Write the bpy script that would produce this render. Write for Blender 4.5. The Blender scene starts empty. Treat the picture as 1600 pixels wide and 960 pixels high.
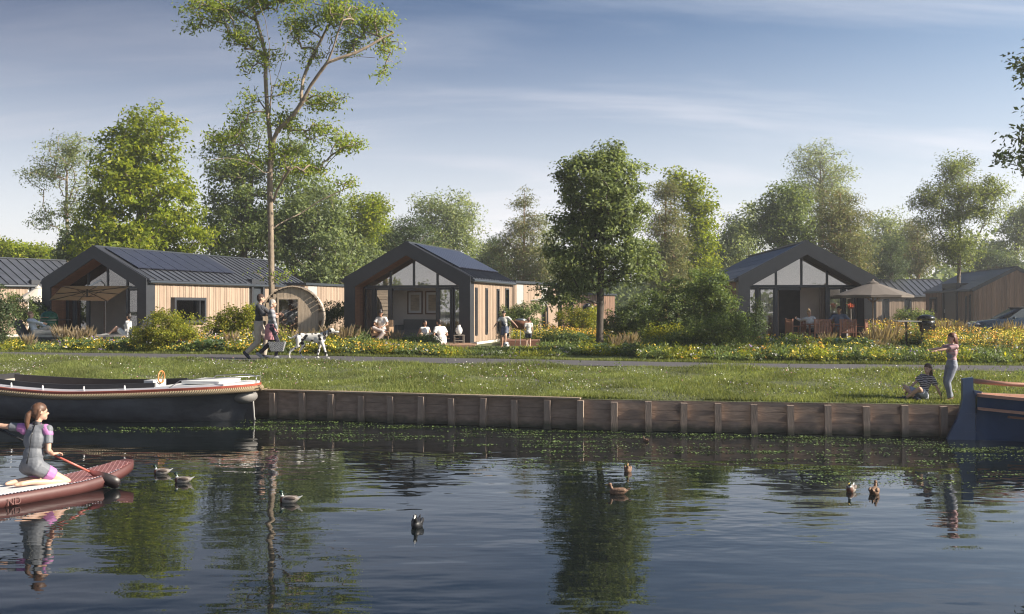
import bpy, math, random
import numpy as np
from mathutils import Vector, Matrix, Euler
R = math.radians
SC = bpy.context.scene
COL = SC.collection
# ------------------------------------------------------------------ camera
CAMZ = 2.45
F = 1555.5            # focal length in photograph pixels (35 mm on 36 mm, 1600 wide)
cam_d = bpy.data.cameras.new('camera'); cam = bpy.data.objects.new('camera', cam_d); COL.objects.link(cam)
cam.location = (0, 0, CAMZ); cam.rotation_euler = (R(90), 0, 0)
cam_d.lens = 35; cam_d.sensor_width = 36; cam_d.shift_y = -0.00125
cam_d.clip_start = 0.1; cam_d.clip_end = 3000
SC.camera = cam
SC.cycles.use_denoising = True
SC.cycles.max_bounces = 8; SC.cycles.transparent_max_bounces = 16
SC.cycles.diffuse_bounces = 3; SC.cycles.glossy_bounces = 4; SC.cycles.transmission_bounces = 5; SC.cycles.volume_bounces = 0
SC.cycles.sample_clamp_indirect = 6; SC.cycles.caustics_reflective = False; SC.cycles.caustics_refractive = False
SC.cycles.blur_glossy = 0.0; SC.cycles.filter_width = 1.15
SC.view_settings.view_transform = 'Standard'; SC.view_settings.look = 'None'
SC.view_settings.exposure = 1.0; SC.view_settings.gamma = 1.0
# ------------------------------------------------------------------ sun and sky
SUN_EL = 30.0
SUN_AZ = -11.0        # degrees from +X (right) towards +Y (away from the camera)
sd = Vector((math.cos(R(SUN_EL))*math.cos(R(SUN_AZ)), math.cos(R(SUN_EL))*math.sin(R(SUN_AZ)), math.sin(R(SUN_EL))))
sun_d = bpy.data.lights.new('sun', 'SUN'); sun = bpy.data.objects.new('sun', sun_d); COL.objects.link(sun)
sun_d.energy = 4.9; sun_d.angle = R(0.6); sun_d.color = (1.0, 0.9, 0.76)
sun.rotation_euler = (-sd).to_track_quat('-Z', 'Y').to_euler(); sun.location = (40, 20, 40)

W = bpy.data.worlds.new('World'); SC.world = W; W.use_nodes = True
nt = W.node_tree; nt.nodes.clear()
def N(nt, typ, **kw):
    n = nt.nodes.new(typ)
    for k, v in kw.items():
        if k.startswith('i_'):
            n.inputs[int(k[2:])].default_value = v
        else: setattr(n, k, v)
    return n
out = N(nt, 'ShaderNodeOutputWorld'); bg = N(nt, 'ShaderNodeBackground'); bg.inputs[1].default_value = 0.1
sky = N(nt, 'ShaderNodeTexSky', sky_type='NISHITA', sun_disc=False, sun_elevation=R(SUN_EL), sun_rotation=R(90-SUN_AZ), altitude=0, air_density=1.0, dust_density=1.1, ozone_density=3.2)
tc = N(nt, 'ShaderNodeTexCoord'); sep = N(nt, 'ShaderNodeSeparateXYZ'); nt.links.new(tc.outputs['Generated'], sep.inputs[0])
def M(op, a, b=None, c=None, clamp=False):
    m = N(nt, 'ShaderNodeMath', operation=op); m.use_clamp = clamp
    for i, q in enumerate((a, b, c)):
        if q is None: continue
        if isinstance(q, (int, float)): m.inputs[i].default_value = q
        else: nt.links.new(q, m.inputs[i])
    return m.outputs[0]
den = M('ADD', M('MAXIMUM', sep.outputs[2], 0.0), 0.22)
cx = M('DIVIDE', sep.outputs[0], den); cy = M('DIVIDE', sep.outputs[1], den)
comb = N(nt, 'ShaderNodeCombineXYZ'); nt.links.new(cx, comb.inputs[0]); nt.links.new(cy, comb.inputs[1])
mp = N(nt, 'ShaderNodeMapping'); mp.inputs['Rotation'].default_value = (0, 0, R(22)); mp.inputs['Scale'].default_value = (0.45, 2.0, 1); mp.inputs['Location'].default_value = (4.3, 2.6, 0)
nt.links.new(comb.outputs[0], mp.inputs[0])
nz = N(nt, 'ShaderNodeTexNoise'); nz.inputs['Scale'].default_value = 1.0; nz.inputs['Detail'].default_value = 7; nz.inputs['Roughness'].default_value = 0.55; nz.inputs['Distortion'].default_value = 0.5
nt.links.new(mp.outputs[0], nz.inputs['Vector'])
cr = N(nt, 'ShaderNodeValToRGB'); cr.color_ramp.elements[0].position = 0.47; cr.color_ramp.elements[1].position = 0.72
cr.color_ramp.elements[1].color = (1, 1, 1, 1); cr.color_ramp.interpolation = 'EASE'
nt.links.new(nz.outputs[0], cr.inputs[0])
cmix = N(nt, 'ShaderNodeMix', data_type='RGBA')
er = N(nt, 'ShaderNodeValToRGB'); ee = er.color_ramp.elements; ee[0].position = 0.0; ee[1].position = 0.34; ee[0].color = (1.0, 1.0, 1.02, 1); ee[1].color = (1.0, 1.0, 1.0, 1)
xr = N(nt, 'ShaderNodeValToRGB'); xe = xr.color_ramp.elements; xe[0].position = 0.2; xe[1].position = 0.9; xe[0].color = (.03, .07, .14, 1); xe[1].color = (.74, .80, .78, 1); x2 = xe.new(.5); x2.color = (.23, .32, .41, 1); x3 = xe.new(.72); x3.color = (.52, .60, .64, 1)
nt.links.new(M('MULTIPLY_ADD', sep.outputs[0], 0.5, 0.5), xr.inputs[0])
zf = M('POWER', M('MULTIPLY', M('MAXIMUM', sep.outputs[2], 0.0), 3.3, clamp=True), 0.8); emx = N(nt, 'ShaderNodeMix', data_type='RGBA'); nt.links.new(zf, emx.inputs[0]); emx.inputs[6].default_value = (.8, .8, .8, 1); nt.links.new(xr.outputs[0], emx.inputs[7])
nt.links.new(sep.outputs[2], er.inputs[0]); em = N(nt, 'ShaderNodeVectorMath', operation='MULTIPLY'); nt.links.new(cmix.outputs[2], em.inputs[0]); nt.links.new(emx.outputs[2], em.inputs[1])
nt.links.new(M('MULTIPLY', cr.outputs[0], 0.6), cmix.inputs[0]); nt.links.new(sky.outputs[0], cmix.inputs[6])
cmix.inputs[7].default_value = (8.2, 7.4, 7.6, 1)
# low horizon haze band, the same all round
hz = M('POWER', M('SUBTRACT', 1.0, M('MULTIPLY', M('MAXIMUM', sep.outputs[2], 0.0), 3.0), clamp=True), 1.7)
hmix = N(nt, 'ShaderNodeMix', data_type='RGBA'); nt.links.new(M('MULTIPLY', hz, 0.85), hmix.inputs[0]); nt.links.new(em.outputs[0], hmix.inputs[6])
hmix.inputs[7].default_value = (7.0, 6.65, 6.6, 1)
nt.links.new(hmix.outputs[2], bg.inputs[0]); nt.links.new(bg.outputs[0], out.inputs[0])

# ------------------------------------------------------------------ helpers
def X(px, d): return (px - 800.0) / F * d
def Z(py, d): return CAMZ + (478.0 - py) / F * d
GZ = 0.95             # garden level
def tag(o, label=None, cat=None, group=None, kind=None):
    if label: o['label'] = label
    if cat: o['category'] = cat
    if group: o['group'] = group
    if kind: o['kind'] = kind
    return o
def thing(name, label, cat, loc=(0, 0, 0), rz=0.0, group=None):
    o = bpy.data.objects.new(name, None); COL.objects.link(o)
    o.location = loc; o.rotation_euler = (0, 0, rz); o.empty_display_size = 0.3
    return tag(o, label, cat, group)
def link(name, me, parent=None, mats=None, smooth=False):
    if mats is not None and not me.materials:
        for m in (mats if isinstance(mats, (list, tuple)) else [mats]): me.materials.append(m)
    if smooth: me.shade_smooth()
    o = bpy.data.objects.new(name, me); COL.objects.link(o)
    if parent is not None: o.parent = parent
    return o
def np_mesh(name, V, Fc, mi=None):
    """V (n,3), Fc (m,k) same-sided faces"""
    V = np.ascontiguousarray(V, dtype=np.float32); Fc = np.ascontiguousarray(Fc, dtype=np.int32)
    me = bpy.data.meshes.new(name); k = Fc.shape[1]
    me.vertices.add(len(V)); me.vertices.foreach_set('co', V.ravel())
    me.loops.add(Fc.size); me.loops.foreach_set('vertex_index', Fc.ravel())
    me.polygons.add(len(Fc)); me.polygons.foreach_set('loop_start', np.arange(0, Fc.size, k, dtype=np.int32))
    if mi is not None: me.polygons.foreach_set('material_index', np.asarray(mi, dtype=np.int32))
    me.update(calc_edges=True); return me
class MB:
    def __init__(s): s.v = []; s.f = []; s.mi = []; s.m = 0
    def add(s, vs, fs):
        b = len(s.v); s.v += [tuple(v) for v in vs]
        for f in fs: s.f.append([i + b for i in f]); s.mi.append(s.m)
        return s
    def box(s, x0, x1, y0, y1, z0, z1, T=None):
        vs = [Vector(p) for p in ((x0,y0,z0),(x1,y0,z0),(x1,y1,z0),(x0,y1,z0),(x0,y0,z1),(x1,y0,z1),(x1,y1,z1),(x0,y1,z1))]
        if T is not None: vs = [T @ v for v in vs]
        return s.add(vs, [(3,2,1,0),(4,5,6,7),(0,1,5,4),(1,2,6,5),(2,3,7,6),(3,0,4,7)])
    def prism(s, poly, y0, y1, T=None):
        """poly of (x,z), extruded along y"""
        n = len(poly); vs = [Vector((p[0], y0, p[1])) for p in poly] + [Vector((p[0], y1, p[1])) for p in poly]
        if T is not None: vs = [T @ v for v in vs]
        return s.add(vs, [list(range(n)), list(range(2*n-1, n-1, -1))] + [(i+n, (i+1) % n + n, (i+1) % n, i) for i in range(n)])
    def tube(s, pts, rad, n=8, cap=True):
        pts = [Vector(p) for p in pts]
        if isinstance(rad, (int, float)): rad = [rad]*len(pts)
        rings = []; prev = None
        for i, p in enumerate(pts):
            t = (pts[min(i+1, len(pts)-1)] - pts[max(i-1, 0)])
            if t.length < 1e-9: t = Vector((0, 0, 1))
            t.normalize()
            if prev is None: u = t.orthogonal().normalized()
            else:
                u = prev - t*prev.dot(t)
                u = u.normalized() if u.length > 1e-6 else t.orthogonal().normalized()
            prev = u; w = t.cross(u)
            rings.append([p + (u*math.cos(a) + w*math.sin(a))*rad[i] for a in [2*math.pi*k/n for k in range(n)]])
        vs = [v for r in rings for v in r]; fs = []
        for i in range(len(rings)-1):
            for k in range(n): fs.append((i*n+k, i*n+(k+1) % n, (i+1)*n+(k+1) % n, (i+1)*n+k))
        if cap: fs.append(list(range(n-1, -1, -1))); fs.append([(len(rings)-1)*n+k for k in range(n)])
        return s.add(vs, fs)
    def lathe(s, prof, n=20, c=(0, 0, 0), T=None):
        """prof of (r,z) bottom to top"""
        vs = []; fs = []
        for r, z in prof:
            for k in range(n):
                a = 2*math.pi*k/n; vs.append(Vector((c[0]+r*math.cos(a), c[1]+r*math.sin(a), c[2]+z)))
        for i in range(len(prof)-1):
            for k in range(n): fs.append((i*n+k, i*n+(k+1) % n, (i+1)*n+(k+1) % n, (i+1)*n+k))
        fs.append(list(range(n-1, -1, -1))); fs.append([(len(prof)-1)*n+k for k in range(n)])
        if T is not None: vs = [T @ v for v in vs]
        return s.add(vs, fs)
    def ell(s, c, r, n=14, m=9, T=None):
        prof = [(max(math.sin(math.pi*i/m), 1e-3), -math.cos(math.pi*i/m)) for i in range(m+1)]
        S = Matrix.Translation(Vector(c)) @ (T if T is not None else Matrix()) @ Matrix.Diagonal((r[0], r[1], r[2], 1))
        return s.lathe(prof, n, T=S)
    def cap(s, p0, p1, r0, r1=None, n=10, flat=False):
        """tapered capsule (closed)"""
        r1 = r0 if r1 is None else r1; p0 = Vector(p0); p1 = Vector(p1); d = (p1-p0)
        L = d.length; d = d.normalized() if L > 1e-6 else Vector((0, 0, 1))
        if flat: return s.tube([p0, p0+(p1-p0)*.33, p0+(p1-p0)*.66, p1], [r0, r0*.67+r1*.33, r0*.33+r1*.67, r1], n)
        pts = []; rr = []
        for a in (85, 60, 30): pts.append(p0 - d*r0*math.sin(R(a))); rr.append(r0*math.cos(R(a)))
        for t in (0, .33, .66, 1): pts.append(p0 + (p1-p0)*t); rr.append(r0+(r1-r0)*t)
        for a in (30, 60, 85): pts.append(p1 + d*r1*math.sin(R(a))); rr.append(r1*math.cos(R(a)))
        return s.tube(pts, rr, n)
    def mesh(s, name, mats=None, smooth=False):
        me = bpy.data.meshes.new(name); me.from_pydata([tuple(v) for v in s.v], [], s.f)
        if mats is not None:
            for m in (mats if isinstance(mats, (list, tuple)) else [mats]): me.materials.append(m)
            if isinstance(mats, (list, tuple)) and len(mats) > 1: me.polygons.foreach_set('material_index', s.mi)
        if smooth: me.shade_smooth()
        me.update(); return me
    def build(s, name, mats, parent=None, smooth=False):
        return link(name, s.mesh(name, mats, smooth), parent)
def copy_tree(o, parent=None):
    c = o.copy(); COL.objects.link(c); c.parent = parent
    for ch in KIDS.get(o.name, None) or [q for q in bpy.data.objects if q.parent == o]: copy_tree(ch, c)
    return c
KIDS = {}

# ------------------------------------------------------------------ materials
def mat_new(name):
    m = bpy.data.materials.new(name); m.use_nodes = True; nt = m.node_tree
    return m, nt, nt.nodes['Principled BSDF']
def pm(name, c, var=0.12, rough=0.6, scale=6.0, bump=0.0, metal=0.0, stretch=(1, 1, 1), island=0.0, spec=0.5, c2=None, coat=0.0, bscale=None):
    """procedural material: base colour varied by noise (and per piece), optional relief"""
    m, nt, b = mat_new(name)
    tc = N(nt, 'ShaderNodeTexCoord'); mp = N(nt, 'ShaderNodeMapping'); mp.inputs['Scale'].default_value = stretch
    nt.links.new(tc.outputs['Object'], mp.inputs[0])
    nz = N(nt, 'ShaderNodeTexNoise'); nz.inputs['Scale'].default_value = scale; nz.inputs['Detail'].default_value = 5; nz.inputs['Roughness'].default_value = .6
    nt.links.new(mp.outputs[0], nz.inputs['Vector'])
    cr = N(nt, 'ShaderNodeValToRGB'); e = cr.color_ramp.elements
    e[0].position = .3; e[1].position = .7
    lo = [max(0, q*(1-var)) for q in c]; hi = [q*(1+var) for q in (c2 or c)]
    e[0].color = (*lo, 1); e[1].color = (*hi, 1); nt.links.new(nz.outputs[0], cr.inputs[0])
    src = cr.outputs[0]
    if island:
        g = N(nt, 'ShaderNodeNewGeometry'); oi = N(nt, 'ShaderNodeObjectInfo')
        ad = N(nt, 'ShaderNodeMath', operation='ADD'); nt.links.new(g.outputs['Random Per Island'], ad.inputs[0]); nt.links.new(oi.outputs['Random'], ad.inputs[1])
        fr = N(nt, 'ShaderNodeMath', operation='FRACT'); nt.links.new(ad.outputs[0], fr.inputs[0])
        mr = N(nt, 'ShaderNodeMapRange'); mr.inputs[3].default_value = 1-island; mr.inputs[4].default_value = 1+island
        nt.links.new(fr.outputs[0], mr.inputs[0])
        mx = N(nt, 'ShaderNodeVectorMath', operation='SCALE'); nt.links.new(src, mx.inputs[0]); nt.links.new(mr.outputs[0], mx.inputs['Scale'])
        src = mx.outputs[0]
    nt.links.new(src, b.inputs['Base Color'])
    b.inputs['Roughness'].default_value = rough; b.inputs['Metallic'].default_value = metal
    b.inputs['Specular IOR Level'].default_value = spec; b.inputs['Coat Weight'].default_value = coat
    if bump:
        nb = N(nt, 'ShaderNodeTexNoise'); nb.inputs['Scale'].default_value = bscale or scale*3; nb.inputs['Detail'].default_value = 4
        nt.links.new(mp.outputs[0], nb.inputs['Vector'])
        bp = N(nt, 'ShaderNodeBump'); bp.inputs['Strength'].default_value = min(1, bump); bp.inputs['Distance'].default_value = .02
        nt.links.new(nb.outputs[0], bp.inputs['Height']); nt.links.new(bp.outputs[0], b.inputs['Normal'])
    return m
def leafmat(name, c1, c2, c3=None, trans=0.35, rough=.55, patch=.35):
    m, nt, b = mat_new(name)
    g = N(nt, 'ShaderNodeNewGeometry'); cr = N(nt, 'ShaderNodeValToRGB'); e = cr.color_ramp.elements
    e[0].color = (*c1, 1); e[1].color = (*c2, 1)
    if c3: x = e.new(.88); x.color = (*c2, 1); e[-1].color = (*c3, 1); e[-1].position = 1.0
    nt.links.new(g.outputs['Random Per Island'], cr.inputs[0])
    tc = N(nt, 'ShaderNodeTexCoord'); nz = N(nt, 'ShaderNodeTexNoise'); nz.inputs['Scale'].default_value = .9; nz.inputs['Detail'].default_value = 2
    nt.links.new(tc.outputs['Object'], nz.inputs['Vector'])
    mr = N(nt, 'ShaderNodeMapRange'); mr.inputs[1].default_value = .3; mr.inputs[2].default_value = .7; mr.inputs[3].default_value = 1-patch; mr.inputs[4].default_value = 1+patch
    nt.links.new(nz.outputs[0], mr.inputs[0])
    mx = N(nt, 'ShaderNodeVectorMath', operation='SCALE'); nt.links.new(cr.outputs[0], mx.inputs[0]); nt.links.new(mr.outputs[0], mx.inputs['Scale'])
    nt.links.new(mx.outputs[0], b.inputs['Base Color']); b.inputs['Roughness'].default_value = rough; b.inputs['Specular IOR Level'].default_value = .3
    tr = N(nt, 'ShaderNodeBsdfTranslucent'); mt = N(nt, 'ShaderNodeVectorMath', operation='MULTIPLY'); mt.inputs[1].default_value = (1.45, 1.4, .75)
    nt.links.new(mx.outputs[0], mt.inputs[0]); nt.links.new(mt.outputs[0], tr.inputs[0])
    ms = N(nt, 'ShaderNodeMixShader'); ms.inputs[0].default_value = trans
    nt.links.new(b.outputs[0], ms.inputs[1]); nt.links.new(tr.outputs[0], ms.inputs[2])
    nt.links.new(ms.outputs[0], nt.nodes['Material Output'].inputs[0])
    return m
def glassmat(name, tint=(.93, .94, .94), REFL=1.9, add=.13):
    m, nt, b = mat_new(name); nt.nodes.remove(b)
    t = N(nt, 'ShaderNodeBsdfTransparent'); t.inputs[0].default_value = (*tint, 1)
    gl = N(nt, 'ShaderNodeBsdfGlossy'); gl.inputs['Roughness'].default_value = .01
    fr = N(nt, 'ShaderNodeFresnel'); fr.inputs[0].default_value = REFL
    nz = N(nt, 'ShaderNodeTexNoise'); nz.inputs['Scale'].default_value = .6
    bp = N(nt, 'ShaderNodeBump'); bp.inputs['Strength'].default_value = .01; bp.inputs['Distance'].default_value = .01
    nt.links.new(nz.outputs[0], bp.inputs['Height']); nt.links.new(bp.outputs[0], gl.inputs['Normal'])
    ad = N(nt, 'ShaderNodeMath', operation='ADD'); ad.inputs[1].default_value = add; nt.links.new(fr.outputs[0], ad.inputs[0])
    ms = N(nt, 'ShaderNodeMixShader'); nt.links.new(ad.outputs[0], ms.inputs[0]); nt.links.new(t.outputs[0], ms.inputs[1]); nt.links.new(gl.outputs[0], ms.inputs[2])
    nt.links.new(ms.outputs[0], nt.nodes['Material Output'].inputs[0]); return m
MT = dict(
    anth=pm('anthracite_metal', (.034, .037, .044), .12, .5, 3, .05),
    anth2=pm('dark_aluminium', (.042, .05, .06), .1, .4, 5, 0),
    roof=pm('standing_seam_metal', (.085, .092, .11), .15, .42, 2, .04, metal=.3, island=.06),
    roofb=pm('slate_blue_roofing', (.07, .09, .13), .25, .62, 30, .3),
    solar=pm('solar_cell_glass', (.03, .034, .055), .25, .34, 8, 0, spec=.35),
    wood=pm('larch_cladding', (.36, .265, .195), .18, .7, 3, .15, stretch=(6, 6, .5), island=.16),
    woodd=pm('brown_cedar_cladding', (.21, .125, .085), .2, .7, 3, .15, stretch=(6, 6, .5), island=.2),
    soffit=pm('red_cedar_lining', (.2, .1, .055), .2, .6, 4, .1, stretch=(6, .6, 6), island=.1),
    deck=pm('larch_decking', (.36, .22, .14), .2, .7, 4, .1, stretch=(1, 6, 6), island=.12),
    deckd=pm('red_hardwood_decking', (.25, .12, .08), .2, .7, 4, .1, stretch=(1, 6, 6), island=.12),
    plaster=pm('warm_grey_plaster', (.74, .68, .61), .04, .85, 3, .02),
    plasterl=pm('white_plaster', (.62, .6, .56), .04, .85, 3, .02),
    floor=pm('oak_floor', (.45, .36, .27), .15, .5, 4, 0, stretch=(6, 1, 1)),
    glass=glassmat('window_glass'), glassd=glassmat('small_window_glass', REFL=1.45, add=.0),
    bark=pm('grey_bark', (.16, .125, .09), .35, .85, 8, .8, stretch=(1, 1, .3)),
    barkl=pm('pale_ash_bark', (.25, .195, .14), .4, .8, 6, .8, stretch=(1, 1, .35)),
    barkp=pm('orange_pine_bark', (.26, .13, .075), .35, .85, 7, .8, stretch=(1, 1, .4)),
    stem=pm('brown_stem', (.13, .1, .06), .3, .8, 8, .2),
    greyw=pm('weathered_grey_timber', (.36, .285, .21), .22, .75, 3, .2, stretch=(5, 5, .5), island=.13),
    quay=pm('weathered_hardwood_sheeting', (.31, .225, .17), .25, .75, 3, .3, stretch=(.7, 4, 5), island=.12),
    quayp=pm('weathered_hardwood_post', (.30, .225, .175), .2, .75, 4, .2, stretch=(4, 4, .7), island=.12),
    quayc=pm('pale_capping_timber', (.3, .235, .165), .15, .75, 3, .2, stretch=(.7, 4, 4), island=.08),
    asphalt=pm('grey_asphalt', (.085, .08, .085), .2, .9, 25, .5),
    soil=pm('garden_soil', (.05, .045, .025), .3, .95, 3, .5),
    white=pm('white_paint', (.72, .72, .70), .04, .5, 4), cream=pm('cream_canvas', (.62, .57, .48), .06, .85, 6, .1),
    
    black=pm('black_enamel', (.012, .012, .013), .1, .25, 5), grey=pm('light_grey_stone', (.4, .39, .37), .1, .6, 6, .05),
    steel=pm('stainless_steel', (.5, .5, .5), .05, .3, 5, metal=.9),
)
def canvas(name, c, t=.45):
    m = pm(name, c, .06, .85, 6, .1); nt = m.node_tree; b = nt.nodes['Principled BSDF']; tr = N(nt, 'ShaderNodeBsdfTranslucent'); tr.inputs[0].default_value = (*c, 1)
    ms = N(nt, 'ShaderNodeMixShader'); ms.inputs[0].default_value = t; nt.links.new(b.outputs[0], ms.inputs[1]); nt.links.new(tr.outputs[0], ms.inputs[2]); nt.links.new(ms.outputs[0], nt.nodes['Material Output'].inputs[0]); return m
MT['taupe'] = canvas('taupe_canvas', (.23, .2, .175), .3); MT['taupel'] = canvas('beige_canvas', (.37, .335, .29), .35)
MT['barkd'] = pm('dark_bark', (.075, .06, .048), .35, .85, 8, .8, stretch=(1, 1, .3))
print('base ok')
HAZE = 0.00095
# ------------------------------------------------------------------ ground, path, water
rng = np.random.default_rng(7)
QX = [-150, -40, -12.1, -5.7, 1.76, 8.35, 14, 40, 150]; QY = [52, 30.5, 23.6, 21.8, 19.6, 18.56, 17.9, 15.2, 5]
PX = [-150, -60, -16, -6.9, 0, 5.15, 11.4, 40, 150]; PN = [68, 42.5, 29.7, 26.8, 24.8, 23.6, 22.2, 16.8, 6.5]
BX = [-150, -60, -16.2, -8.3, 0, 5.5, 12.6, 40, 150]; BN = [70.5, 45, 31.5, 29.9, 27.4, 25.4, 24.3, 19.3, 9]
yq = lambda x: np.interp(x, QX, QY)
yp = lambda x: np.interp(x, PX, PN)
yb = lambda x: np.interp(x, BX, BN)
def gz(x, y):
    x = np.asarray(x, float); y = np.asarray(y, float)
    t = np.clip((y - yq(x)) / np.maximum(yp(x) - yq(x), .1), 0, 1)
    bump = .05*np.sin(x*1.3+.7)*np.sin(y*1.1+x*.4)*np.sin(np.pi*t) + .03*np.sin(x*3.1)*np.sin(np.pi*t)
    z = .6 + (GZ-.6)*(t**.8) + bump
    edge = np.exp(-((y-yp(x)+.18)/.16)**2)*.06 + np.exp(-((y-yb(x)-.12)/.12)**2)*.05
    edge = edge*(.7+.5*np.sin(x*2.3)*np.sin(x*.9))
    return z + edge
def noise_grass(m, nt, b, cols, scale):
    tc = N(nt, 'ShaderNodeTexCoord'); nz = N(nt, 'ShaderNodeTexNoise'); nz.inputs['Scale'].default_value = scale; nz.inputs['Detail'].default_value = 8
    nt.links.new(tc.outputs['Object'], nz.inputs['Vector']); cr = N(nt, 'ShaderNodeValToRGB'); e = cr.color_ramp.elements
    e[0].position = .3; e[1].position = .72; e[0].color = (*cols[0], 1); e[1].color = (*cols[1], 1)
    nt.links.new(nz.outputs[0], cr.inputs[0]); nt.links.new(cr.outputs[0], b.inputs['Base Color']); b.inputs['Roughness'].default_value = .9
    bp = N(nt, 'ShaderNodeBump'); bp.inputs['Strength'].default_value = .6; bp.inputs['Distance'].default_value = .05
    n2 = N(nt, 'ShaderNodeTexNoise'); n2.inputs['Scale'].default_value = 18; nt.links.new(tc.outputs['Object'], n2.inputs['Vector'])
    nt.links.new(n2.outputs[0], bp.inputs['Height']); nt.links.new(bp.outputs[0], b.inputs['Normal'])
m, nt_, b_ = mat_new('turf'); noise_grass(m, nt_, b_, ((.07, .08, .03), (.13, .145, .055)), 1.4); MT['turf'] = m
xs = np.concatenate([np.linspace(-150, -26, 18), np.linspace(-24, 24, 161), np.linspace(26, 150, 18)])
rows = []
for k in np.linspace(0, 1, 26): rows.append(yq(xs) + (yp(xs)-yq(xs))*k)
for k in np.linspace(0, 1, 6)[1:]: rows.append(yp(xs) + (yb(xs)-yp(xs))*k)
for k in (.05, .1, .2, .35, .6, 1, 2, 4, 8, 15, 30, 60, 120, 240, 420): rows.append(yb(xs) + k)
V = []; 
for r_i, ry in enumerate(rows):
    xx = xs * (1 + max(0, (r_i-38))*.35)
    V.append(np.stack([xx, ry, gz(xs, ry)], 1))
V = np.concatenate(V); nx = len(xs); nr = len(rows)
I = np.arange(nr-1)[:, None]*nx + np.arange(nx-1)[None, :]
Fc = np.stack([I, I+1, I+1+nx, I+nx], -1).reshape(-1, 4)
tag(link('ground', np_mesh('ground', V, Fc), None, MT['turf'], True), kind='structure')
# path sheet
V = []
for k in np.linspace(0, 1, 4):
    yy = yp(xs) + (yb(xs)-yp(xs))*k; V.append(np.stack([xs, yy, gz(xs, yy)*0 + GZ + .035 + .01*math.sin(math.pi*k)], 1))
V = np.concatenate(V); I = np.arange(3)[:, None]*nx + np.arange(nx-1)[None, :]
tag(link('path', np_mesh('path', V, np.stack([I, I+1, I+1+nx, I+nx], -1).reshape(-1, 4)), None, MT['asphalt'], True), kind='structure')
# water
m, nt_, b_ = mat_new('canal_water')
b_.inputs['Base Color'].default_value = (.006, .009, .010, 1); b_.inputs['Roughness'].default_value = .015; b_.inputs['IOR'].default_value = 1.52
tc = N(nt_, 'ShaderNodeTexCoord')
def wn(scale, sx, sy, det, rot=0):
    mp = N(nt_, 'ShaderNodeMapping'); mp.inputs['Scale'].default_value = (sx, sy, 1); mp.inputs['Rotation'].default_value = (0, 0, R(rot))
    nt_.links.new(tc.outputs['Object'], mp.inputs[0]); n = N(nt_, 'ShaderNodeTexNoise'); n.inputs['Scale'].default_value = scale
    n.inputs['Detail'].default_value = det; nt_.links.new(mp.outputs[0], n.inputs['Vector']); return n.outputs[0]
def mm(op, a, b):
    n = N(nt_, 'ShaderNodeMath', operation=op)
    for i, q in enumerate((a, b)):
        if isinstance(q, (int, float)): n.inputs[i].default_value = q
        else: nt_.links.new(q, n.inputs[i])
    return n.outputs[0]
a1 = wn(1.5, .6, 1.3, 1, 6); a2 = wn(5.0, .6, 1.2, 1, -4); a3 = wn(.25, .6, 1, 1)   # swell, ripples, calm/ruffled patches
mr = N(nt_, 'ShaderNodeMapRange'); mr.inputs[1].default_value = .42; mr.inputs[2].default_value = .62; mr.inputs[3].default_value = .35; mr.inputs[4].default_value = 1.3
nt_.links.new(a3, mr.inputs[0])
hgt = mm('ADD', mm('MULTIPLY', a1, .015), mm('MULTIPLY', mm('MULTIPLY', a2, .0062), mr.outputs[0]))
bp = N(nt_, 'ShaderNodeBump'); bp.inputs['Strength'].default_value = .55; bp.inputs['Distance'].default_value = 1.0
nt_.links.new(hgt, bp.inputs['Height']); nt_.links.new(bp.outputs[0], b_.inputs['Normal'])
w = MB(); w.add([(-160, -120, 0), (160, -120, 0), (160, 53, 0), (-160, 53, 0)], [(0, 1, 2, 3)])
tag(w.build('water', m), kind='structure')
# ------------------------------------------------------------------ quay wall: posts, boards, capping
def qz_px(px):        # point of the quay line seen at this pixel column
    t = (px-800)/F; lo, hi = 10.0, 40.0
    for _ in range(40):
        mid = (lo+hi)/2
        if yq(t*mid) > mid: lo = mid
        else: hi = mid
    return Vector((t*lo, lo, 0))
def tide(m):          # green and dark wet stain that creeps up from the waterline
    nt = m.node_tree; b = nt.nodes['Principled BSDF']; src = b.inputs['Base Color'].links[0].from_socket
    tc = N(nt, 'ShaderNodeTexCoord'); sp = N(nt, 'ShaderNodeSeparateXYZ'); nt.links.new(tc.outputs['Object'], sp.inputs[0])
    nz = N(nt, 'ShaderNodeTexNoise'); nz.inputs['Scale'].default_value = 3.5; nz.inputs['Detail'].default_value = 5; nt.links.new(tc.outputs['Object'], nz.inputs['Vector'])
    a = N(nt, 'ShaderNodeMath', operation='MULTIPLY_ADD'); nt.links.new(nz.outputs[0], a.inputs[0]); a.inputs[1].default_value = -.28; nt.links.new(sp.outputs[2], a.inputs[2])
    mr = N(nt, 'ShaderNodeMapRange'); mr.inputs[1].default_value = -.10; mr.inputs[2].default_value = .03; mr.inputs[3].default_value = .85; mr.inputs[4].default_value = 0; nt.links.new(a.outputs[0], mr.inputs[0])
    mx = N(nt, 'ShaderNodeMix', data_type='RGBA'); nt.links.new(mr.outputs[0], mx.inputs[0]); nt.links.new(src, mx.inputs[6]); mx.inputs[7].default_value = (.035, .042, .022, 1); nt.links.new(mx.outputs[2], b.inputs['Base Color'])
tide(MT['quay']); tide(MT['quayp'])
posts = [-60, -10, 40, 90, 140, 190, 238, 285, 333, 382, 430, 475, 520, 567, 613, 660, 708, 757, 806, 857, 908, 960, 1014, 1068, 1122, 1178, 1235, 1293, 1353, 1412, 1473, 1535, 1600, 1668]
quay = thing('quay_wall', 'low brown timber quay wall of boards and posts along the water', 'quay wall')
PP = [qz_px(p) for p in posts]
bm_ = {}
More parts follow.
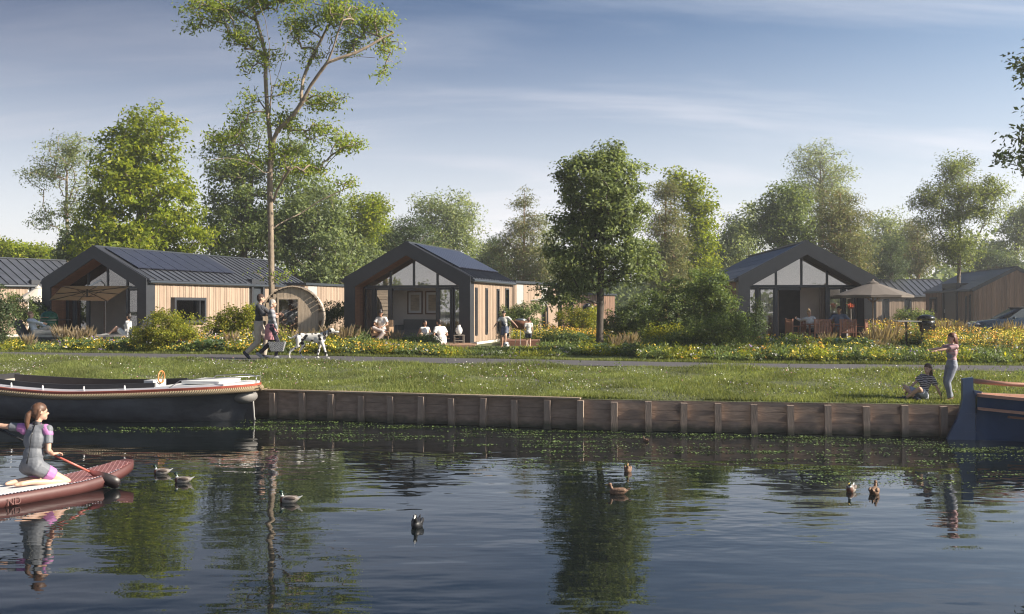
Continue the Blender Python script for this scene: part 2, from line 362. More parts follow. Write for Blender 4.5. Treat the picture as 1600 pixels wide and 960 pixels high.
for i in range(len(PP)-1):
    a, b = PP[i], PP[i+1]; d = b-a; L = d.length; ang = math.atan2(d.y, d.x); T = Matrix.Translation(a) @ Matrix.Rotation(ang, 4, 'Z')
    for k, (z0, z1) in enumerate(((-.5, .0), (.005, .215), (.22, .405), (.41, .595))):
        q = MB(); j = random.Random(i*7+k).uniform(-.006, .006); q.box(.0, L-.004, .0+j, .05+j, z0, z1, T=T); q.build('plank', MT['quay'], quay)
    if posts[i] < 900:
        q = MB(); q.box(0, L-.006, -.09, .16, .602, .632, T=T); q.build('capping', MT['quayc'], quay)
    rj = random.Random(i*3+1); T = T @ Matrix.Rotation(R(rj.uniform(-1.3, 1.3)), 4, 'Y')
    q = MB(); q.box(-.062, .062, -.125+rj.uniform(-.015, .01), -.014, -.5, .575+rj.uniform(-.03, .015), T=T)
    q.build('post', MT['quayp'], quay)
print('ground ok')
# ------------------------------------------------------------------ chalets
HW, HE, HR = 5.1, 2.6, 3.93
SL = math.hypot(HW/2, HR-HE); SA = math.atan2(HR-HE, HW/2)
def slopeT(side, W=HW, He=HE, Hr=HR):
    """frame on a roof slope: local x runs down the slope from the ridge, y along the ridge, z off the roof"""
    sa = math.atan2(Hr-He, W/2)
    if side > 0: return Matrix.Translation((W/2, 0, Hr)) @ Matrix.Rotation(sa, 4, 'Y')
    return Matrix.Translation((W/2, 0, Hr)) @ Matrix.Rotation(math.pi, 4, 'Z') @ Matrix.Rotation(sa, 4, 'Y')
def slats(q, x0, x1, z0, z1, T, pitch=.145, holes=(), top=None):
    """vertical cladding strips along local x of T, leaving holes (x0,x1,z0,z1)"""
    n = max(1, round((x1-x0)/pitch)); p = (x1-x0)/n
    for i in range(n):
        a, b = x0+i*p+.006, x0+(i+1)*p-.006; mid = (a+b)/2; zt = top(mid) if top else z1
        segs = [(z0, zt)]
        for h in holes:
            if b > h[0]+.01 and a < h[1]-.01:
                segs = [s for lo, hi in segs for s in ((lo, min(hi, h[2])), (max(lo, h[3]), hi)) if s[1]-s[0] > .02]
        dj = .006*((i*7) % 3)
        for lo, hi in segs: q.box(a, b, -.03-dj, -.002, lo, hi, T=T)
def window(root, T, x0, x1, z0, z1, fr=.07, out=.06, bars=(), rail=None, mat='anth'):
    q = MB()
    for bx in ((x0, x0+fr, z0, z1), (x1-fr, x1, z0, z1), (x0+fr, x1-fr, z0, z0+fr), (x0+fr, x1-fr, z1-fr, z1)): q.box(bx[0], bx[1], -out, .03, bx[2], bx[3], T=T)
    for b in bars: q.box(b-.025, b+.025, -out+.02, .02, z0+fr, z1-fr, T=T)
    if rail: q.box(x0+fr, x1-fr, -out+.025, .02, rail-.025, rail+.025, T=T)
    w = q.build('window', MT[mat], root)
    g = MB(); g.box(x0+fr, x1-fr, -.02, -.008, z0+fr, z1-fr, T=T); g.build('pane', MT['glassd'], w)
    q = MB(); q.box(x0+fr, x1-fr, .035, .05, z0+fr, z1-fr, T=T); q.build('pane_backing', MT['dim'], w)  # flat dark sheet close behind the pane
    return w
MT['linen'] = canvas('linen_curtain', (.36, .31, .26), .35)
MT['dim'] = pm('dim_room_dark', (.05, .05, .048), .2, .8, 3)  # dimness of the room beyond, put into a flat dark colour
def chalet(label, loc, rz, L, front='glass', wood='wood', roof='seams', solar=None, seam_side=1, right=(), left=(), gutter=1, portals=(), W=HW, He=HE, Hr=HR, frame=True, name='timber_chalet', seampitch=.46):
    root = thing(name, label, 'chalet', loc, rz, 'timber chalets in the park')
    D = .85 if front == 'glass' else .0
    sa = math.atan2(Hr-He, W/2); sl = math.hypot(W/2, Hr-He)
    apex = lambda x, H0=He, H1=Hr: H0 + (H1-H0)*(1-abs(x-W/2)/(W/2))
    RT = Matrix.Translation((W, 0, 0)) @ Matrix.Rotation(R(90), 4, 'Z')                 # right wall: x along depth, -y outwards
    LT = Matrix.Translation((0, L, 0)) @ Matrix.Rotation(R(-90), 4, 'Z')
    # walls (cores) and cladding
    th = .12; e = .05
    y0 = D + .05 if frame else 0
    q = MB(); q.box(W-th-e, W-e, y0 if frame else 0, L-.0, 0, He-.06); q.build('wall', MT['plaster'], root)
    q = MB(); q.box(e, e+th, y0 if frame else 0, L, 0, He-.06); q.build('wall', MT['plaster'], root)
    q = MB(); q.prism([(e+th+.002, 0), (W-e-th-.002, 0), (W-e-th-.002, apex(W-e-th)-.2), (W/2, Hr-.2), (e+th+.002, apex(e+th)-.2)], L-.15, L-.002); q.build('rear_wall', MT['plaster'], root)
    for sgn, TT, wins, prt in ((1, RT, right, portals if gutter > 0 else ()), (-1, LT, left, portals if gutter < 0 else ())):
        holes = [w[:4] for w in wins] + [(p[0], p[1], 0, 9) for p in prt]
        T2 = TT @ Matrix.Translation((0, e-.004, 0))
        q = MB()
        if sgn > 0: slats(q, .53 if frame else .01, L-.03, .12, He-.08, T2, holes=holes)
        else: slats(q, .03, L-(.53 if frame else .01), .12, He-.08, T2, holes=holes)
        tag(q.build('cladding', MT[wood], root), kind='stuff')
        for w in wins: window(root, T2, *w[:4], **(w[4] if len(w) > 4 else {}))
        for p in prt:                                    # dark entrance portal with door
            a, b = p[0], p[1]; zt = p[2] if len(p) > 2 else He+.16
            q = MB(); q.box(a, a+.16, -.14, .1, 0, zt, T=T2); q.box(b-.16, b, -.14, .1, 0, zt, T=T2); q.box(a+.16, b-.16, -.14, .1, zt-.3, zt, T=T2)
            q.box(a+.162, b-.162, .101, 1.1, zt-.12, zt-.002, T=T2)
            q.build('entrance_portal', MT['anth'], root)
            q = MB(); q.box(a+.18, b-.18, -.02, .03, .05, zt-.32, T=T2); dr = q.build('door', MT['anth2'], root)
            q = MB(); q.box(a+.26, a+.29, -.06, -.022, 1.0, 1.25, T=T2); q.build('handle', MT['steel'], dr)
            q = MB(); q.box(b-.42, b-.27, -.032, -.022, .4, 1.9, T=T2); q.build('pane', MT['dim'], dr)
    # roof slabs
    for side in (1, -1):
        T = slopeT(side, W, He, Hr); q = MB()
        ya, yb_ = (.02, L+.1) if side > 0 else (-L-.1, -.02)
        q.box(.0, sl+.10, ya, yb_, -.16, -.03, T=T)
        q.build('roof', MT['anth'], root)
        if roof == 'seams' and side == seam_side or roof == 'seams' and side == 1:
            n = round((L+.08)/seampitch); p = (L+.08)/n
            for i in range(n):
                a = .02+i*p; b = a+p-.004
                if side < 0: a, b = -b, -a
                q = MB(); q.box(.03, sl+.12, a, b, -.028, -.012, T=T); q.box(.03, sl+.12, a, a+.022, -.012, .032, T=T)
                q.build('roof_panel', MT['roof'], root)
        else:
            q = MB(); nrow = 11
            for r_ in range(nrow):
                a = .02 + r_*(sl+.08)/nrow; q.box(a, a+(sl+.08)/nrow+.01, min(ya, yb_), max(ya, yb_), -.028, -.008+.004*(r_ % 2), T=T @ Matrix.Translation((0, 0, .0)))
            tag(q.build('roof_shingles', MT['roofb'], root), kind='stuff')
        q = MB(); q.tube([T @ Vector((sl+.16, (.05 if side > 0 else -L-.05), -.08)), T @ Vector((sl+.16, (L+.05 if side > 0 else -.05), -.08))], .06, 8); q.build('gutter', MT['anth2'], root)
    q = MB(); q.box(W/2-.09, W/2+.09, .0, L+.1, Hr-.02, Hr+.035); q.build('ridge_cap', MT['anth2'], root)
    if solar:
        T = slopeT(1, W, He, Hr); a0, a1, s0, s1, n = solar; p = (a1-a0)/n
        for i in range(n):
            q = MB(); q.box(s0, s1, a0+i*p+.022, a0+(i+1)*p-.022, .05, .085, T=T); q.build('solar_panel', MT['solar'], root)
        q = MB(); q.box(s0+.2, s0+.24, a0, a1, .0, .049, T=T); q.box(s1-.24, s1-.2, a0, a1, .0, .049, T=T); q.build('mounting_rail', MT['black'], root)
    # portal frame round the front gable
    if frame:
        t = .43; ti = .5
        outer = [(0, 0), (0, He), (W/2, Hr+.03), (W, He), (W, 0)]; inner = [(W-t, 0), (W-t, He-.36), (W/2, Hr-ti), (t, He-.36), (t, 0)]
        q = MB()
        for k in range(4):
            quad = [outer[k], outer[k+1], inner[::-1][k+1], inner[::-1][k]]
            q.prism(quad, -.04, .5)
        fr = q.build('gable_frame', MT['anth'], root)
        # lining of the recess
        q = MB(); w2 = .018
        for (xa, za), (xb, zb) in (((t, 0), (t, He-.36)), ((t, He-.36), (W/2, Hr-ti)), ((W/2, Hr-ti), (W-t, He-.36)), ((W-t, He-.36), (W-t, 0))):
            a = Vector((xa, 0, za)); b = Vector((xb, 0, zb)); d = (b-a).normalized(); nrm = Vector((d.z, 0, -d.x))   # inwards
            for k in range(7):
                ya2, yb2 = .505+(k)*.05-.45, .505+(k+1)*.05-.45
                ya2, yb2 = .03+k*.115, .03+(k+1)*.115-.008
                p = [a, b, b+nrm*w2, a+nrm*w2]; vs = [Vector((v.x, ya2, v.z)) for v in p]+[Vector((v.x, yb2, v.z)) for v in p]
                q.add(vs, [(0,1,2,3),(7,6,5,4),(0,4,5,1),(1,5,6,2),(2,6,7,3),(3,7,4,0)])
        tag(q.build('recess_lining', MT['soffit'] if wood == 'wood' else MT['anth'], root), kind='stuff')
        q = MB(); q.box(e+th, W-e-th, .0, L-.16, .0, .12); q.build('floor', MT['floor'], root)
        # pieces closing the recess behind the frame
        q = MB(); q.box(.02, t-.001, .5, D+.1, 0, He-.1); q.box(W-t+.001, W-.02, .5, D+.1, 0, He-.1); q.build('side_reveal', MT['anth'], root)
    if front == 'glass':
        zt = 2.24; y = D
        xi0, xi1 = t+.018, W-t-.018
        inner_top = lambda x: He-.36 + (Hr-ti-He+.36)*(1-abs(x-W/2)/(W/2-t)) - .03
        q = MB(); q.box(xi0, xi1, y-.03, y+.05, zt-.04, zt+.06); q.build('transom', MT['anth2'], root)
        ups = [.31*W, .5*W, .69*W]
        for x in ups: q = MB(); q.box(x-.04, x+.04, y-.03, y+.05, zt+.062, inner_top(x)-.02); q.build('mullion', MT['anth2'], root)
        xs_ = [xi0]+ups+[xi1]
        for k in range(4):
            a, b = xs_[k]+.05*(k > 0), xs_[k+1]-.05*(k < 3)
            poly = [(a, zt+.062), (b, zt+.062), (b, max(inner_top(b), zt+.07)), (a, max(inner_top(a), zt+.07))]
            q = MB(); q.prism(poly, y+.005, y+.02); q.build('window_pane', MT['glass'], root)
        low = [.175*W, .31*W, .69*W, .81*W]
        for x, wd in zip(low, (.035, .06, .06, .035)):
            q = MB(); q.box(x-wd, x+wd, y-.03, y+.05, .12, zt-.042); q.build('mullion', MT['anth2'], root)
        cuts = [xi0, low[0], low[1], low[2], low[3], xi1]
        for k in (0, 1, 3, 4):
            a, b = cuts[k]+.06, cuts[k+1]-.06
            q = MB()
            for bx in ((a, a+.05, .13, zt-.05), (b-.05, b, .13, zt-.05), (a+.05, b-.05, .13, .2), (a+.05, b-.05, zt-.12, zt-.05)): q.box(bx[0], bx[1], y-.01, y+.04, bx[2], bx[3])
            w_ = q.build('glass_door', MT['anth2'], root)
            q = MB(); q.box(a+.05, b-.05, y+.005, y+.018, .2, zt-.12); q.build('pane', MT['glass'], w_)
        q = MB(); q.box(low[1]+.06, (low[1]+low[2])/2, y+.055, y+.1, zt-.14, zt-.045); q.build('door_track', MT['anth2'], root)
    else:
        q = MB(); FT = Matrix()
        slats(q, .05, W-.05, .1, 0, FT, top=lambda x: apex(x)-.12); tag(q.build('cladding', MT[wood], root), kind='stuff')
        q = MB(); q.prism([(e, 0), (W-e, 0), (W-e, He-.12), (W/2, Hr-.14), (e, He-.12)], .0, .14); q.build('front_wall', MT['plaster'], root)
        if not frame:
            q = MB()
            for sg in (1, -1):
                T = slopeT(sg, W, He, Hr); q.box(-.03, sl+.12, (-.06 if sg > 0 else -.0), (.0 if sg > 0 else .06), -.2, .02, T=T)
            q.build('verge_trim', MT['anth'], root)
    return root
def interior(root, y=4.3, picts=True, kind='B'):
    for a, b in (((.5, .95), (3.75, 4.55)) if kind != 'C' else ((.5, .98), (1.35, 1.75), (3.3, 3.62), (4.1, 4.5))):
        q = MB(); n = round((b-a)/.07)
        for k in range(n): xa = a+k*(b-a)/n; q.box(xa, xa+(b-a)/n-.004, 1.12+.03*(k % 2), 1.16+.03*(k % 2), .14, 2.2)
        tag(q.build('curtain', MT['linen'], root), kind='stuff')
    if kind == 'C':
        q = MB(); q.box(2.0, 2.85, y-.03, y-.002, .12, 2.3); q.build('doorway_dark_panel', MT['dim'], root)  # panel on the inner wall; the opening's shade is in its dark colour
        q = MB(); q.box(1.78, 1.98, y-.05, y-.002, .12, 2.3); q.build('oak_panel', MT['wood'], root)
    q = MB(); q.prism([(.2, .12), (HW-.2, .12), (HW-.2, HE-.25), (HW/2, HR-.35), (.2, HE-.25)], y, y+.1); q.build('inner_wall', MT['plaster'], root)
# house B (centre left)
def place(px, d): return (X(px, d), d, GZ)
def front_from_right(px_r, d_r, phi):     # front-left corner from the front-right corner
    x, y = X(px_r, d_r), d_r
    return (x - HW*math.cos(phi), y + HW*math.sin(phi), GZ)
PB = R(14); hb_loc = front_from_right(735, 37.5, PB)
hB = chalet('gabled chalet with open glass front and two framed pictures on the wall inside', hb_loc, -PB, 6.6,
    right=((.75, .97, .35, 2.2), (2.2, 2.45, .35, 2.2), (3.95, 4.3, .35, 2.2), (5.3, 5.95, .12, 2.25, dict(mat='anth2'))), solar=(.35, 6.3, .25, 2.2, 13), seampitch=.4)
interior(hB, 2.7)
PA = R(17); ha_loc = front_from_right(229.5, 39.8, PA)
hA = chalet('long chalet behind the square beige parasol, solar panels on its roof', ha_loc, -PA, 13.2,
    right=((1.6, 3.85, .75, 1.85, dict(fr=.12, out=.2, bars=(3.4,))),), solar=(.35, 7.4, .25, 2.05, 8), portals=((7.6, 8.75),), seampitch=.44)
interior(hA, 3.6)
PC = R(3.1); hC = chalet('gabled chalet behind the outdoor dining table and the brown parasol', (X(1153.5, 37.6), 37.6, GZ), -PC, 11.7, wood='woodd', roof='shingle', gutter=-1,
    left=((3.5, 4.6, .8, 2.0), (7.6, 9.4, .8, 2.0)))
interior(hC, 2.4, kind='C')
PD = R(10); hD = chalet('brown clad chalet with slate blue roof behind the parked car', (X(1520, 62), 62, GZ), -PD, 12.6, front='plain', wood='woodd', roof='shingle', gutter=-1, frame=False,
    left=((1.5, 3.6, 1.0, 2.1, dict(fr=.1, out=.1, bars=(2.9,))), (10.9, 11.25, .4, 2.1), (11.7, 12.1, .2, 2.2)), portals=((5.4, 9.0, 3.0),))
# left neighbour Z: the rear of its ridge is visible at x=98
PZ = R(33); zr = Vector((X(99, 53.4), 53.4, 0)); LZ = 13.0
zl = zr - Vector((math.sin(PZ), math.cos(PZ), 0))*LZ - Vector((math.cos(PZ), -math.sin(PZ), 0))*HW/2
hZ = chalet('chalet at the far left edge, partly hidden by shrubs, seamed grey roof', (zl.x, zl.y, GZ), -PZ, LZ, front='plain', frame=False, portals=((9.6, 12.6),), right=((5.5, 6.2, .5, 2.0),))
q = MB()
# house E behind C: its long side faces the camera, ridge across the view
xe0, xe1 = X(1335, 77), X(1466, 78)
hE = chalet('low chalet with striped metal roof and two slim windows beyond the brown parasol', (xe1+.3, 75.5, GZ), R(95), xe1-xe0+1.0, front='plain', frame=False, He=2.33, Hr=3.56, W=5.1,
    left=((2.2, 2.62, .3, 2.0, dict(fr=.06)), (3.9, 4.32, .3, 2.0, dict(fr=.06)),), seam_side=-1)
# plain timber cabins between the chalets (flat eaved long walls)
def cabin(label, a, b, zt, panels=(), wood='wood', depth=4.5):
    """a, b: (px, depth) of the two ends of the front wall"""
    A = Vector((X(*a), a[1], GZ)); B = Vector((X(*b), b[1], GZ)); d = B-A; L = d.length; root = thing('timber_cabin', label, 'cabin', A, math.atan2(d.y, d.x), 'timber cabins')
    q = MB(); q.box(0, L, .0, depth, 0, zt-.12); q.build('wall', MT['plaster'], root)
    q = MB(); slats(q, 0, L, .1, zt-.12, Matrix(), holes=[p[:4] for p in panels], pitch=.13); tag(q.build('cladding', MT[wood], root), kind='stuff')
    q = MB(); slats(q, 0, depth, .1, zt-.12, Matrix.Translation((L, 0, 0)) @ Matrix.Rotation(R(90), 4, 'Z')); slats(q, 0, depth, .1, zt-.12, Matrix.Translation((0, depth, 0)) @ Matrix.Rotation(R(-90), 4, 'Z')); tag(q.build('side_cladding', MT[wood], root), kind='stuff')
    q = MB(); q.box(-.12, L+.12, -.14, depth+.1, zt-.118, zt); q.build('roof', MT['anth2'], root)
    for p in panels:
        if len(p) > 4: q = MB(); q.box(p[0]+.01, p[1]-.01, -.04, -.002, p[2]+.01, p[3]-.01); q.build('panel', MT[p[4]], root)
        else: window(root, Matrix(), *p)
    return root
cabin('larch clad cabin wall with pale panel between the barrel sauna and the gabled chalet', (476, 50), (556, 56), 2.66, ((.3, 1.3, .1, 2.5, 'grey'), ))
cabin('orange lit cabin wall between the slim window chalet and the big tree', (803, 46), (871, 51.5), 2.66, ((.25, 1.1, 1.55, 2.5, 'grey'), (.25, 1.1, .3, 1.45), (3.5, 4.4, 1.5, 2.5, 'grey'), (3.5, 4.4, .3, 1.45)), 'wood')
cabin('reddish timber cabin glimpsed behind the trunk of the big tree', (862, 58), (960, 66), 2.3, ((.6, 1.2, .2, 2.0), (2.2, 2.8, .2, 2.0)), 'woodd')
print('houses ok')
# ------------------------------------------------------------------ trees
def skeleton(targets, nodes, parents, rng, step=3, zpen=2.0, pathw=.3, jit=.1, sag=.12):
    nodes = [np.array(n, float) for n in nodes]; parents = list(parents)
    path = [0.0]
    for i in range(1, len(nodes)): path.append(path[parents[i]] + np.linalg.norm(nodes[i]-nodes[parents[i]]))
    P = np.array(nodes); base = P[-1]
    order = np.argsort(np.min(np.linalg.norm(targets[:, None]-P[None], axis=2), axis=1)); tips = []
    for ti in order:
        t = targets[ti]; P = np.array(nodes); dd = np.linalg.norm(P-t, axis=1)
        cost = dd + pathw*np.array(path)*.35 + zpen*np.maximum(0, P[:, 2]-t[2]+.1*dd)
        cost[0] += 5
        j = int(np.argmin(cost)); a = P[j]; L = dd[j]; last = j
        for s in range(1, step+1):
            u = s/step; p = a + (t-a)*u
            if s < step: p = p + rng.normal(0, jit*L/step, 3) + np.array([0, 0, sag*L*math.sin(math.pi*u)*.5])
            nodes.append(p); parents.append(last); path.append(path[last]+L/step); last = len(nodes)-1
        tips.append(last)
    return np.array(nodes), parents, tips
def limbs_mesh(name, nodes, parents, tips, R0, tip=.012, rng=None, n=6, flare=1.0):
    N_ = len(nodes); k = np.zeros(N_)
    for t in tips: k[t] = 1
    p = max(1.6, math.log(max(2, len(tips)))/math.log(max(1.5, R0/tip)))
    acc = k.copy()
    for i in range(N_-1, 0, -1): acc[parents[i]] += acc[i]
    rad = tip*np.maximum(acc, 1)**(1/p)
    rad[0] *= flare
    a_i = np.array([parents[i] for i in range(1, N_)]); b_i = np.arange(1, N_)
    A = nodes[a_i]; B = nodes[b_i]; ra = np.minimum(rad[a_i], np.where(a_i <= 0, 99, rad[b_i]*1.5)); rb = rad[b_i]
    d = B-A; L = np.linalg.norm(d, axis=1, keepdims=True); d = d/np.maximum(L, 1e-6)
    up = np.where(np.abs(d[:, 2:3]) > .8, np.array([[1., 0, 0]]), np.array([[0, 0, 1.]]))
    u = np.cross(d, up); u /= np.maximum(np.linalg.norm(u, axis=1, keepdims=True), 1e-6); w = np.cross(d, u)
    th = np.arange(n)*2*np.pi/n
    ring = u[:, None]*np.cos(th)[None, :, None] + w[:, None]*np.sin(th)[None, :, None]
    VA = A[:, None]+ring*ra[:, None, None]; VB = (B+d*rb[:, None]*.3)[:, None]+ring*rb[:, None, None]
    V = np.concatenate([VA, VB], 1).reshape(-1, 3); E = len(A)
    k_ = np.arange(n); q = np.stack([k_, (k_+1) % n, (k_+1) % n+n, k_+n], 1)
    Fc = (np.arange(E)[:, None, None]*2*n + q[None]).reshape(-1, 4)
    return np_mesh(name, V, Fc)
def leaf_quads(P, size, rng, nrm_bias=None, wid=.5, droop=.2, var=.35, needle=False):
    n = len(P); nrm = rng.normal(0, 1, (n, 3))
    if nrm_bias is not None: nrm += nrm_bias
    nrm /= np.linalg.norm(nrm, axis=1, keepdims=True)
    t = rng.normal(0, 1, (n, 3)); t[:, 2] -= droop; u = t - nrm*np.sum(t*nrm, 1, keepdims=True); u /= np.maximum(np.linalg.norm(u, axis=1, keepdims=True), 1e-6)
    w = np.cross(nrm, u); s = (size*(1+rng.uniform(-var, var, n)))[:, None]
    fold = nrm*s*.12
    V = np.stack([P, P+u*s*.45+w*s*wid*.5+fold, P+u*s, P+u*s*.45-w*s*wid*.5+fold], 1).reshape(-1, 3)
    return V
def quadsF(n, off=0): return (np.arange(n)[:, None]*4+np.array([[0, 1, 2, 3]])+off)
def tree(name, label, px, d, crowns, clumps, leaves, lsize, lmat, bmat, R0=.16, seed=1, group=None, cat='tree', zbase=None, rc=.55, flat=.6, shell=.5, trunk_top=.55, pxs=None,
         trunk=None, wid=.5, zpen=2.0, lean=0, keep=None, tip=.012, partn=('trunk', 'crown'), sag=.12, pine=False, ydep=1.0, nfork=1):
    rng = np.random.default_rng(seed)
    zb = GZ if zbase is None else zbase
    x0 = X(px, d); root = thing(name, label, cat, (x0, d, zb), 0, group)
    vol = np.array([c[2]*c[2]*c[3] for c in crowns], float); vol /= vol.sum()
    T = []
    sc = d/F
    while len(T) < clumps:
        c = crowns[rng.choice(len(crowns), p=vol)]
        v = rng.normal(0, 1, 3); v /= np.linalg.norm(v); r = rng.uniform(0, 1)**shell
        p = np.array([(c[0]-px)*sc + v[0]*r*c[2]*sc, v[1]*r*c[2]*sc*ydep, Z(c[1], d)-zb + v[2]*r*c[3]*sc])
        if p[2] < .15: continue
        T.append(p)
    T = np.array(T); top = T[:, 2].max(); bot = np.percentile(T[:, 2], 3)
    if trunk is None:
        hh = np.linspace(0, bot + (top-bot)*trunk_top, 9)
        wob = rng.normal(0, .04, (9, 2)).cumsum(0)*(top/12); cxm = T[:, 0].mean(); 
        tr = [(w_[0]*(i > 0) + (cxm*(i/8)**1.5)*.8, w_[1]*(i > 0), h) for i, (h, w_) in enumerate(zip(hh, wob))]
        nodes, parents = tr, [0]+list(range(0, 8))
    else: nodes, parents = trunk
    nodes, parents, tips = skeleton(T, nodes, parents, rng, sag=sag, zpen=zpen)
    tm = limbs_mesh(partn[0], nodes, parents, tips, R0, tip, flare=1.25)
    link(partn[0], tm, root, bmat, True)
    tp = nodes[tips]; k = len(tp)
    par = nodes[[parents[t] for t in tips]]
    nl = np.maximum(3, (leaves*rng.uniform(.5, 1.5, k)).astype(int)); idx = np.repeat(np.arange(k), nl); n = len(idx)
    rcs = rc*rng.uniform(.65, 1.35, k)
    v = rng.normal(0, 1, (n, 3)); v /= np.linalg.norm(v, axis=1, keepdims=True); rr = rng.uniform(0, 1, (n, 1))**.45
    off = v*rr*rcs[idx][:, None]; off[:, 2] *= flat
    # pull a share of the leaves along the twig
    tw = rng.uniform(0, 1, (n, 1))**2; P = tp[idx] + off + (par[idx]-tp[idx])*tw*.8
    ctr = np.array([T[:, 0].mean(), T[:, 1].mean(), T[:, 2].mean()])
    outw = P-ctr; outw /= np.maximum(np.linalg.norm(outw, axis=1, keepdims=True), 1e-6)
    bias = outw*.7 + np.array([0, 0, .8])
    P = P[P[:, 2] > .05] if True else P; bias = bias[:len(P)]
    V = leaf_quads(P, lsize, rng, bias, wid=wid)
    link(partn[1], np_mesh(partn[1], V, quadsF(len(P))), root, lmat)
    return root
LM = dict(
    ash=leafmat('ash_leaf', (.15, .21, .03), (.30, .37, .055), (.42, .42, .08), .5, patch=.25),
    lime=leafmat('bright_lime_leaf', (0.141, 0.198, 0.018), (0.294, 0.339, 0.026), (0.461, 0.448, 0.038), .5),
    maple=leafmat('grey_green_leaf', (.11, .145, .06), (.235, .29, .125), (.34, .38, .19), .48, patch=.35),
    mid=leafmat('mid_green_leaf', (0.096, 0.141, 0.045), (0.205, 0.256, 0.077), (0.294, 0.333, 0.115), .45),
    pale=leafmat('silvery_leaf', (.17, .22, .10), (.30, .345, .16), (.4, .42, .24), .5),
    pine=leafmat('pine_needle', (.13, .15, .06), (.24, .25, .11), (.36, .28, .16), .35),
    dark=leafmat('dark_evergreen', (0.058, 0.09, 0.041), (0.115, 0.154, 0.07), None, .35),
    willow=leafmat('olive_leaf', (.13, .17, .05), (.24, .285, .09), (.35, .36, .14), .45),
    yellow=leafmat('yellow_green_leaf', (0.141, 0.179, 0.026), (0.307, 0.32, 0.038), (0.589, 0.486, 0.038), .45),
    shrub=leafmat('shrub_leaf', (0.083, 0.128, 0.045), (0.179, 0.237, 0.077), (0.307, 0.358, 0.128), .4),
)
G = 'trees round the chalet park'
# tall open ash, hand laid limbs
DA = 34.5
def ashp(px, py, y=0): return ((px-424)/F*DA, y, Z(py, DA)-GZ)
L0 = [(424, 545), (424, 500), (424.5, 448), (424, 411), (423, 360), (422, 306), (422, 270), (424, 240)]
limbs = [
 (7, [(420, 197), (417, 175), (415, 150), (413, 118), (413, 87), (407, 60), (398, 30), (388, 0), (380, -30)], .1),
 (7, [(429, 219), (437, 205), (450, 195), (464, 184), (478, 166), (492, 142), (506, 125), (520, 109), (530, 88), (538, 66), (546, 50), (556, 10), (562, -20)], -.3),
 (8+2, [(424, 130), (430, 100), (434, 66), (438, 35), (442, 0), (446, -35)], .8),
 (8+1, [(428, 140), (428, 109), (433, 82), (431, 50), (424, 26), (418, -5)], -.9),
 (5, [(430, 315), (437, 300), (448, 286), (460, 272), (470, 255), (478, 243), (492, 232), (507, 227), (530, 225), (556, 226)], -.5),
 (4, [(432, 350), (445, 340), (462, 330), (490, 308), (525, 289), (547, 280)], .7),
 (6, [(416, 272), (404, 262), (390, 257), (372, 256), (345, 262)], -.8),
]
nodes = [ashp(*p) for p in L0]; par = [0]+list(range(len(L0)-1))
def addlimb(start, pts, dy):
    last = start; y0 = nodes[start][1]
    for i, p in enumerate(pts):
        nodes.append(ashp(p[0], p[1], y0 + dy*(i+1)*.42)); par.append(last); last = len(nodes)-1
    return last
s0 = len(nodes); addlimb(*limbs[0]); i413_87 = s0+4; i420_197 = s0
s1 = len(nodes); addlimb(*limbs[1])
s2 = len(nodes); addlimb(i420_197+1, limbs[2][1], limbs[2][2]); s3 = len(nodes); addlimb(i420_197, limbs[3][1], limbs[3][2])
addlimb(5, limbs[4][1], limbs[4][2]); addlimb(4, limbs[5][1], limbs[5][2]); addlimb(6, limbs[6][1], limbs[6][2])
addlimb(i413_87, [(400, 76), (389, 70), (372, 52), (359, 44), (340, 36), (324, 31), (305, 22), (289, 17)], .5)
addlimb(i413_87-3, [(407, 162), (398, 148), (390, 128)], .4)
addlimb(s1+7, [(540, 100), (560, 92), (582, 79), (600, 66), (617, 57)], .3)
addlimb(s1+7, [(545, 103), (573, 105), (596, 109)], -.5)
addlimb(s1+4, [(474, 150), (474, 125), (479, 100), (486, 76), (496, 50), (507, 10)], .7)
addlimb(s1+9, [(556, 55), (570, 30), (584, 5)], -.4)
ash_cr = [(335, 15, 50, 26), (300, 38, 26, 14), (375, 55, 34, 26), (400, 5, 40, 22), (450, -10, 50, 30), (420, 90, 26, 22), (395, 150, 24, 16), (392, 100, 18, 20), (470, 40, 30, 30), (520, 20, 45, 30), (572, 35, 45, 30), (600, 75, 26, 26),
  (600, 112, 24, 14), (545, 70, 30, 24), (490, 85, 24, 26), (510, 160, 40, 16), (535, 225, 38, 18), (500, 205, 34, 16), (450, 190, 30, 24), (450, 135, 22, 22), (375, 185, 24, 26), (350, 215, 34, 14), (480, 262, 42, 20), (540, 285, 26, 10), (440, 240, 30, 20), (392, 255, 26, 12), (425, 432, 18, 10), (400, 425, 12, 8), (448, 425, 14, 10)]
tree('ash_tree', 'very tall sparse tree with pale forked trunk rising past the top edge', 424, DA, ash_cr, 1150, 15, .125, LM['ash'], MT['barkl'], R0=.105, seed=3, rc=.38, flat=.7, trunk=(nodes, par), wid=.42, zpen=.6, shell=.6, ydep=.9, tip=.009)
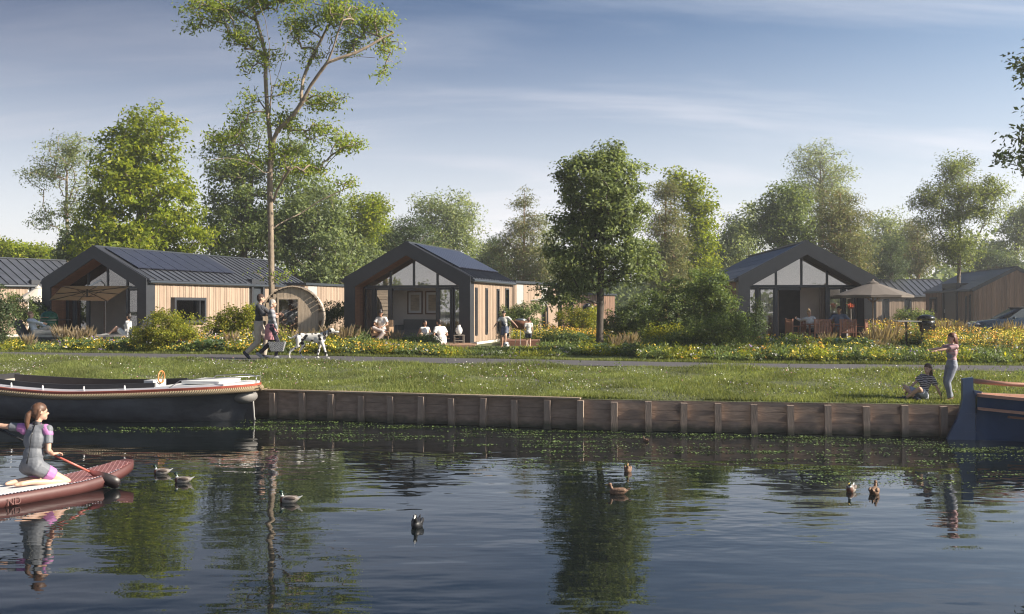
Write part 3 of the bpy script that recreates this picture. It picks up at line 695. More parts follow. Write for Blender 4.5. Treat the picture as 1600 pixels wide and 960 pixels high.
# px, d, crowns[(px,py,rx,ry)], clumps, leaves, leafsize
TREES = [
 ('linden_tree', 'bright yellow green broad tree behind the long chalet with solar panels', 215, 58, [(216, 300, 82, 95), (228, 215, 56, 55), (240, 180, 22, 24), (190, 240, 42, 50), (275, 345, 50, 60), (165, 345, 45, 55), (285, 225, 12, 30), (215, 385, 95, 40)], 420, 70, .24, 'lime', 'bark', .3, dict(rc=.75, shell=.42)),
 ('wispy_tree', 'thin wispy tree with bare forked stems behind the left end chalets', 105, 72, [(110, 240, 42, 36), (70, 270, 36, 28), (140, 285, 26, 35), (65, 340, 25, 20), (110, 330, 30, 30), (120, 385, 30, 25)], 300, 26, .19, 'pale', 'barkl', .12, dict(rc=.7, shell=.6, trunk_top=.6, wid=.4)),
 ('poplar_tree', 'grey green dense tree directly left of the tall forked trunk', 375, 64, [(365, 250, 52, 50), (385, 200, 34, 35), (350, 320, 48, 70), (420, 300, 60, 60), (390, 370, 80, 50), (480, 300, 45, 70), (460, 230, 34, 40)], 420, 60, .22, 'mid', 'bark', .28, dict(rc=.8, shell=.45)),
 ('oak_tree', 'darker leafy tree right of the tall forked trunk', 490, 58, [(490, 330, 50, 45), (520, 380, 45, 45), (455, 370, 50, 45), (510, 420, 60, 35)], 260, 60, .22, 'maple', 'bark', .25, dict(rc=.75, shell=.45)),
 ('birch_tree', 'light green slim birch behind the cabin between two chalets', 565, 70, [(570, 335, 40, 36), (590, 320, 20, 20), (545, 375, 35, 45), (585, 380, 30, 50)], 240, 55, .2, 'lime', 'barkl', .2, dict(rc=.8, shell=.5)),
 ('spruce_tree', 'dark conifer with layered boughs just behind the central gable ridge', 640, 66, [(640, 360, 36, 24), (625, 390, 40, 30), (660, 395, 35, 30)], 170, 60, .2, 'dark', 'bark', .2, dict(rc=.8, flat=.35, wid=.25, shell=.6)),
 ('willow_tree', 'hazy silvery rounded tree behind the roof of the central chalet', 705, 92, [(700, 335, 48, 38), (725, 355, 34, 32), (665, 325, 26, 25), (690, 385, 60, 35)], 300, 45, .24, 'pale', 'bark', .28, dict(rc=1.1, shell=.5)),
 ('pine_tree', 'tall tan pine right of the central chalet roof', 820, 72, [(820, 315, 17, 22), (822, 355, 34, 26), (818, 395, 40, 30), (825, 430, 40, 30), (780, 400, 22, 40)], 280, 60, .2, 'pine', 'barkp', .15, dict(rc=.75, flat=.5, wid=.26, shell=.6, trunk_top=.95)),
 ('aspen_tree', 'pale hazy tree showing between the tan pine and the big dark tree', 862, 105, [(858, 370, 22, 46), (870, 420, 34, 40)], 140, 45, .26, 'pale', 'bark', .2, dict(rc=1.1)),
 ('fir_tree', 'short dark fir left of the tan pine', 775, 84, [(772, 390, 18, 26), (770, 425, 30, 26)], 120, 60, .22, 'dark', 'bark', .2, dict(rc=.9, flat=.4, wid=.25)),
 ('maple_tree', 'large dense dark green tree standing on the lawn with dark trunk', 937, 32.4, [(938, 300, 64, 72), (945, 248, 38, 26), (950, 225, 16, 10), (868, 290, 14, 20), (1006, 335, 18, 18), (1000, 270, 12, 20), (905, 280, 38, 40), (975, 330, 38, 55), (900, 375, 38, 40), (960, 400, 56, 28), (890, 415, 34, 26), (1000, 400, 30, 25), (930, 360, 60, 40), (880, 455, 40, 22), (925, 440, 32, 16), (985, 430, 36, 18), (1012, 425, 22, 16), (868, 395, 20, 30), (870, 350, 14, 24)], 620, 58, .12, 'maple', 'barkd', .125, dict(rc=.35, shell=.36, trunk_top=.45, zpen=1.4)),
 ('pine_tree', 'tan pine leaning behind the right side of the big dark tree', 1040, 62, [(1040, 300, 20, 26), (1038, 345, 34, 28), (1045, 390, 38, 34), (1040, 430, 40, 30)], 280, 60, .2, 'pine', 'barkp', .15, dict(rc=.7, flat=.5, wid=.26, shell=.6, trunk_top=.95)),
 ('linden_tree', 'tall yellow green tree behind the tan pine near the middle right', 1078, 68, [(1070, 300, 26, 32), (1090, 330, 28, 50), (1095, 390, 28, 50), (1050, 285, 16, 22), (1080, 430, 40, 40)], 280, 60, .22, 'lime', 'bark', .24, dict(rc=.8, shell=.45)),
 ('hazel_tree', 'pale rounded tree just left of the dark gable on the right', 1155, 88, [(1160, 365, 38, 34), (1140, 400, 40, 35), (1175, 335, 18, 18)], 240, 50, .24, 'pale', 'bark', .22, dict(rc=1.0)),
 ('elm_tree', 'dense green tree rising behind the dark gabled chalet', 1228, 76, [(1228, 325, 44, 42), (1205, 360, 32, 34), (1245, 370, 36, 34)], 280, 60, .22, 'mid', 'bark', .25, dict(rc=.85, shell=.45)),
 ('feathery_tree', 'tallest feathery pale tree on the right, above the dark gable', 1280, 100, [(1276, 250, 40, 30), (1300, 275, 34, 28), (1250, 270, 28, 24), (1280, 310, 55, 36)], 300, 36, .24, 'pale', 'barkl', .26, dict(rc=1.1, flat=.5, wid=.35, trunk_top=.7)),
 ('pine_tree', 'broad brownish pine rising behind the right slope of the dark gable', 1312, 64, [(1310, 305, 28, 20), (1315, 340, 42, 26), (1308, 375, 48, 28), (1325, 410, 46, 28)], 320, 60, .2, 'pine', 'barkp', .16, dict(rc=.75, flat=.5, wid=.26, shell=.6, trunk_top=.95)),
 ('aspen_tree', 'pale hazy tree between the brownish pine and the olive tree', 1388, 105, [(1385, 355, 32, 28), (1415, 370, 30, 26), (1390, 395, 50, 30)], 240, 45, .26, 'pale', 'bark', .24, dict(rc=1.2)),
 ('fir_tree', 'dark conical fir behind the striped metal roof', 1392, 78, [(1392, 385, 14, 18), (1390, 415, 28, 24)], 110, 60, .2, 'dark', 'bark', .2, dict(rc=.8, flat=.4, wid=.25)),
 ('pine_tree', 'small tan pine above the striped metal roof', 1435, 84, [(1432, 360, 22, 20), (1438, 390, 34, 24), (1430, 415, 34, 18)], 200, 55, .22, 'pine', 'barkp', .15, dict(rc=.9, flat=.5, wid=.26, trunk_top=.95)),
 ('locust_tree', 'olive tree with open drooping crown and thin trunk behind the striped roof', 1500, 66, [(1495, 265, 34, 24), (1450, 310, 34, 22), (1545, 300, 36, 22), (1500, 310, 40, 40), (1480, 350, 30, 30), (1540, 335, 30, 18), (1445, 350, 22, 18), (1500, 390, 40, 28), (1470, 390, 26, 24)], 420, 48, .2, 'willow', 'bark', .11, dict(rc=.6, flat=.9, wid=.3, shell=.5)),
 ('hazel_tree', 'hazy tree at the right edge above the slate blue roof', 1585, 98, [(1590, 365, 28, 34), (1560, 395, 34, 24), (1610, 340, 34, 40)], 220, 45, .25, 'pale', 'bark', .22, dict(rc=1.1)),
 ('fir_tree', 'dark green conifers edge above the slate blue roof', 1535, 88, [(1535, 405, 30, 20), (1570, 412, 28, 16)], 120, 60, .22, 'dark', 'bark', .2, dict(rc=.9, flat=.4, wid=.25)),
 ('elm_tree', 'rounded bright hedge like tree at the far left edge above the seamed roof', 20, 80, [(15, 395, 45, 18), (60, 400, 36, 14), (-20, 390, 30, 22)], 160, 60, .24, 'lime', 'bark', .2, dict(rc=.9)),
 ('oak_tree', 'dark leafy tree low behind the peak of the left gable', 120, 66, [(125, 375, 26, 22), (105, 395, 26, 16), (150, 395, 36, 18)], 170, 60, .2, 'maple', 'bark', .2, dict(rc=.8)),
 ('oak_tree', 'dark green tree filling the gap above the pale cabin panel', 560, 62, [(560, 410, 40, 30), (520, 425, 30, 22)], 170, 60, .2, 'maple', 'bark', .2, dict(rc=.8)),
 ('hazel_tree', 'very hazy low tree between the silvery tree and the tan pine', 765, 110, [(762, 400, 30, 30), (790, 420, 34, 24)], 130, 45, .28, 'pale', 'bark', .22, dict(rc=1.2)),
 ('hazel_tree', 'hazy round tree low between the yellow green tree and the right gable', 1128, 108, [(1125, 405, 30, 26), (1150, 425, 30, 20)], 130, 45, .28, 'pale', 'bark', .22, dict(rc=1.2)),
 ('elm_tree', 'hazy green tree low behind the brownish pine and the taupe parasol', 1350, 112, [(1345, 375, 30, 30), (1360, 405, 40, 28)], 160, 45, .28, 'mid', 'bark', .22, dict(rc=1.2)),
 ('elm_tree', 'hazy green tree low left of the silvery tree, over the gable of the central chalet', 600, 96, [(600, 380, 34, 32), (620, 410, 40, 26)], 160, 45, .26, 'mid', 'bark', .22, dict(rc=1.1)),
]
for i, (nm, lb, px, d, cr_, cl, lv, ls, lm, bk, r0, kw) in enumerate(TREES):
    tree(nm, lb, px, d, cr_, cl, lv, ls, LM[lm], MT[bk], R0=r0, seed=20+i, group=G, **kw)
# tree whose branches reach in at the right edge
tree('plane_tree', 'near tree at the right edge, only dark leafy branch ends reach into view', 1700, 27, [(1610, 110, 36, 60), (1600, 240, 34, 55), (1680, 170, 70, 190), (1625, 180, 26, 40)], 240, 34, .15, LM['maple'], MT['bark'], R0=.25, seed=77, rc=.4, trunk_top=.8)
# far wood closing the horizon
rng = np.random.default_rng(5)
P = []
for k in range(620):
    px = rng.uniform(-500, 2100); d = rng.uniform(120, 175); hgt = 7.0+2.8*math.sin(px*.013)+2.0*math.sin(px*.041+2)+rng.uniform(-1, 1.5)
    c = np.array([X(px, d), d, GZ]); n = 110
    v = rng.normal(0, 1, (n, 3)); v /= np.linalg.norm(v, axis=1, keepdims=True)
    P.append(c + np.array([0, 0, hgt*.5]) + v*np.array([2.6, 2.6, hgt*.52])*rng.uniform(.6, 1, (n, 1)))
P = np.concatenate(P); V = leaf_quads(P, .75, rng, np.array([[0, -.3, .6]]), wid=.8)
tag(link('distant_woodland', np_mesh('distant_woodland', V, quadsF(len(P))), None, LM['mid']), 'hazy distant woodland closing the horizon behind all the chalets', 'woodland', kind='stuff')
# opposite shore behind the camera (seen in the panes)
q = MB(); q.box(-260, 260, -190, -118, -.5, .5); tag(q.build('far_shore', MT['turf']), kind='structure')
P = []
for k in range(330):
    x_ = rng.uniform(-190, 190); y_ = rng.uniform(-150, -124); hgt = 6.2+1.6*math.sin(x_*.09)+1.2*math.sin(x_*.31)+rng.uniform(-1, 1); v = rng.normal(0, 1, (60, 3)); v /= np.linalg.norm(v, axis=1, keepdims=True)
    P.append(np.array([x_, y_, .5+hgt*.5])+v*np.array([2.4, 2.4, hgt*.5])*rng.uniform(.5, 1, (60, 1)))
P = np.concatenate(P); V = leaf_quads(P, .9, rng, np.array([[0, .3, .6]]), wid=.8)
tag(link('shore_woodland', np_mesh('shore_woodland', V, quadsF(len(P))), None, LM['mid']), 'low woodland on the opposite shore, mirrored in the gable panes', 'woodland', kind='stuff')
print('trees ok')
# ------------------------------------------------------------------ people
PMAT = {}
def cm(key, c, rough=.75, **k):
    if key not in PMAT: PMAT[key] = pm(key, c, k.pop('var', .1), rough, k.pop('scale', 12), k.pop('bump', .1), **k)
    return PMAT[key]
def stripemat(key, c1, c2, freq, dirv='Z', rough=.8, th=.5, dist=1.5):
    m, nt, b = mat_new(key); tc = N(nt, 'ShaderNodeTexCoord'); w = N(nt, 'ShaderNodeTexWave', bands_direction=dirv); w.inputs['Scale'].default_value = freq; w.inputs['Distortion'].default_value = dist; w.inputs['Detail Scale'].default_value = 1.5
    nt.links.new(tc.outputs['Object'], w.inputs[0]); cr = N(nt, 'ShaderNodeValToRGB'); e = cr.color_ramp.elements
    e[0].position = th-.06; e[1].position = th+.06; e[0].color = (*c1, 1); e[1].color = (*c2, 1)
    nt.links.new(w.outputs[0], cr.inputs[0]); nt.links.new(cr.outputs[0], b.inputs['Base Color']); b.inputs['Roughness'].default_value = rough; return m
skin1 = cm('fair_skin', (.58, .36, .26), .5, var=.06, bump=0); skin2 = cm('tan_skin', (.42, .24, .16), .5, var=.06, bump=0)
hair_br = cm('brown_hair', (.11, .055, .032), .5, var=.4, scale=40, stretch=(1, 1, .1)); hair_dk = cm('dark_hair', (.025, .018, .015), .45, var=.3, scale=40); hair_gr = cm('grey_hair', (.42, .38, .34), .6, var=.2, scale=40); hair_bl = cm('blond_hair', (.36, .24, .12), .6, var=.3, scale=40)
eye_m = cm('eye_dark', (.02, .015, .012), .2, bump=0); lip_m = cm('lips', (.42, .16, .13), .5, bump=0)
RQ = []
def remesh_later(mb, vox, name, parent, mat, extra=None, sm=4):
    o = link('tmp', mb.mesh('tmp')); m = o.modifiers.new('r', 'REMESH'); m.mode = 'VOXEL'; m.voxel_size = vox; m.use_smooth_shade = True
    if sm: k = o.modifiers.new('s', 'SMOOTH'); k.iterations = sm; k.factor = .5
    holder = bpy.data.objects.new(name, bpy.data.meshes.new(name)); COL.objects.link(holder); holder.parent = parent
    RQ.append((o, holder, mat, extra)); return holder
def flush_remesh():
    dg = bpy.context.evaluated_depsgraph_get(); dg.update()
    for o, h, mat, extra in RQ:
        me = bpy.data.meshes.new_from_object(o.evaluated_get(dg)); me.name = h.name
        if extra is not None:
            nv = len(me.vertices); V = np.empty(nv*3, np.float32); me.vertices.foreach_get('co', V); V = V.reshape(-1, 3).tolist()
            Fs = [list(p.vertices) for p in me.polygons] + [[i+nv for i in f] for f in extra.f]
            me2 = bpy.data.meshes.new(h.name); me2.from_pydata(V + [tuple(v) for v in extra.v], [], Fs); me = me2
        me.materials.clear(); me.materials.append(mat); me.shade_smooth(); h.data = me
    for o, *_ in RQ: bpy.data.objects.remove(o)
    RQ.clear()
def ik(a, b, l1, l2, hint):
    a = Vector(a); b = Vector(b); d = b-a; L = min(d.length, (l1+l2)*.999); L = max(L, abs(l1-l2)+.01); dn = d.normalized()
    x = (l1*l1-l2*l2+L*L)/(2*L); h = math.sqrt(max(0, l1*l1-x*x)); hv = Vector(hint); hv = hv-dn*hv.dot(dn)
    hv = hv.normalized() if hv.length > 1e-4 else dn.orthogonal().normalized()
    return a+dn*x+hv*h, a+dn*L
def basis(R_, F_, U_): return Matrix((R_, F_, U_)).transposed().to_4x4()
def person(label, loc, rz, H, pose, top=None, bottom=None, shoes=None, hair=('short', None), skin=None, sex='m', vox=.016, group=None, extras=(), child=False, cat='person'):
    s = H/1.75; root = thing('person', label, cat, loc, rz, group); skin = skin or skin1
    g = lambda k, dflt: pose.get(k, dflt)
    V3 = lambda t: Vector(t)*1.0
    pel = V3(g('pel', (0, 0, .93))); lf, ls = g('lean', (3, 0)); tw = g('twist', 0)
    Rm = Euler((R(-lf), R(ls), R(g('pyaw', 0)))).to_matrix()
    U = Rm @ Vector((0, 0, 1)); Rp = Rm @ Vector((1, 0, 0)); Rv = Matrix.Rotation(R(tw), 3, U) @ Rp; Fv = U.cross(Rv); Fp = U.cross(Rp)
    cl = g('curl', 0); U2 = (U + Fv*math.sin(R(cl))).normalized()
    fem = sex == 'f'; sw = .155 if fem else .18; kx = .9 if fem else 1.0
    mid = pel+U*.22; ch = mid+U2*.14; nk = mid+U2*.29; shl = {1: mid+U2*.245+Rv*sw, -1: mid+U2*.245-Rv*sw}
    hy, hp = g('head', (0, 0)); hsc = 1.14 if child else 1.0
    Hm = Matrix.Rotation(R(hy), 3, U2) @ basis(Rv, U2.cross(Rv), U2).to_3x3() if False else None
    Hr = Euler((R(-hp), 0, R(tw*0+hy+g('pyaw', 0)))).to_matrix()
    Hb = Hr.to_4x4(); hU = Hr @ Vector((0, 0, 1)); hF = Hr @ Vector((0, 1, 0)); hR = Hr @ Vector((1, 0, 0))
    hc = nk + (U2*.5+hU*.5).normalized()*.165 + hF*.02
    hip = {1: pel+Rp*.088-U*.04, -1: pel-Rp*.088-U*.04}
    arms = {}; legs = {}
    for sd_, nm in ((1, 'r'), (-1, 'l')):
        w0 = g('h'+nm, (sd_*.28, .05, .82)); el, wr = ik(shl[sd_], w0, .275, .245, g('e'+nm, (sd_*.4, -1, -.2))); arms[sd_] = (shl[sd_], el, wr)
        a0 = g('f'+nm, (sd_*.1, 0, .08)); kn, an = ik(hip[sd_], a0, .425, .41, g('k'+nm, (0, 1, 0))); legs[sd_] = (hip[sd_], kn, an)
    S = Matrix.Diagonal((s, s, s, 1))
    def mk(): return MB()
    B = basis(Rv, Fv, U); Bp = basis(Rp, Fp, U); B2 = basis(Rv, U2.cross(Rv), U2)
    def torso(q, e=0.0, full=True):
        q.ell(pel, ((.16 if fem else .155)+e, .105+e, .115+e), T=Bp)
        q.ell(pel+U*.13, ((.125 if fem else .14)+e, .092+e, .13+e), T=B)
        q.ell(mid+U2*.1, ((.14 if fem else .16)+e, .1+e, .16+e), T=B2)
        if fem:
            for k in (-1, 1): q.ell(mid+U2*.1+Rv*.062*k+B2.to_3x3() @ Vector((0, .07, 0)), (.055+e, .05+e, .055+e), T=B2)
        q.cap(shl[1]-Rv*.03, shl[-1]+Rv*.03, .058+e, n=12); q.ell(mid+U2*.2, (.125+e, .085+e, .09+e), T=B2)
    def foot(q, sd_, e=0.0):
        an = legs[sd_][2]; kn = legs[sd_][1]; td = Vector(g('t'+('r' if sd_ > 0 else 'l'), (sd_*.15, 1, -.12))).normalized()
        heel = an - td*.045 - Vector((0, 0, .03))*1.0 if abs(td.z) < .7 else an
        dn = (an-kn).normalized(); side = td.cross(dn); 
        heel = an + dn*.035 - td*.04; ball = an + dn*.05 + td*.13; toe = an + dn*.055 + td*.19
        q.cap(heel, ball, .034+e, .034+e); q.cap(ball, toe, .034+e, .022+e); q.cap(an, ball, .034+e, .024+e)
        if side.length > .1: side.normalize(); q.cap(ball-side*.018, ball+side*.018, .026+e, .026+e)
    # ---------------- skin
    q = mk(); torso(q); q.cap(nk-U2*.02, hc-hU*.05, .05*kx, .045*kx)
    hs = hsc
    q.ell(hc+hU*.022, (.073*hs, .091*hs, .092*hs), T=Hb); q.ell(hc+hF*.028*hs-hU*.045*hs, (.054*hs, .062*hs, .06*hs), T=Hb)
    q.cap(hc+hF*.076*hs-hU*.065*hs, hc+hF*.07*hs-hU*.085*hs, .02*hs, .022*hs)
    q.cap(hc+hF*.085*hs+hU*.012*hs, hc+hF*.106*hs-hU*.024*hs, .009*hs, .013*hs); q.ell(hc+hF*.068*hs+hU*.025*hs, (.05*hs, .022*hs, .018*hs), T=Hb)
    for k in (-1, 1): q.ell(hc+hR*.076*k*hs-hF*.005, (.012*hs, .02*hs, .032*hs), T=Hb, n=10)
    ex = mk()
    for sd_ in (1, -1):
        a, e_, w_ = arms[sd_]; q.cap(a, e_, .048*kx, .037*kx); q.cap(e_, e_+(w_-e_)*.4, .038*kx, .039*kx); q.cap(e_+(w_-e_)*.35, w_, .039*kx, .026*kx)
        h_, k_, an = legs[sd_]; q.cap(h_, k_, .088, .056); q.cap(k_, k_+(an-k_)*.35, .055, .057); q.cap(k_+(an-k_)*.3, an, .056, .036)
        foot(q, sd_)
        fd = (w_-e_).normalized(); pd = g('p'+('r' if sd_ > 0 else 'l'), None)       # hand direction
        if pd: fd = Vector(pd).normalized()
        pn = Vector(g('n'+('r' if sd_ > 0 else 'l'), (-sd_, 0, -.2))); pn = (pn-fd*pn.dot(fd)).normalized(); sv = fd.cross(pn)
        Hb3 = basis(sv, pn, fd); pc = w_+fd*.048
        q.ell(pc, (.04*kx, .017, .052), T=Hb3); q.cap(w_, w_+fd*.05, .024, .02)
        curl = g('c'+('r' if sd_ > 0 else 'l'), .45); fist = curl > .9
        thumb_side = -1 if (sv.dot(Vector((0, 1, .3))) < 0) else 1
        for i, fl in enumerate((.068, .077, .071, .056)):
            off = sv*thumb_side*(.028-.019*i)*kx; b0 = w_+fd*.088+off; d1 = (fd+pn*curl*.5).normalized(); d2 = (fd+pn*curl*1.3).normalized(); d3 = (fd*(1-curl*.9)+pn*curl*1.8).normalized()
            p1 = b0+d1*fl*.45; p2 = p1+d2*fl*.32; ex.tube([b0-fd*.012, b0, p1, p2, p2+d3*fl*.25], [.0088, .0092, .0085, .0078, .0055], 6)
        b0 = w_+fd*.03+sv*thumb_side*.032; d1 = (fd*.7+sv*thumb_side*.75+pn*.25).normalized(); d2 = (fd+pn*curl*.6+sv*thumb_side*.2).normalized()
        ex.tube([b0-d1*.015, b0, b0+d1*.034, b0+d1*.034+d2*.03], [.010, .0115, .0105, .007], 6)
    for mbx in (q, ex): mbx.v = [tuple(S @ Vector(v)) for v in mbx.v]
    vx = vox
    remesh_later(q, vx, 'body', root, skin, ex)
    # face
    for k in (-1, 1):
        w = mk(); w.ell(hc+hR*.031*k*hs+hF*.083*hs+hU*.006*hs, (.013*hs, .008*hs, .0075*hs), n=8, m=6, T=Hb); w.v = [tuple(S @ Vector(v)) for v in w.v]; w.build('eye', eye_m, root, True)
        w = mk(); w.ell(hc+hR*.031*k*hs+hF*.088*hs+hU*.028*hs, (.018*hs, .005*hs, .004*hs), n=8, m=6, T=Hb); w.v = [tuple(S @ Vector(v)) for v in w.v]; w.build('eyebrow', hair[1] or hair_br, root, True)
    w = mk(); w.ell(hc+hF*.09*hs-hU*.052*hs, (.023*hs, .007*hs, .006*hs), n=10, m=6, T=Hb); w.v = [tuple(S @ Vector(v)) for v in w.v]; w.build('mouth', lip_m, root, True)
    # hair
    ht, hm = hair
    if ht:
        q = mk(); q.ell(hc-hF*.012*hs+hU*.042*hs, (.082*hs, .098*hs, .088*hs), T=Hb); q.ell(hc-hF*.04*hs+hU*.0*hs, (.079*hs, .07*hs, .09*hs), T=Hb)
        if ht in ('long', 'ponytail', 'bob', 'braid'):
            for k in (-1, 1): q.cap(hc+hR*.066*k*hs-hF*.02+hU*.02, hc+hR*.062*k*hs-hF*.045*hs-hU*.075*hs, .03*hs, .022*hs)
        if ht == 'long': q.ell(hc-hF*.07*hs-hU*.12*hs, (.08*hs, .04*hs, .15*hs), T=Hb); q.cap(hc-hF*.08*hs-hU*.1*hs, nk-Fv*.1-U2*.13, .06*hs, .03*hs)
        if ht == 'ponytail':
            q.cap(hc-hF*.1*hs+hU*.01*hs, hc-hF*.135*hs-hU*.03*hs, .03, .036); q.cap(hc-hF*.135*hs-hU*.03*hs, hc-hF*.15*hs-hU*.12*hs, .038, .034); q.cap(hc-hF*.15*hs-hU*.12*hs, hc-hF*.13*hs-hU*.27*hs, .034, .012)
        if ht == 'braid': q.cap(hc-hF*.09*hs, hc-hF*.12-hU*.15, .045, .04); q.cap(hc-hF*.12-hU*.15, hc-hF*.13-hU*.38, .04, .015)
        if ht == 'bun': q.ell(hc-hF*.05*hs+hU*.135*hs, (.042, .042, .038))
        if ht == 'bob': q.ell(hc-hF*.04*hs-hU*.05*hs, (.085*hs, .06*hs, .07*hs), T=Hb)
        q.v = [tuple(S @ Vector(v)) for v in q.v]; remesh_later(q, vx*.85, 'hair', root, hm, sm=3)
    def sleeve(q, sd_, kind, e):
        a, e_, w_ = arms[sd_]
        q.cap(a-(a-e_)*.0, a+(e_-a)*.25, .056+e, .052+e)
        if kind == 'tee': q.cap(a, a+(e_-a)*.68, .054+e, .055+e, flat=True)
        elif kind == 'long': q.cap(a, e_, .05+e, .042+e); q.cap(e_, w_-(w_-e_)*.06, .042+e, .034+e, flat=False)
        elif kind == 'elbow': q.cap(a, e_, .052+e, .044+e); q.cap(e_, e_+(w_-e_)*.25, .044+e, .042+e, flat=True)
    if top:
        kind, tm = top; e = .013 if kind != 'wet' else .007
        q = mk(); torso(q, e); 
        if kind != 'tank':
            for sd_ in (1, -1): sleeve(q, sd_, 'tee' if kind == 'wet' else kind, e if kind != 'wet' else .002)
        hem = g('hem', .0)
        if hem: q.cap(pel+U*.05, pel-U*hem, .17, .175, n=14, flat=True)
        q.cap(nk-U2*.045, nk-U2*.0, .07, .056+e*.5, flat=True)
        q.v = [tuple(S @ Vector(v)) for v in q.v]; remesh_later(q, vx*.9, {'wet': 'wetsuit', 'long': 'shirt', 'elbow': 'shirt', 'tank': 'top', 'tee': 'shirt'}[kind], root, tm)
    if bottom:
        kind, bm2 = bottom; e = .016 if kind in ('long', 'short') else .008
        q = mk(); q.ell(pel+U*.01, ((.165 if fem else .16)+e, .11+e, .115+e), T=Bp)
        if kind != 'skirt':
            fr = {'long': 1.0, 'short': .75, 'crop': 1.0, 'leggings': 1.0, 'wet': .55}[kind]
            for sd_ in (1, -1):
                h_, k_, an = legs[sd_]
                q.cap(h_+U*.02, h_+(k_-h_)*min(fr, .6), .094+e, .09+e*1.2 - .02*min(fr, .6)+ (.012 if kind == 'short' else 0), flat=True); q.cap(h_, h_+(k_-h_)*.2, .092+e, .088+e)
                if fr > .6: q.cap(h_+(k_-h_)*.5, h_+(k_-h_)*fr, .084+e, (.062 if fr == 1 else .082)+e, flat=fr < 1)
                if fr == 1.0:
                    f2 = .98 if kind != 'crop' else .8
                    q.cap(k_, k_+(an-k_)*.3, .06+e, .062+e); q.cap(k_+(an-k_)*.25, k_+(an-k_)*f2, .062+e, (.048 if kind != 'leggings' else .038)+e*1.1, flat=True)
        else:
            kk = (legs[1][1]+legs[-1][1])/2; q.cap(pel+U*.1, pel, .125, .172, n=18, flat=True); q.cap(pel+U*.02, pel+(kk-pel)*1.0, .172, .19, n=18, flat=True)
        q.v = [tuple(S @ Vector(v)) for v in q.v]; remesh_later(q, vx*.9, 'skirt' if kind == 'skirt' else ('shorts' if kind == 'short' else ('wetsuit_legs' if kind == 'wet' else 'trousers')), root, bm2)
    if shoes:
        for sd_ in (1, -1):
            q = mk(); foot(q, sd_, .009); q.v = [tuple(S @ Vector(v)) for v in q.v]; remesh_later(q, vx*.9, 'shoe', root, shoes, sm=2)
    info = dict(root=root, S=S, s=s, hc=hc, hF=hF, hU=hU, hR=hR, pel=pel, U=U, U2=U2, Rv=Rv, Fv=Fv, mid=mid, shl=shl, arms=arms, legs=legs, nk=nk, Hb=Hb, B2=B2, Bp=Bp, vox=vx)
    return info
def wpos(info, v): return info['root'].matrix_basis @ (info['S'] @ Vector(v))
def addpart(info, fn, name, mat, vox=None, sm=3):
    q = MB(); fn(q, info); q.v = [tuple(info['S'] @ Vector(v)) for v in q.v]
    if vox: return remesh_later(q, vox, name, info['root'], mat, sm=sm)
    return q.build(name, mat, info['root'], True)
DK = .12     # deck height
white_c = cm('white_cotton', (.68, .67, .64)); cream_c = cm('cream_linen', (.52, .48, .42)); navy = cm('navy_cloth', (.035, .045, .07)); lblue = cm('light_blue_linen', (.55, .6, .66))
# --- man reclining at the left end, facing right
d = 37.0
person('man in pale blue shirt and cream trousers reclining on the left garden lounger', (X(58, d), d, GZ), R(-90), 1.8,
  dict(pel=(0, -.05, .50), lean=(-28, 0), curl=14, head=(10, -4), hr=(.2, .42, .80), hl=(-.2, .3, .66), er=(.5, -.3, -1), el=(-.5, -.3, -1), fr=(.12, .92, .50), fl=(-.14, .66, .42), kr=(0, .3, 1), kl=(0, .2, 1), tr=(.1, 1, .4), tl=(0, 1, .1)),
  ('long', lblue), ('long', cream_c), None, ('short', cm('sandy_hair', (.25, .14, .09))), vox=.02)
# --- woman at house A, facing left with knees up
person('woman in white shirt and shorts sitting with bare knees drawn up, facing left', (X(196, d), d, GZ), R(88), 1.68,
  dict(pel=(0, 0, .47), lean=(-14, 0), head=(-8, 0), hr=(.2, -.12, .40), hl=(-.24, -.2, .42), er=(.3, -1, .2), el=(-.3, -1, .2), fr=(.1, .78, .46), fl=(-.1, .62, .46), kr=(0, .2, 1), kl=(0, .1, 1), tr=(0, 1, -.1), tl=(0, 1, -.1)),
  ('long', white_c), ('short', white_c), cm('white_shoe', (.5, .5, .48)), ('bun', hair_dk), sex='f', vox=.02)
# --- walking couple on the path
dw = 27.6
W1 = person('man in dark jumper and beige trousers walking on the path, hand raised', (X(404, dw), dw, GZ+.045), R(-88), 1.84,
  dict(pel=(0, 0, .90), lean=(4, 0), head=(18, 0), hr=(.22, .42, 1.12), hl=(-.28, .46, 1.16), er=(.7, -.6, -.5), el=(-.6, -.6, -.6), fr=(.08, -.30, .15), fl=(-.08, .13, .07), kr=(0, 1, .1), tr=(0, .8, -.75), tl=(0, 1, -.05), cr=.5, cl=.5),
  ('elbow', cm('charcoal_knit', (.035, .037, .045))), ('long', cm('beige_chino', (.46, .40, .33))), cm('navy_shoe', (.03, .035, .06)), ('short', cm('dark_brown_hair', (.05, .025, .018))), vox=.016)
stripes = stripemat('navy_white_stripe', (.55, .55, .55), (.03, .035, .07), 9, 'Z', th=.35, dist=.3)
W2 = person('grey haired woman in striped top and pink skirt walking with a basket bag', (X(424, dw-.25), dw-.25, GZ+.045), R(-80), 1.68,
  dict(pel=(0, 0, .90), lean=(2, 0), head=(-8, 0), hr=(.22, .18, .80), hl=(-.26, -.02, .84), er=(.4, -1, -.2), el=(-.4, -1, -.2), fr=(.09, .13, .07), fl=(-.08, -.34, .15), kr=(0, 1, .1), tr=(.1, 1, -.05), tl=(0, .85, -.6), cr=.95),
  ('long', stripes), ('leggings', cm('dark_tights', (.03, .028, .045))), cm('grey_shoe', (.3, .3, .32)), ('bob', hair_gr), sex='f', vox=.016)
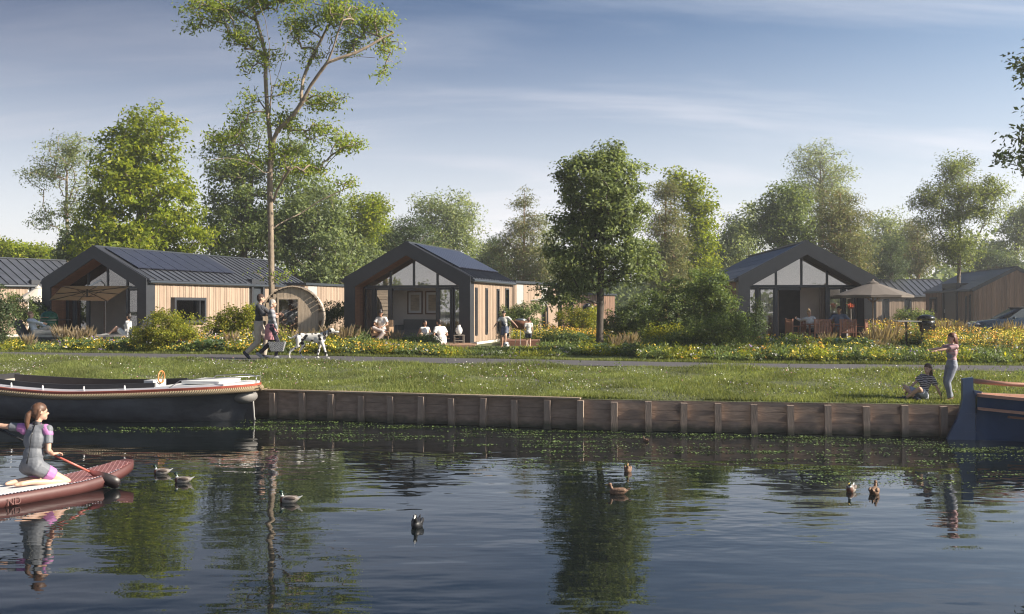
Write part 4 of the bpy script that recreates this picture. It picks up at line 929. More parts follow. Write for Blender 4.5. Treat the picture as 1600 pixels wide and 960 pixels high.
addpart(W2, lambda q, I: (q.cap(I['pel']+I['U']*.1, I['pel'], .13, .175, n=18, flat=True), q.cap(I['pel']+I['U']*.02, I['pel']-I['U']*.36, .175, .19, n=18, flat=True)), 'skirt', cm('dusty_pink_wool', (.50, .22, .25)), .016)
addpart(W2, lambda q, I: (q.cap(I['nk']-I['U2']*.05, I['nk'], .085, .066, n=12)), 'scarf', cm('coral_scarf', (.55, .25, .2)), .014)
# basket bag in her right hand
hw = wpos(W2, W2['arms'][1][2]); bag = thing('handbag', 'grey patterned basket bag hanging from the walking woman\'s hand', 'handbag', (hw.x+.02, hw.y-.02, hw.z-.62), 0)
bm_m = stripemat('woven_grey', (.11, .11, .13), (.42, .42, .42), 14, 'DIAGONAL', th=.5, dist=6)
q = MB(); q.add([(-.16,-.07,0),(.16,-.07,0),(.16,.07,0),(-.16,.07,0),(-.23,-.1,.26),(.23,-.1,.26),(.23,.1,.26),(-.23,.1,.26),(-.21,-.085,.26),(.21,-.085,.26),(.21,.085,.26),(-.21,.085,.26),(-.15,-.06,.03),(.15,-.06,.03),(.15,.06,.03),(-.15,.06,.03)],
  [(3,2,1,0),(0,1,5,4),(1,2,6,5),(2,3,7,6),(3,0,4,7),(4,5,9,8),(5,6,10,9),(6,7,11,10),(7,4,8,11),(8,9,13,12),(9,10,14,13),(10,11,15,14),(11,8,12,15),(12,13,14,15)]); q.build('bag_body', bm_m, bag)
for yy in (-.08, .08):
    q = MB(); q.tube([(-.13, yy, .25), (-.1, yy*.8, .42), (0, yy*.3, .52), (.1, yy*.8, .42), (.13, yy, .25)], .009, 6); q.build('handle', cm('dark_leather', (.04, .025, .02)), bag, True)
# --- person in the sauna
ds = 35.3
person('person with dark hair sitting inside the barrel sauna behind its glass door', (X(454, ds), ds, GZ+.35), R(180), 1.72,
  dict(pel=(0, 0, .47), lean=(-4, 0), head=(-10, 0), hr=(.22, .3, .55), hl=(-.22, .3, .55), fr=(.12, .5, .07), fl=(-.12, .5, .07), kr=(0, 1, 1), kl=(0, 1, 1)),
  ('tee', cm('grey_tee', (.3, .3, .32))), ('short', navy), None, ('short', hair_dk), skin2, vox=.022)
# --- house B people
pB = lambda u, v: Vector(hb_loc) + Vector((u*math.cos(PB)+v*math.sin(PB), -u*math.sin(PB)+v*math.cos(PB), 0))
o = Vector((X(597, 36.7), 36.7, GZ+DK))
person('woman with dark bun sitting cross legged in a rattan chair looking down', o, R(172), 1.68,
  dict(pel=(0, 0, .50), lean=(8, 0), curl=8, head=(0, 28), hr=(.1, .34, .64), hl=(-.1, .34, .64), er=(1, -.3, -.4), el=(-1, -.3, -.4), fr=(-.16, .38, .46), fl=(.12, .46, .10), kr=(1, .8, .5), kl=(-.9, .9, .6), tr=(-1, .3, 0)),
  ('tee', white_c), ('long', cm('pale_pink_trousers', (.5, .44, .41))), None, ('bun', hair_dk), skin2, sex='f', vox=.02)
o = Vector((X(664, 35.9), 35.9, GZ+DK))
person('woman with long dark wavy hair in white top sitting on the deck edge', o, R(196), 1.66,
  dict(pel=(0, 0, .12), lean=(-6, 0), head=(30, -6), hr=(.24, .06, .12), hl=(-.22, .12, .12), er=(.6, -.6, 0), el=(-.6, -.6, 0), fr=(.14, .5, .03), fl=(-.2, .5, .03), kr=(.3, .1, 1), kl=(-.3, .1, 1)),
  ('tank', white_c), ('long', cm('tan_linen', (.42, .3, .2))), None, ('long', hair_dk), skin2, sex='f', vox=.02)
o = Vector((X(690, 35.6), 35.6, GZ+DK))
person('dark haired man in white shirt with black braces sitting on the deck, back turned', o, R(40), 1.76,
  dict(pel=(0, 0, .12), lean=(6, 0), curl=12, head=(18, 4), hr=(.24, .3, .3), hl=(-.24, .3, .3), fr=(.2, .5, .04), fl=(-.2, .5, .04), kr=(.5, .1, 1), kl=(-.5, .1, 1)),
  ('tee', white_c), ('long', white_c), None, ('short', hair_dk), skin2, vox=.02)
# --- boys playing football
db = 34.9
K1 = person('boy in white shirt with dark diagonal block and grey shorts kicking the ball', (X(789, db), db, GZ+.03), R(170), 1.32,
  dict(pel=(0, 0, .92), lean=(2, 4), head=(0, 18), hr=(.52, .1, .94), hl=(-.58, .05, 1.0), er=(.2, -.6, .4), el=(-.2, -.6, .4), fr=(.14, .0, .08), fl=(-.06, .26, .16), kr=(0, 1, 0), kl=(0, 1, 0)),
  ('tee', white_c), ('short', cm('grey_shorts', (.12, .14, .2))), cm('brown_shoe', (.2, .1, .06)), ('short', hair_dk), skin1, vox=.016, child=True)
addpart(K1, lambda q, I: q.add([I['mid']+I['Rv']*a+I['U2']*b+I['Fv']*c for c in (.128, .105) for a, b in ((.13, .16), (.12, -.1), (-.03, -.16), (-.09, -.06))], [(0,1,2,3), (7,6,5,4), (0,4,5,1), (1,5,6,2), (2,6,7,3), (3,7,4,0)]), 'shirt_patch', navy)
person('small boy in white shirt and dark shorts standing with his back turned', (X(826, db+.1), db+.1, GZ+.03), R(8), 1.06,
  dict(pel=(0, 0, .91), lean=(0, 0), head=(15, 6), hr=(.26, .08, .86), hl=(-.24, .1, .9), fr=(.1, .0, .08), fl=(-.11, .06, .08), hem=.1),
  ('tee', white_c), ('short', navy), None, ('short', hair_br), skin1, vox=.016, child=True)
ball = thing('football', 'white football at the feet of the boy in grey shorts', 'ball', (X(791, db-.35), db-.35, GZ+.14), 0)
q = MB(); q.ell((0, 0, 0), (.11, .11, .11), 16, 10); q.build('ball_skin', MT['white'], ball, True)
q = MB()
for u in ((0, 0, 1), (0, -1, .1), (.8, -.5, .3), (-.8, -.5, .3), (.5, -.6, -.6), (-.5, -.6, -.6), (0, .9, .3)):
    v = Vector(u).normalized(); a = v.orthogonal().normalized(); b = v.cross(a); q.add([v*.1115+(a*math.cos(t)+b*math.sin(t))*.034 for t in [2*math.pi*k/5 for k in range(5)]], [(0,1,2,3,4)])
q.build('dark_patches', MT['black'], ball)
ball.children[1]['kind'] = 'stuff'
# --- cyclist behind the beds
dc = 46
CY = person('cyclist in white shirt, cap and black backpack leaning over the handlebar', (X(919, dc), dc, GZ), R(-90), 1.78,
  dict(pel=(0, -.12, 1.02), lean=(38, 0), head=(0, 12), hr=(.2, .52, 1.08), hl=(-.2, .52, 1.08), er=(.6, -.4, -.6), el=(-.6, -.4, -.6), fr=(.1, .1, .42), fl=(-.1, .02, .2), kr=(0, 1, .3), kl=(0, 1, .3)),
  ('tee', white_c), ('short', cm('brick_shorts', (.3, .16, .11))), navy, ('short', hair_br), vox=.022)
addpart(CY, lambda q, I: (q.ell(I['hc']+I['hU']*.07, (.09, .1, .06), T=I['Hb']), q.cap(I['hc']+I['hU']*.055+I['hF']*.08, I['hc']+I['hU']*.05+I['hF']*.15, .05, .035)), 'cap', cm('tan_cap', (.4, .33, .25)), .016)
bp_w = wpos(CY, CY['mid']+CY['U2']*.1-CY['Fv']*.2); bpk = thing('backpack', 'black backpack on the back of the cyclist', 'backpack', bp_w, 0)
q = MB(); q.ell((0, 0, 0), (.13, .16, .23), T=Matrix.Rotation(R(38), 4, 'Y')); q.build('bag', MT['black'], bpk, True); q = MB(); q.ell((-.1, 0, .03), (.06, .12, .12), T=Matrix.Rotation(R(38), 4, 'Y')); q.build('pocket', navy, bpk, True)
bike = thing('bicycle', 'dark bicycle under the cyclist, mostly hidden by flowers', 'bicycle', (X(919, dc), dc, GZ), R(-90))
for yy in (-.5, .55):
    q = MB(); c = Vector((0, yy, .35)); q.tube([c+Vector((0, .33*math.cos(t), .33*math.sin(t))) for t in [2*math.pi*k/24 for k in range(25)]], .018, 6, False); wl = q.build('wheel', MT['black'], bike, True)
    q = MB(); [q.tube([c, c+Vector((0, .32*math.cos(t), .32*math.sin(t)))], .002, 3) for t in [2*math.pi*k/12 for k in range(12)]]; tag(q.build('spokes', MT['steel'], wl), kind='stuff')
q = MB()
for a, b in (((0, -.5, .35), (0, 0, .32)), ((0, 0, .32), (0, -.15, .88)), ((0, -.15, .88), (0, -.5, .35)), ((0, 0, .32), (0, .42, .82)), ((0, -.13, .8), (0, .4, .88)), ((0, .4, .98), (0, .55, .35))): q.tube([a, b], .016, 7)
q.build('frame', cm('dark_blue_paint', (.03, .05, .09), .3), bike)
q = MB(); q.tube([(-.25, .42, 1.04), (0, .42, 1.0), (.25, .42, 1.04)], .013, 7); q.build('handlebar', MT['black'], bike); q = MB(); q.ell((0, -.17, .92), (.07, .13, .03)); q.build('saddle', MT['black'], bike)
# --- couple at the dining table in front of house C
dC = 35.9
person('blond woman in white top at the dining table, arm over the chair back', (X(1267, dC), dC, GZ+DK), R(170), 1.68,
  dict(pel=(0, 0, .50), lean=(-6, 6), head=(22, -2), hr=(.50, -.1, .95), hl=(-.2, .35, .72), er=(.5, -1, -.3), el=(-.5, -.5, -.6), fr=(.12, .5, .07), fl=(-.12, .5, .07), kr=(0, 1, 1), kl=(0, 1, 1)),
  ('long', white_c), ('long', navy), navy, ('bun', hair_bl), sex='f', vox=.018)
person('man in blue grey polo shirt sitting at the dining table looking left', (X(1311, dC+.2), dC+.2, GZ+DK), R(168), 1.84,
  dict(pel=(0, 0, .50), lean=(4, 0), head=(-24, -2), hr=(.34, .32, .66), hl=(-.38, .28, .62), er=(1, -.5, -.4), el=(-1, -.5, -.4), fr=(.18, .5, .07), fl=(-.18, .5, .07), kr=(.2, 1, 1), kl=(-.2, 1, 1)),
  ('elbow', cm('slate_blue_shirt', (.14, .18, .27))), ('long', cm('grey_jeans', (.25, .24, .25))), navy, ('short', cm('dark_brown_hair', (.05, .025, .018))), skin2, vox=.018)
# --- two girls on the quay edge
dq = 19.15; zq = .64
zebra = stripemat('zebra_tee', (.5, .46, .46), (.035, .03, .035), 9, 'Z', th=.5, dist=4)
G1 = person('girl in zebra striped shirt sitting on the quay edge, leaning on one hand', (X(1441, dq), dq, zq), R(118), 1.34,
  dict(pel=(0, 0, .12), lean=(-12, -8), head=(10, 2), hr=(.24, .30, .18), hl=(-.34, -.30, .05), er=(.8, -.4, .1), el=(-.4, -.6, 0), pl=(-.1, -.3, -.9), fr=(-.06, .34, .08), fl=(.12, .44, .07), kr=(.75, .5, .75), kl=(-.75, .5, .85), tr=(-1, .2, -.2), tl=(1, .3, -.1)),
  ('tee', zebra), ('short', cm('denim_shorts', (.4, .42, .46))), navy, ('long', hair_br), sex='f', vox=.0115, child=True)
pinkst = stripemat('pink_white_stripe', (.42, .2, .22), (.55, .42, .42), 11, 'Z', th=.5, dist=.2)
dn = cm('faded_denim', (.23, .25, .30), var=.3, scale=5)
dg_ = 18.95
G2 = person('girl in pink striped top and grey dungarees standing on the quay, pointing left', (X(1487, dg_), dg_, zq), R(96), 1.31,
  dict(pel=(0, 0, .92), lean=(-3, 0), head=(-4, 3), hr=(.12, .52, 1.30), hl=(-.14, .50, 1.28), er=(.3, -.2, -1), el=(-.3, -.2, -1), fr=(.09, -.04, .08), fl=(-.1, .1, .08), cr=.2, cl=.2, nr=(0, 0, -1), nl=(0, 0, -1), tr=(.1, 1, -.1)),
  ('tee', pinkst), ('long', dn), cm('brown_shoe', (.2, .1, .06)), ('braid', cm('auburn_hair', (.13, .05, .03), .5, var=.4, scale=40)), sex='f', vox=.0115, child=True)
addpart(G2, lambda q, I: (q.ell(I['mid']+I['U2']*.02+I['Fv']*.055, (.115, .075, .13), T=I['B2']), q.ell(I['pel']+I['U']*.06, (.165, .12, .12), T=I['Bp']), [q.cap(I['mid']+I['U2']*.12+I['Fv']*.11+I['Rv']*.07*k, I['shl'][k]-I['Rv']*.07*k+I['U2']*.065+I['Fv']*.02, .016, .016) for k in (-1, 1)], [q.cap(I['shl'][k]-I['Rv']*.07*k+I['U2']*.065+I['Fv']*.02, I['mid']-I['Fv']*.115, .016, .016) for k in (-1, 1)]), 'bib', dn, .012)
# --- paddler kneeling on the board
BD = R(57); btip = Vector((-5.37, 14.0, 0)); bdir = Vector((math.cos(BD), math.sin(BD), 0)); bperp = Vector((bdir.y, -bdir.x, 0))
bp0 = btip - bdir*1.45
wet = cm('grey_neoprene', (.16, .17, .19), .6, bump=.2)
SP = person('girl with ponytail in grey and pink wetsuit kneeling on the paddle board', (bp0.x, bp0.y, .15), math.atan2(bdir.y, bdir.x)-R(90), 1.74,
  dict(pel=(0, .0, .26), lean=(7, 0), curl=4, head=(-30, 2), pyaw=10, twist=24, hr=(.0, .28, .36), hl=(-.62, -.34, .80), er=(.9, -.8, -.9), el=(-.5, -.8, -.5), cr=1.0, cl=1.0, pr=(.0, 1, .1), nr=(0, -.3, -1), pl=(-.4, .9, 0), nl=(.5, 0, -1),
    fr=(.13, -.04, .055), fl=(-.12, -.05, .055), kr=(.15, 1, -.18), kl=(-.15, 1, -.18), tr=(-.12, -1, -.05), tl=(.12, -1, -.05)),
  ('wet', wet), ('wet', wet), None, ('ponytail', hair_br), sex='f', vox=.010)
pinkn = cm('pink_neoprene', (.50, .20, .44), .6)
for k in (-1, 1):
    addpart(SP, lambda q, I, k=k: (q.cap(I['shl'][k]-I['Rv']*.035*k, I['shl'][k]+(I['arms'][k][1]-I['shl'][k])*.22, .068, .062), q.cap(I['shl'][k]-I['Rv']*.1*k+I['U2']*.02, I['shl'][k]-I['U2']*.03, .05, .06)), 'shoulder_panel', pinkn, .010)
    addpart(SP, lambda q, I, k=k: (q.cap(I['legs'][k][0]+(I['legs'][k][1]-I['legs'][k][0])*.28+I['Rp_']*0 if False else I['legs'][k][0]+(I['legs'][k][1]-I['legs'][k][0])*.25+I['Rv']*.012*k, I['legs'][k][0]+(I['legs'][k][1]-I['legs'][k][0])*.52+I['Rv']*.008*k, .101, .092, flat=True)), 'thigh_panel', pinkn, .010)
addpart(SP, lambda q, I: q.cap(I['nk']-I['U2']*.03, I['nk']+I['U2']*.045, .06, .054, flat=True, n=14), 'collar', cm('dark_neoprene', (.03, .03, .035), .5), .009)
addpart(SP, lambda q, I: q.tube([I['nk']-I['Fv']*.065, I['mid']+I['U2']*.15-I['Fv']*.125, I['mid']-I['Fv']*.118, I['mid']-I['U2']*.12-I['Fv']*.128, I['mid']-I['U2']*.2-I['Fv']*.15], [.006, .006, .005, .006, .01], 6), 'zip_cord', MT['black'])
hR_ = wpos(SP, SP['arms'][1][2]+Vector((0, .07, -.01))); hL_ = wpos(SP, SP['arms'][-1][2]+Vector((-.02, .06, -.02)))
flush_remesh()
print('people ok')
# ------------------------------------------------------------------ board, paddle
def loft(secs, closed=True, capa=True):
    q = MB(); n = len(secs[0]); vs = [v for s_ in secs for v in s_]; fs = []
    for i in range(len(secs)-1):
        for k in range(n if closed else n-1): fs.append((i*n+k, i*n+(k+1) % n, (i+1)*n+(k+1) % n, (i+1)*n+k))
    if capa and closed: fs.append(list(range(n-1, -1, -1))); fs.append([(len(secs)-1)*n+k for k in range(n)])
    q.add(vs, fs); return q
board = thing('paddle_board', 'dark red paddle board with white foot pad under the kneeling girl', 'paddle board', (btip.x, btip.y, 0), BD)
redb = pm('red_brown_board', (.10, .036, .032), .12, .5, 4, .03)
m, nt_, b_ = mat_new('netted_deck'); tcn = N(nt_, 'ShaderNodeTexCoord'); mpn = N(nt_, 'ShaderNodeMapping'); mpn.inputs['Rotation'].default_value = (0, 0, R(45)); nt_.links.new(tcn.outputs['Object'], mpn.inputs[0])
ck = N(nt_, 'ShaderNodeTexBrick'); ck.offset = 0; ck.inputs['Scale'].default_value = 1; ck.inputs['Brick Width'].default_value = .06; ck.inputs['Row Height'].default_value = .06; ck.inputs['Mortar Size'].default_value = .006
ck.inputs['Color1'].default_value = (.20, .05, .045, 1); ck.inputs['Color2'].default_value = (.17, .045, .04, 1); ck.inputs['Mortar'].default_value = (.5, .3, .28, 1); nt_.links.new(mpn.outputs[0], ck.inputs[0]); nt_.links.new(ck.outputs[0], b_.inputs['Base Color']); b_.inputs['Roughness'].default_value = .5
def bw(t):            # half width along the board, t = metres behind the tip
    return .40*math.sqrt(max(0, 1-((1.75-t)/1.76)**2))**.75 if t < 1.75 else .40-.13*max(0, (t-1.9)/1.45)**2
ts = [.012, .05, .12, .25, .45, .7, 1.0, 1.4, 1.8, 2.2, 2.6, 3.0, 3.25, 3.35]
def rk(t): return .20*max(0, 1-t/1.1)**2
secs = []
for t in ts:
    w_ = bw(t); z0 = -.02+rk(t); z1 = .15+rk(t)*.75; secs.append([(-t, -w_*.9, z0), (-t, -w_, (z0+z1)/2), (-t, -w_*.93, z1-.012), (-t, -w_*.85, z1), (-t, w_*.85, z1), (-t, w_*.93, z1-.012), (-t, w_, (z0+z1)/2), (-t, w_*.9, z0)])
loft(secs).build('hull', redb, board, True)
def pad(t0, t1, f, dz, nm, mt, nn=10):
    q = MB(); vs = []; 
    for i in range(nn+1):
        t = t0+(t1-t0)*i/nn; w_ = bw(t)*f; z = .15+rk(t)*.75+dz
        vs += [(-t, -w_, z), (-t, w_, z), (-t, w_, z-.006), (-t, -w_, z-.006)]
    fs = []
    for i in range(nn):
        a = i*4
        for k in range(4): fs.append((a+k, a+(k+1) % 4, a+4+(k+1) % 4, a+4+k))
    fs += [(3, 2, 1, 0), (nn*4, nn*4+1, nn*4+2, nn*4+3)]; q.add(vs, fs); return q.build(nm, mt, board)
pad(.1, 1.12, .8, .007, 'bungee_deck', m); pad(1.13, 2.9, .78, .008, 'foot_pad', pm('white_eva_pad', (.62, .62, .62), .04, .7, 20, .2))
q = MB()
for k in (-1, 1):
    for i in range(60):
        t = .35+i*.045; w_ = bw(t)*.87*k; z = .15+rk(t)*.75+.004; q.box(-t-.012, -t+.006, w_-.012, w_+.012, z-.002, z+.003)
tag(q.build('edge_stitching', cm('pale_thread', (.5, .45, .5)), board), kind='stuff')
q = MB()
for k in (-1, 1):
    for i in range(16):
        a, b = .35+i*.17, .35+(i+1)*.17; q.add([(-a, bw(a)*.82*k, .151+rk(a)*.75+.0035), (-b, bw(b)*.82*k, .151+rk(b)*.75+.0035), (-b, bw(b)*.92*k, .148+rk(b)*.75+.0035), (-a, bw(a)*.92*k, .148+rk(a)*.75+.0035)], [(0, 1, 2, 3) if k < 0 else (3, 2, 1, 0)])
tag(q.build('navy_edge_band', navy, board), kind='stuff')
q = MB(); q.prism([(-3.1, -.02), (-2.85, -.02), (-3.12, -.25)], -.006, .006); q.build('fin', MT['black'], board)
# lettering on the side of the board, as in the photograph only faint outlines of capitals show
fc = bpy.data.curves.new('lettering', 'FONT'); fc.body = 'ND'; fc.size = .12; fc.extrude = .001; fo = bpy.data.objects.new('tmpf', fc); COL.objects.link(fo)
me = bpy.data.meshes.new_from_object(fo.evaluated_get(bpy.context.evaluated_depsgraph_get())); bpy.data.objects.remove(fo)
me.materials.clear(); me.materials.append(cm('faint_lettering', (.15, .07, .062))); lo = link('lettering', me, board); lo.rotation_euler = (R(84), 0, 0); lo.location = (-2.02, -.408, .02)
pdir = (hR_-hL_).normalized(); pe = Vector((X(186, 13.35), 13.35, .04)); ps = hL_ - (pe-hL_).normalized()*.05
pad_o = thing('paddle', 'red shafted paddle with black blade held by the kneeling girl', 'paddle', ps, 0)
e = pe-ps; en = e.normalized(); shaft = cm('red_carbon', (.45, .12, .09), .35)
q = MB(); q.tube([Vector((0, 0, 0)), e*.45], .014, 8); q.build('grip_shaft', MT['black'], pad_o, True)
q = MB(); q.tube([e*.45, e-en*.42], .0145, 8); q.build('shaft', shaft, pad_o, True)
q = MB(); q.tube([Vector((-.05, 0, 0)), Vector((.05, 0, 0))], .016, 8); q.build('handle', MT['black'], pad_o, True)
up = Vector((0, 0, 1)); wv = (up-en*up.dot(en)).normalized(); nv = en.cross(wv); prof = [(-.46, .016), (-.40, .028), (-.32, .055), (-.22, .08), (-.1, .09), (-.03, .08), (0, .045)]
vs = []; 
for t, w_ in prof: vs += [e+en*t+wv*w_+nv*.006, e+en*t-wv*w_*.8+nv*.006, e+en*t-wv*w_*.8-nv*.006, e+en*t+wv*w_-nv*.006]
q = MB(); fs = [(a*4+k, a*4+(k+1) % 4, a*4+4+(k+1) % 4, a*4+4+k) for a in range(len(prof)-1) for k in range(4)]+[(3, 2, 1, 0), (24, 25, 26, 27)]
m, nt_, b_ = mat_new('blade_paint'); tcn = N(nt_, 'ShaderNodeTexCoord'); sp_ = N(nt_, 'ShaderNodeSeparateXYZ'); nt_.links.new(tcn.outputs['Generated'], sp_.inputs[0]); crn = N(nt_, 'ShaderNodeValToRGB'); crn.color_ramp.elements[0].position = .2; crn.color_ramp.elements[1].position = .55
crn.color_ramp.elements[0].color = (.17, .045, .04, 1); crn.color_ramp.elements[1].color = (.02, .015, .015, 1); nt_.links.new(sp_.outputs[0], crn.inputs[0]); nt_.links.new(crn.outputs[0], b_.inputs['Base Color']); b_.inputs['Roughness'].default_value = .4
q.add(vs, fs); q.build('blade', m, pad_o, True)
# ------------------------------------------------------------------ boats
def boat_hull(root, L, beam, shp, free, mat, nst=22, rail_mats=None, stern_w=.75, bow=2.2, z0=-.15, tuck=.25, PINCH=.24, canoe=False):
    """x from stern (0) to bow (L); returns functions for half beam and sheer"""
    hb = lambda t: (beam*(1-(1-min(1, max(0, t)/.13))**2)**.5 if canoe else beam)*(stern_w+(1-stern_w)*math.sin(math.pi*min(1, t*1.9)/2))*(1-max(0, (t-.42)/.58)**bow)**.9 if t < 1 else .0
    sh = lambda t: free[1]+(free[0]-free[1])*max(0, 1-t/.5)**1.6+(free[2]-free[1])*max(0, (t-.45)/.55)**1.8
    secs = []; prof = [(0, -.3), (.45, -.22), (.75, -.02), (.9, .2), (.98, .6), (1.0, 1.0)]
    for i in range(nst+1):
        t = i/nst; w_ = max(hb(min(t, .995)), .02); s_ = sh(t)
        row = []
        rake = tuck*max(0, 1-t/.14); rb_ = .35*max(0, (t-.85)/.15)
        full = 1-.45*max(0, (t-.55)/.45)
        for side in (-1, 1):
            pr = prof[::-1] if side < 0 else prof
            for (a, b) in pr:
                z = b*s_ if b > 0 else b*.5 + .0
                a2 = a**(1/ max(.3, full)) if b < .9 else a
                a2 *= 1-.93*max(0, 1-t/PINCH)**1.1*(1-min(1, max(0, b)))**.55
                x_ = t*L - rake*min(1, max(0, b)) + rb_*min(1, max(0, b))
                row.append((x_, side*a2*w_, z))
        secs.append(row)
    q = loft(secs, closed=False); n = len(secs[0]); q.f.append(list(range(n))); q.mi.append(0)
    q.build('hull', mat, root, True)
    def edge(t, side, off=0, dz=0):
        rake = tuck*max(0, 1-t/.14); rb_ = .35*max(0, (t-.85)/.15); return Vector((t*L-rake+rb_, side*(max(hb(min(t, .995)), .02)+off), sh(t)+dz))
    return hb, sh, edge
def strip(edge, offs, ts, name, mat, root):
    """closed-profile rail following the sheer on one side; offs = [(out, dz)...]"""
    for side in (-1, 1):
        secs = [[edge(t, side, o_, z_) for o_, z_ in offs] for t in ts]
        loft(secs).build(name, mat, root, False)
TS = [0, .004, .01, .018]+[i/40 for i in range(1, 41)]
sloop = thing('sloop', 'long dark grey open sloop with rope fender moored at the quay on the left', 'boat', (X(383, 21.3), 21.3, 0), R(180-11))
hb, sh, edge = boat_hull(sloop, 7.6, 1.08, None, (.80, .64, .92), pm('charcoal_hull', (.095, .098, .108), .25, .55, 2.5, .5, stretch=(1, 1, 2), bscale=5), tuck=.30, stern_w=.7, canoe=True)
wstrip = pm('pale_grey_coaming', (.42, .42, .46), .05, .5, 4); redr = pm('varnished_red_rail', (.35, .085, .055), .2, .35, 6, .03, stretch=(.5, 3, 3))
rope_m, nt_, b_ = mat_new('twisted_hemp'); tcn = N(nt_, 'ShaderNodeTexCoord'); wv_ = N(nt_, 'ShaderNodeTexWave', bands_direction='DIAGONAL'); wv_.inputs['Scale'].default_value = 11; wv_.inputs['Distortion'].default_value = .6; nt_.links.new(tcn.outputs['Object'], wv_.inputs[0])
crn = N(nt_, 'ShaderNodeValToRGB'); crn.color_ramp.elements[0].color = (.25, .185, .11, 1); crn.color_ramp.elements[1].color = (.36, .28, .175, 1); nt_.links.new(wv_.outputs[0], crn.inputs[0]); nt_.links.new(crn.outputs[0], b_.inputs['Base Color']); b_.inputs['Roughness'].default_value = .9
bpn = N(nt_, 'ShaderNodeBump'); bpn.inputs['Strength'].default_value = .8; bpn.inputs['Distance'].default_value = .02; nt_.links.new(wv_.outputs[0], bpn.inputs['Height']); nt_.links.new(bpn.outputs[0], b_.inputs['Normal'])
strip(edge, [(-.02, -.045), (.05, -.045), (.055, .0), (-.02, .005)], TS, 'rub_rail', redr, sloop)
strip(lambda t, sd, o_=0, z_=0: (lambda e_: Vector((e_.x, e_.y if abs(e_.y) > .01 and e_.y*sd > 0 else .01*sd, e_.z)))(edge(t, sd, o_, z_)), [(-.26, .03), (-.02, .006), (-.02, -.02), (-.26, .0)], TS, 'side_deck', wstrip, sloop)
for side in (-1, 1): q = MB(); q.tube([edge(t, side, .035, -.105) for t in TS], .062, 10); q.build('rope_fender', rope_m, sloop, True)
darkin = pm('black_upholstery', (.028, .027, .03), .15, .6, 6, .1)
for side in (-1, 1):
    q = loft([[edge(t, side, -.25, .13), edge(t, side, -.31, .13), edge(t, side, -.31, -.35), edge(t, side, -.25, -.35)] for t in TS[12:35]]); q.build('cockpit_side', darkin, sloop)
q = loft([[edge(t, -1, -.3, -.33), edge(t, 1, -.3, -.33), edge(t, 1, -.3, -.36), edge(t, -1, -.3, -.36)] for t in TS[9:36]]); q.build('cockpit_floor', MT['deck'], sloop)
for a, b, nm in ((0, 12, 'stern_deck'), (34, 43, 'fore_deck')):
    q = loft([[edge(t, -1, -.25*(1 if .06 < t < .95 else .1), .04), edge(t, 1, -.25*(1 if .06 < t < .95 else .1), .04), edge(t, 1, -.25*(1 if .06 < t < .95 else .1), -.02), edge(t, -1, -.25*(1 if .06 < t < .95 else .1), -.02)] for t in TS[a:b+1]]); q.build(nm, MT['white'] if a == 0 else pm('beige_deck', (.42, .38, .33), .08, .6, 5), sloop)
q = MB(); q.box(.35, 1.2, -.5, .5, .8, .86); q.build('stern_hatch', MT['white'], sloop)
q = MB(); q.box(2.0, 2.22, -.26, .26, .45, .84); q.build('helm_console', MT['white'], sloop)
q = MB(); q.tube([Vector((1.96, .13*math.cos(t), .9+.13*math.sin(t))) for t in [2*math.pi*k/20 for k in range(21)]], .016, 7, False); [q.tube([(1.97, 0, .9), (1.96, .12*math.cos(t), .9+.12*math.sin(t))], .006, 5) for t in (0, 2.1, 4.2)]; q.build('steering_wheel', pm('orange_varnished_wood', (.5, .22, .07), .2, .3, 5), sloop, True)
for side in (-1, 1):
    q = MB(); q.tube([edge(.0, side, -.12, .01), edge(.0, side, -.12, .15), edge(.05, side, -.1, .17), edge(.14, side, -.1, .16), edge(.17, side, -.09, .02)], .011, 7); q.build('stern_rail', MT['steel'], sloop, True)
    for t in (.3, .42, .55, .66): q = MB(); q.cap(edge(t, side, -.12, .03), edge(t, side, -.12, .09), .022, .015); q.build('cleat', MT['white'], sloop, True)
q = MB(); c = edge(0, 1, 0, 0); q.prism([(-.16, .66), (.02, .66), (.0, .2), (.03, -.3), (-.42+.16, -.3), (-.2, .1)], -.025, .025); rd = q.build('rudder', darkin, sloop)
q = MB(); q.tube([(-.17, 0, .66), (-.21, 0, .1), (-.27, 0, -.3)], .014, 6); q.build('rudder_edge', MT['grey'], rd, True)
q = MB(); q.ell((.02, 0, .52), (.28, .30, .17), 18, 10); q.build('stern_counter', pm('stone_grey_paint', (.2, .19, .18), .06, .6, 4), sloop, True)
q = MB(); q.box(5.9, 6.0, -.62, .62, .62, .9); q.build('cushion', darkin, sloop)
# blue boat at the right edge: stern with big rudder towards the left
blue = pm('deep_blue_paint', (.03, .062, .135), .1, .35, 3, .05); pinkw = pm('varnished_pale_oak', (.42, .22, .15), .15, .45, 6, .03, stretch=(.5, 3, 3))
bb = thing('wooden_boat', 'dark blue wooden boat with pale oak rails cut by the right edge', 'boat', (X(1524, 18.2), 18.2, 0), R(-7))
hb2, sh2, edge2 = boat_hull(bb, 6.5, 1.05, None, (.80, .66, .95), blue, tuck=.0, stern_w=.12, bow=2.2)
strip(edge2, [(-.06, .0), (.05, .0), (.05, .055), (-.06, .055)], TS, 'gunwale', pinkw, bb); strip(edge2, [(-.02, -.24), (.035, -.24), (.035, -.19), (-.02, -.19)], TS, 'rub_rail', pinkw, bb)
q = loft([[edge2(t, -1, -.08, -.3), edge2(t, 1, -.08, -.3), edge2(t, 1, -.08, -.34), edge2(t, -1, -.08, -.34)] for t in TS[6:40]]); q.build('floor', MT['deckd'], bb)
for t in (.3, .55): q = MB(); e1, e2 = edge2(t, -1, -.16, -.1), edge2(t, 1, -.16, -.1); q.box(e1.x-.13, e1.x+.13, e1.y, e2.y, e1.z, e1.z+.035); q.build('thwart', pinkw, bb)
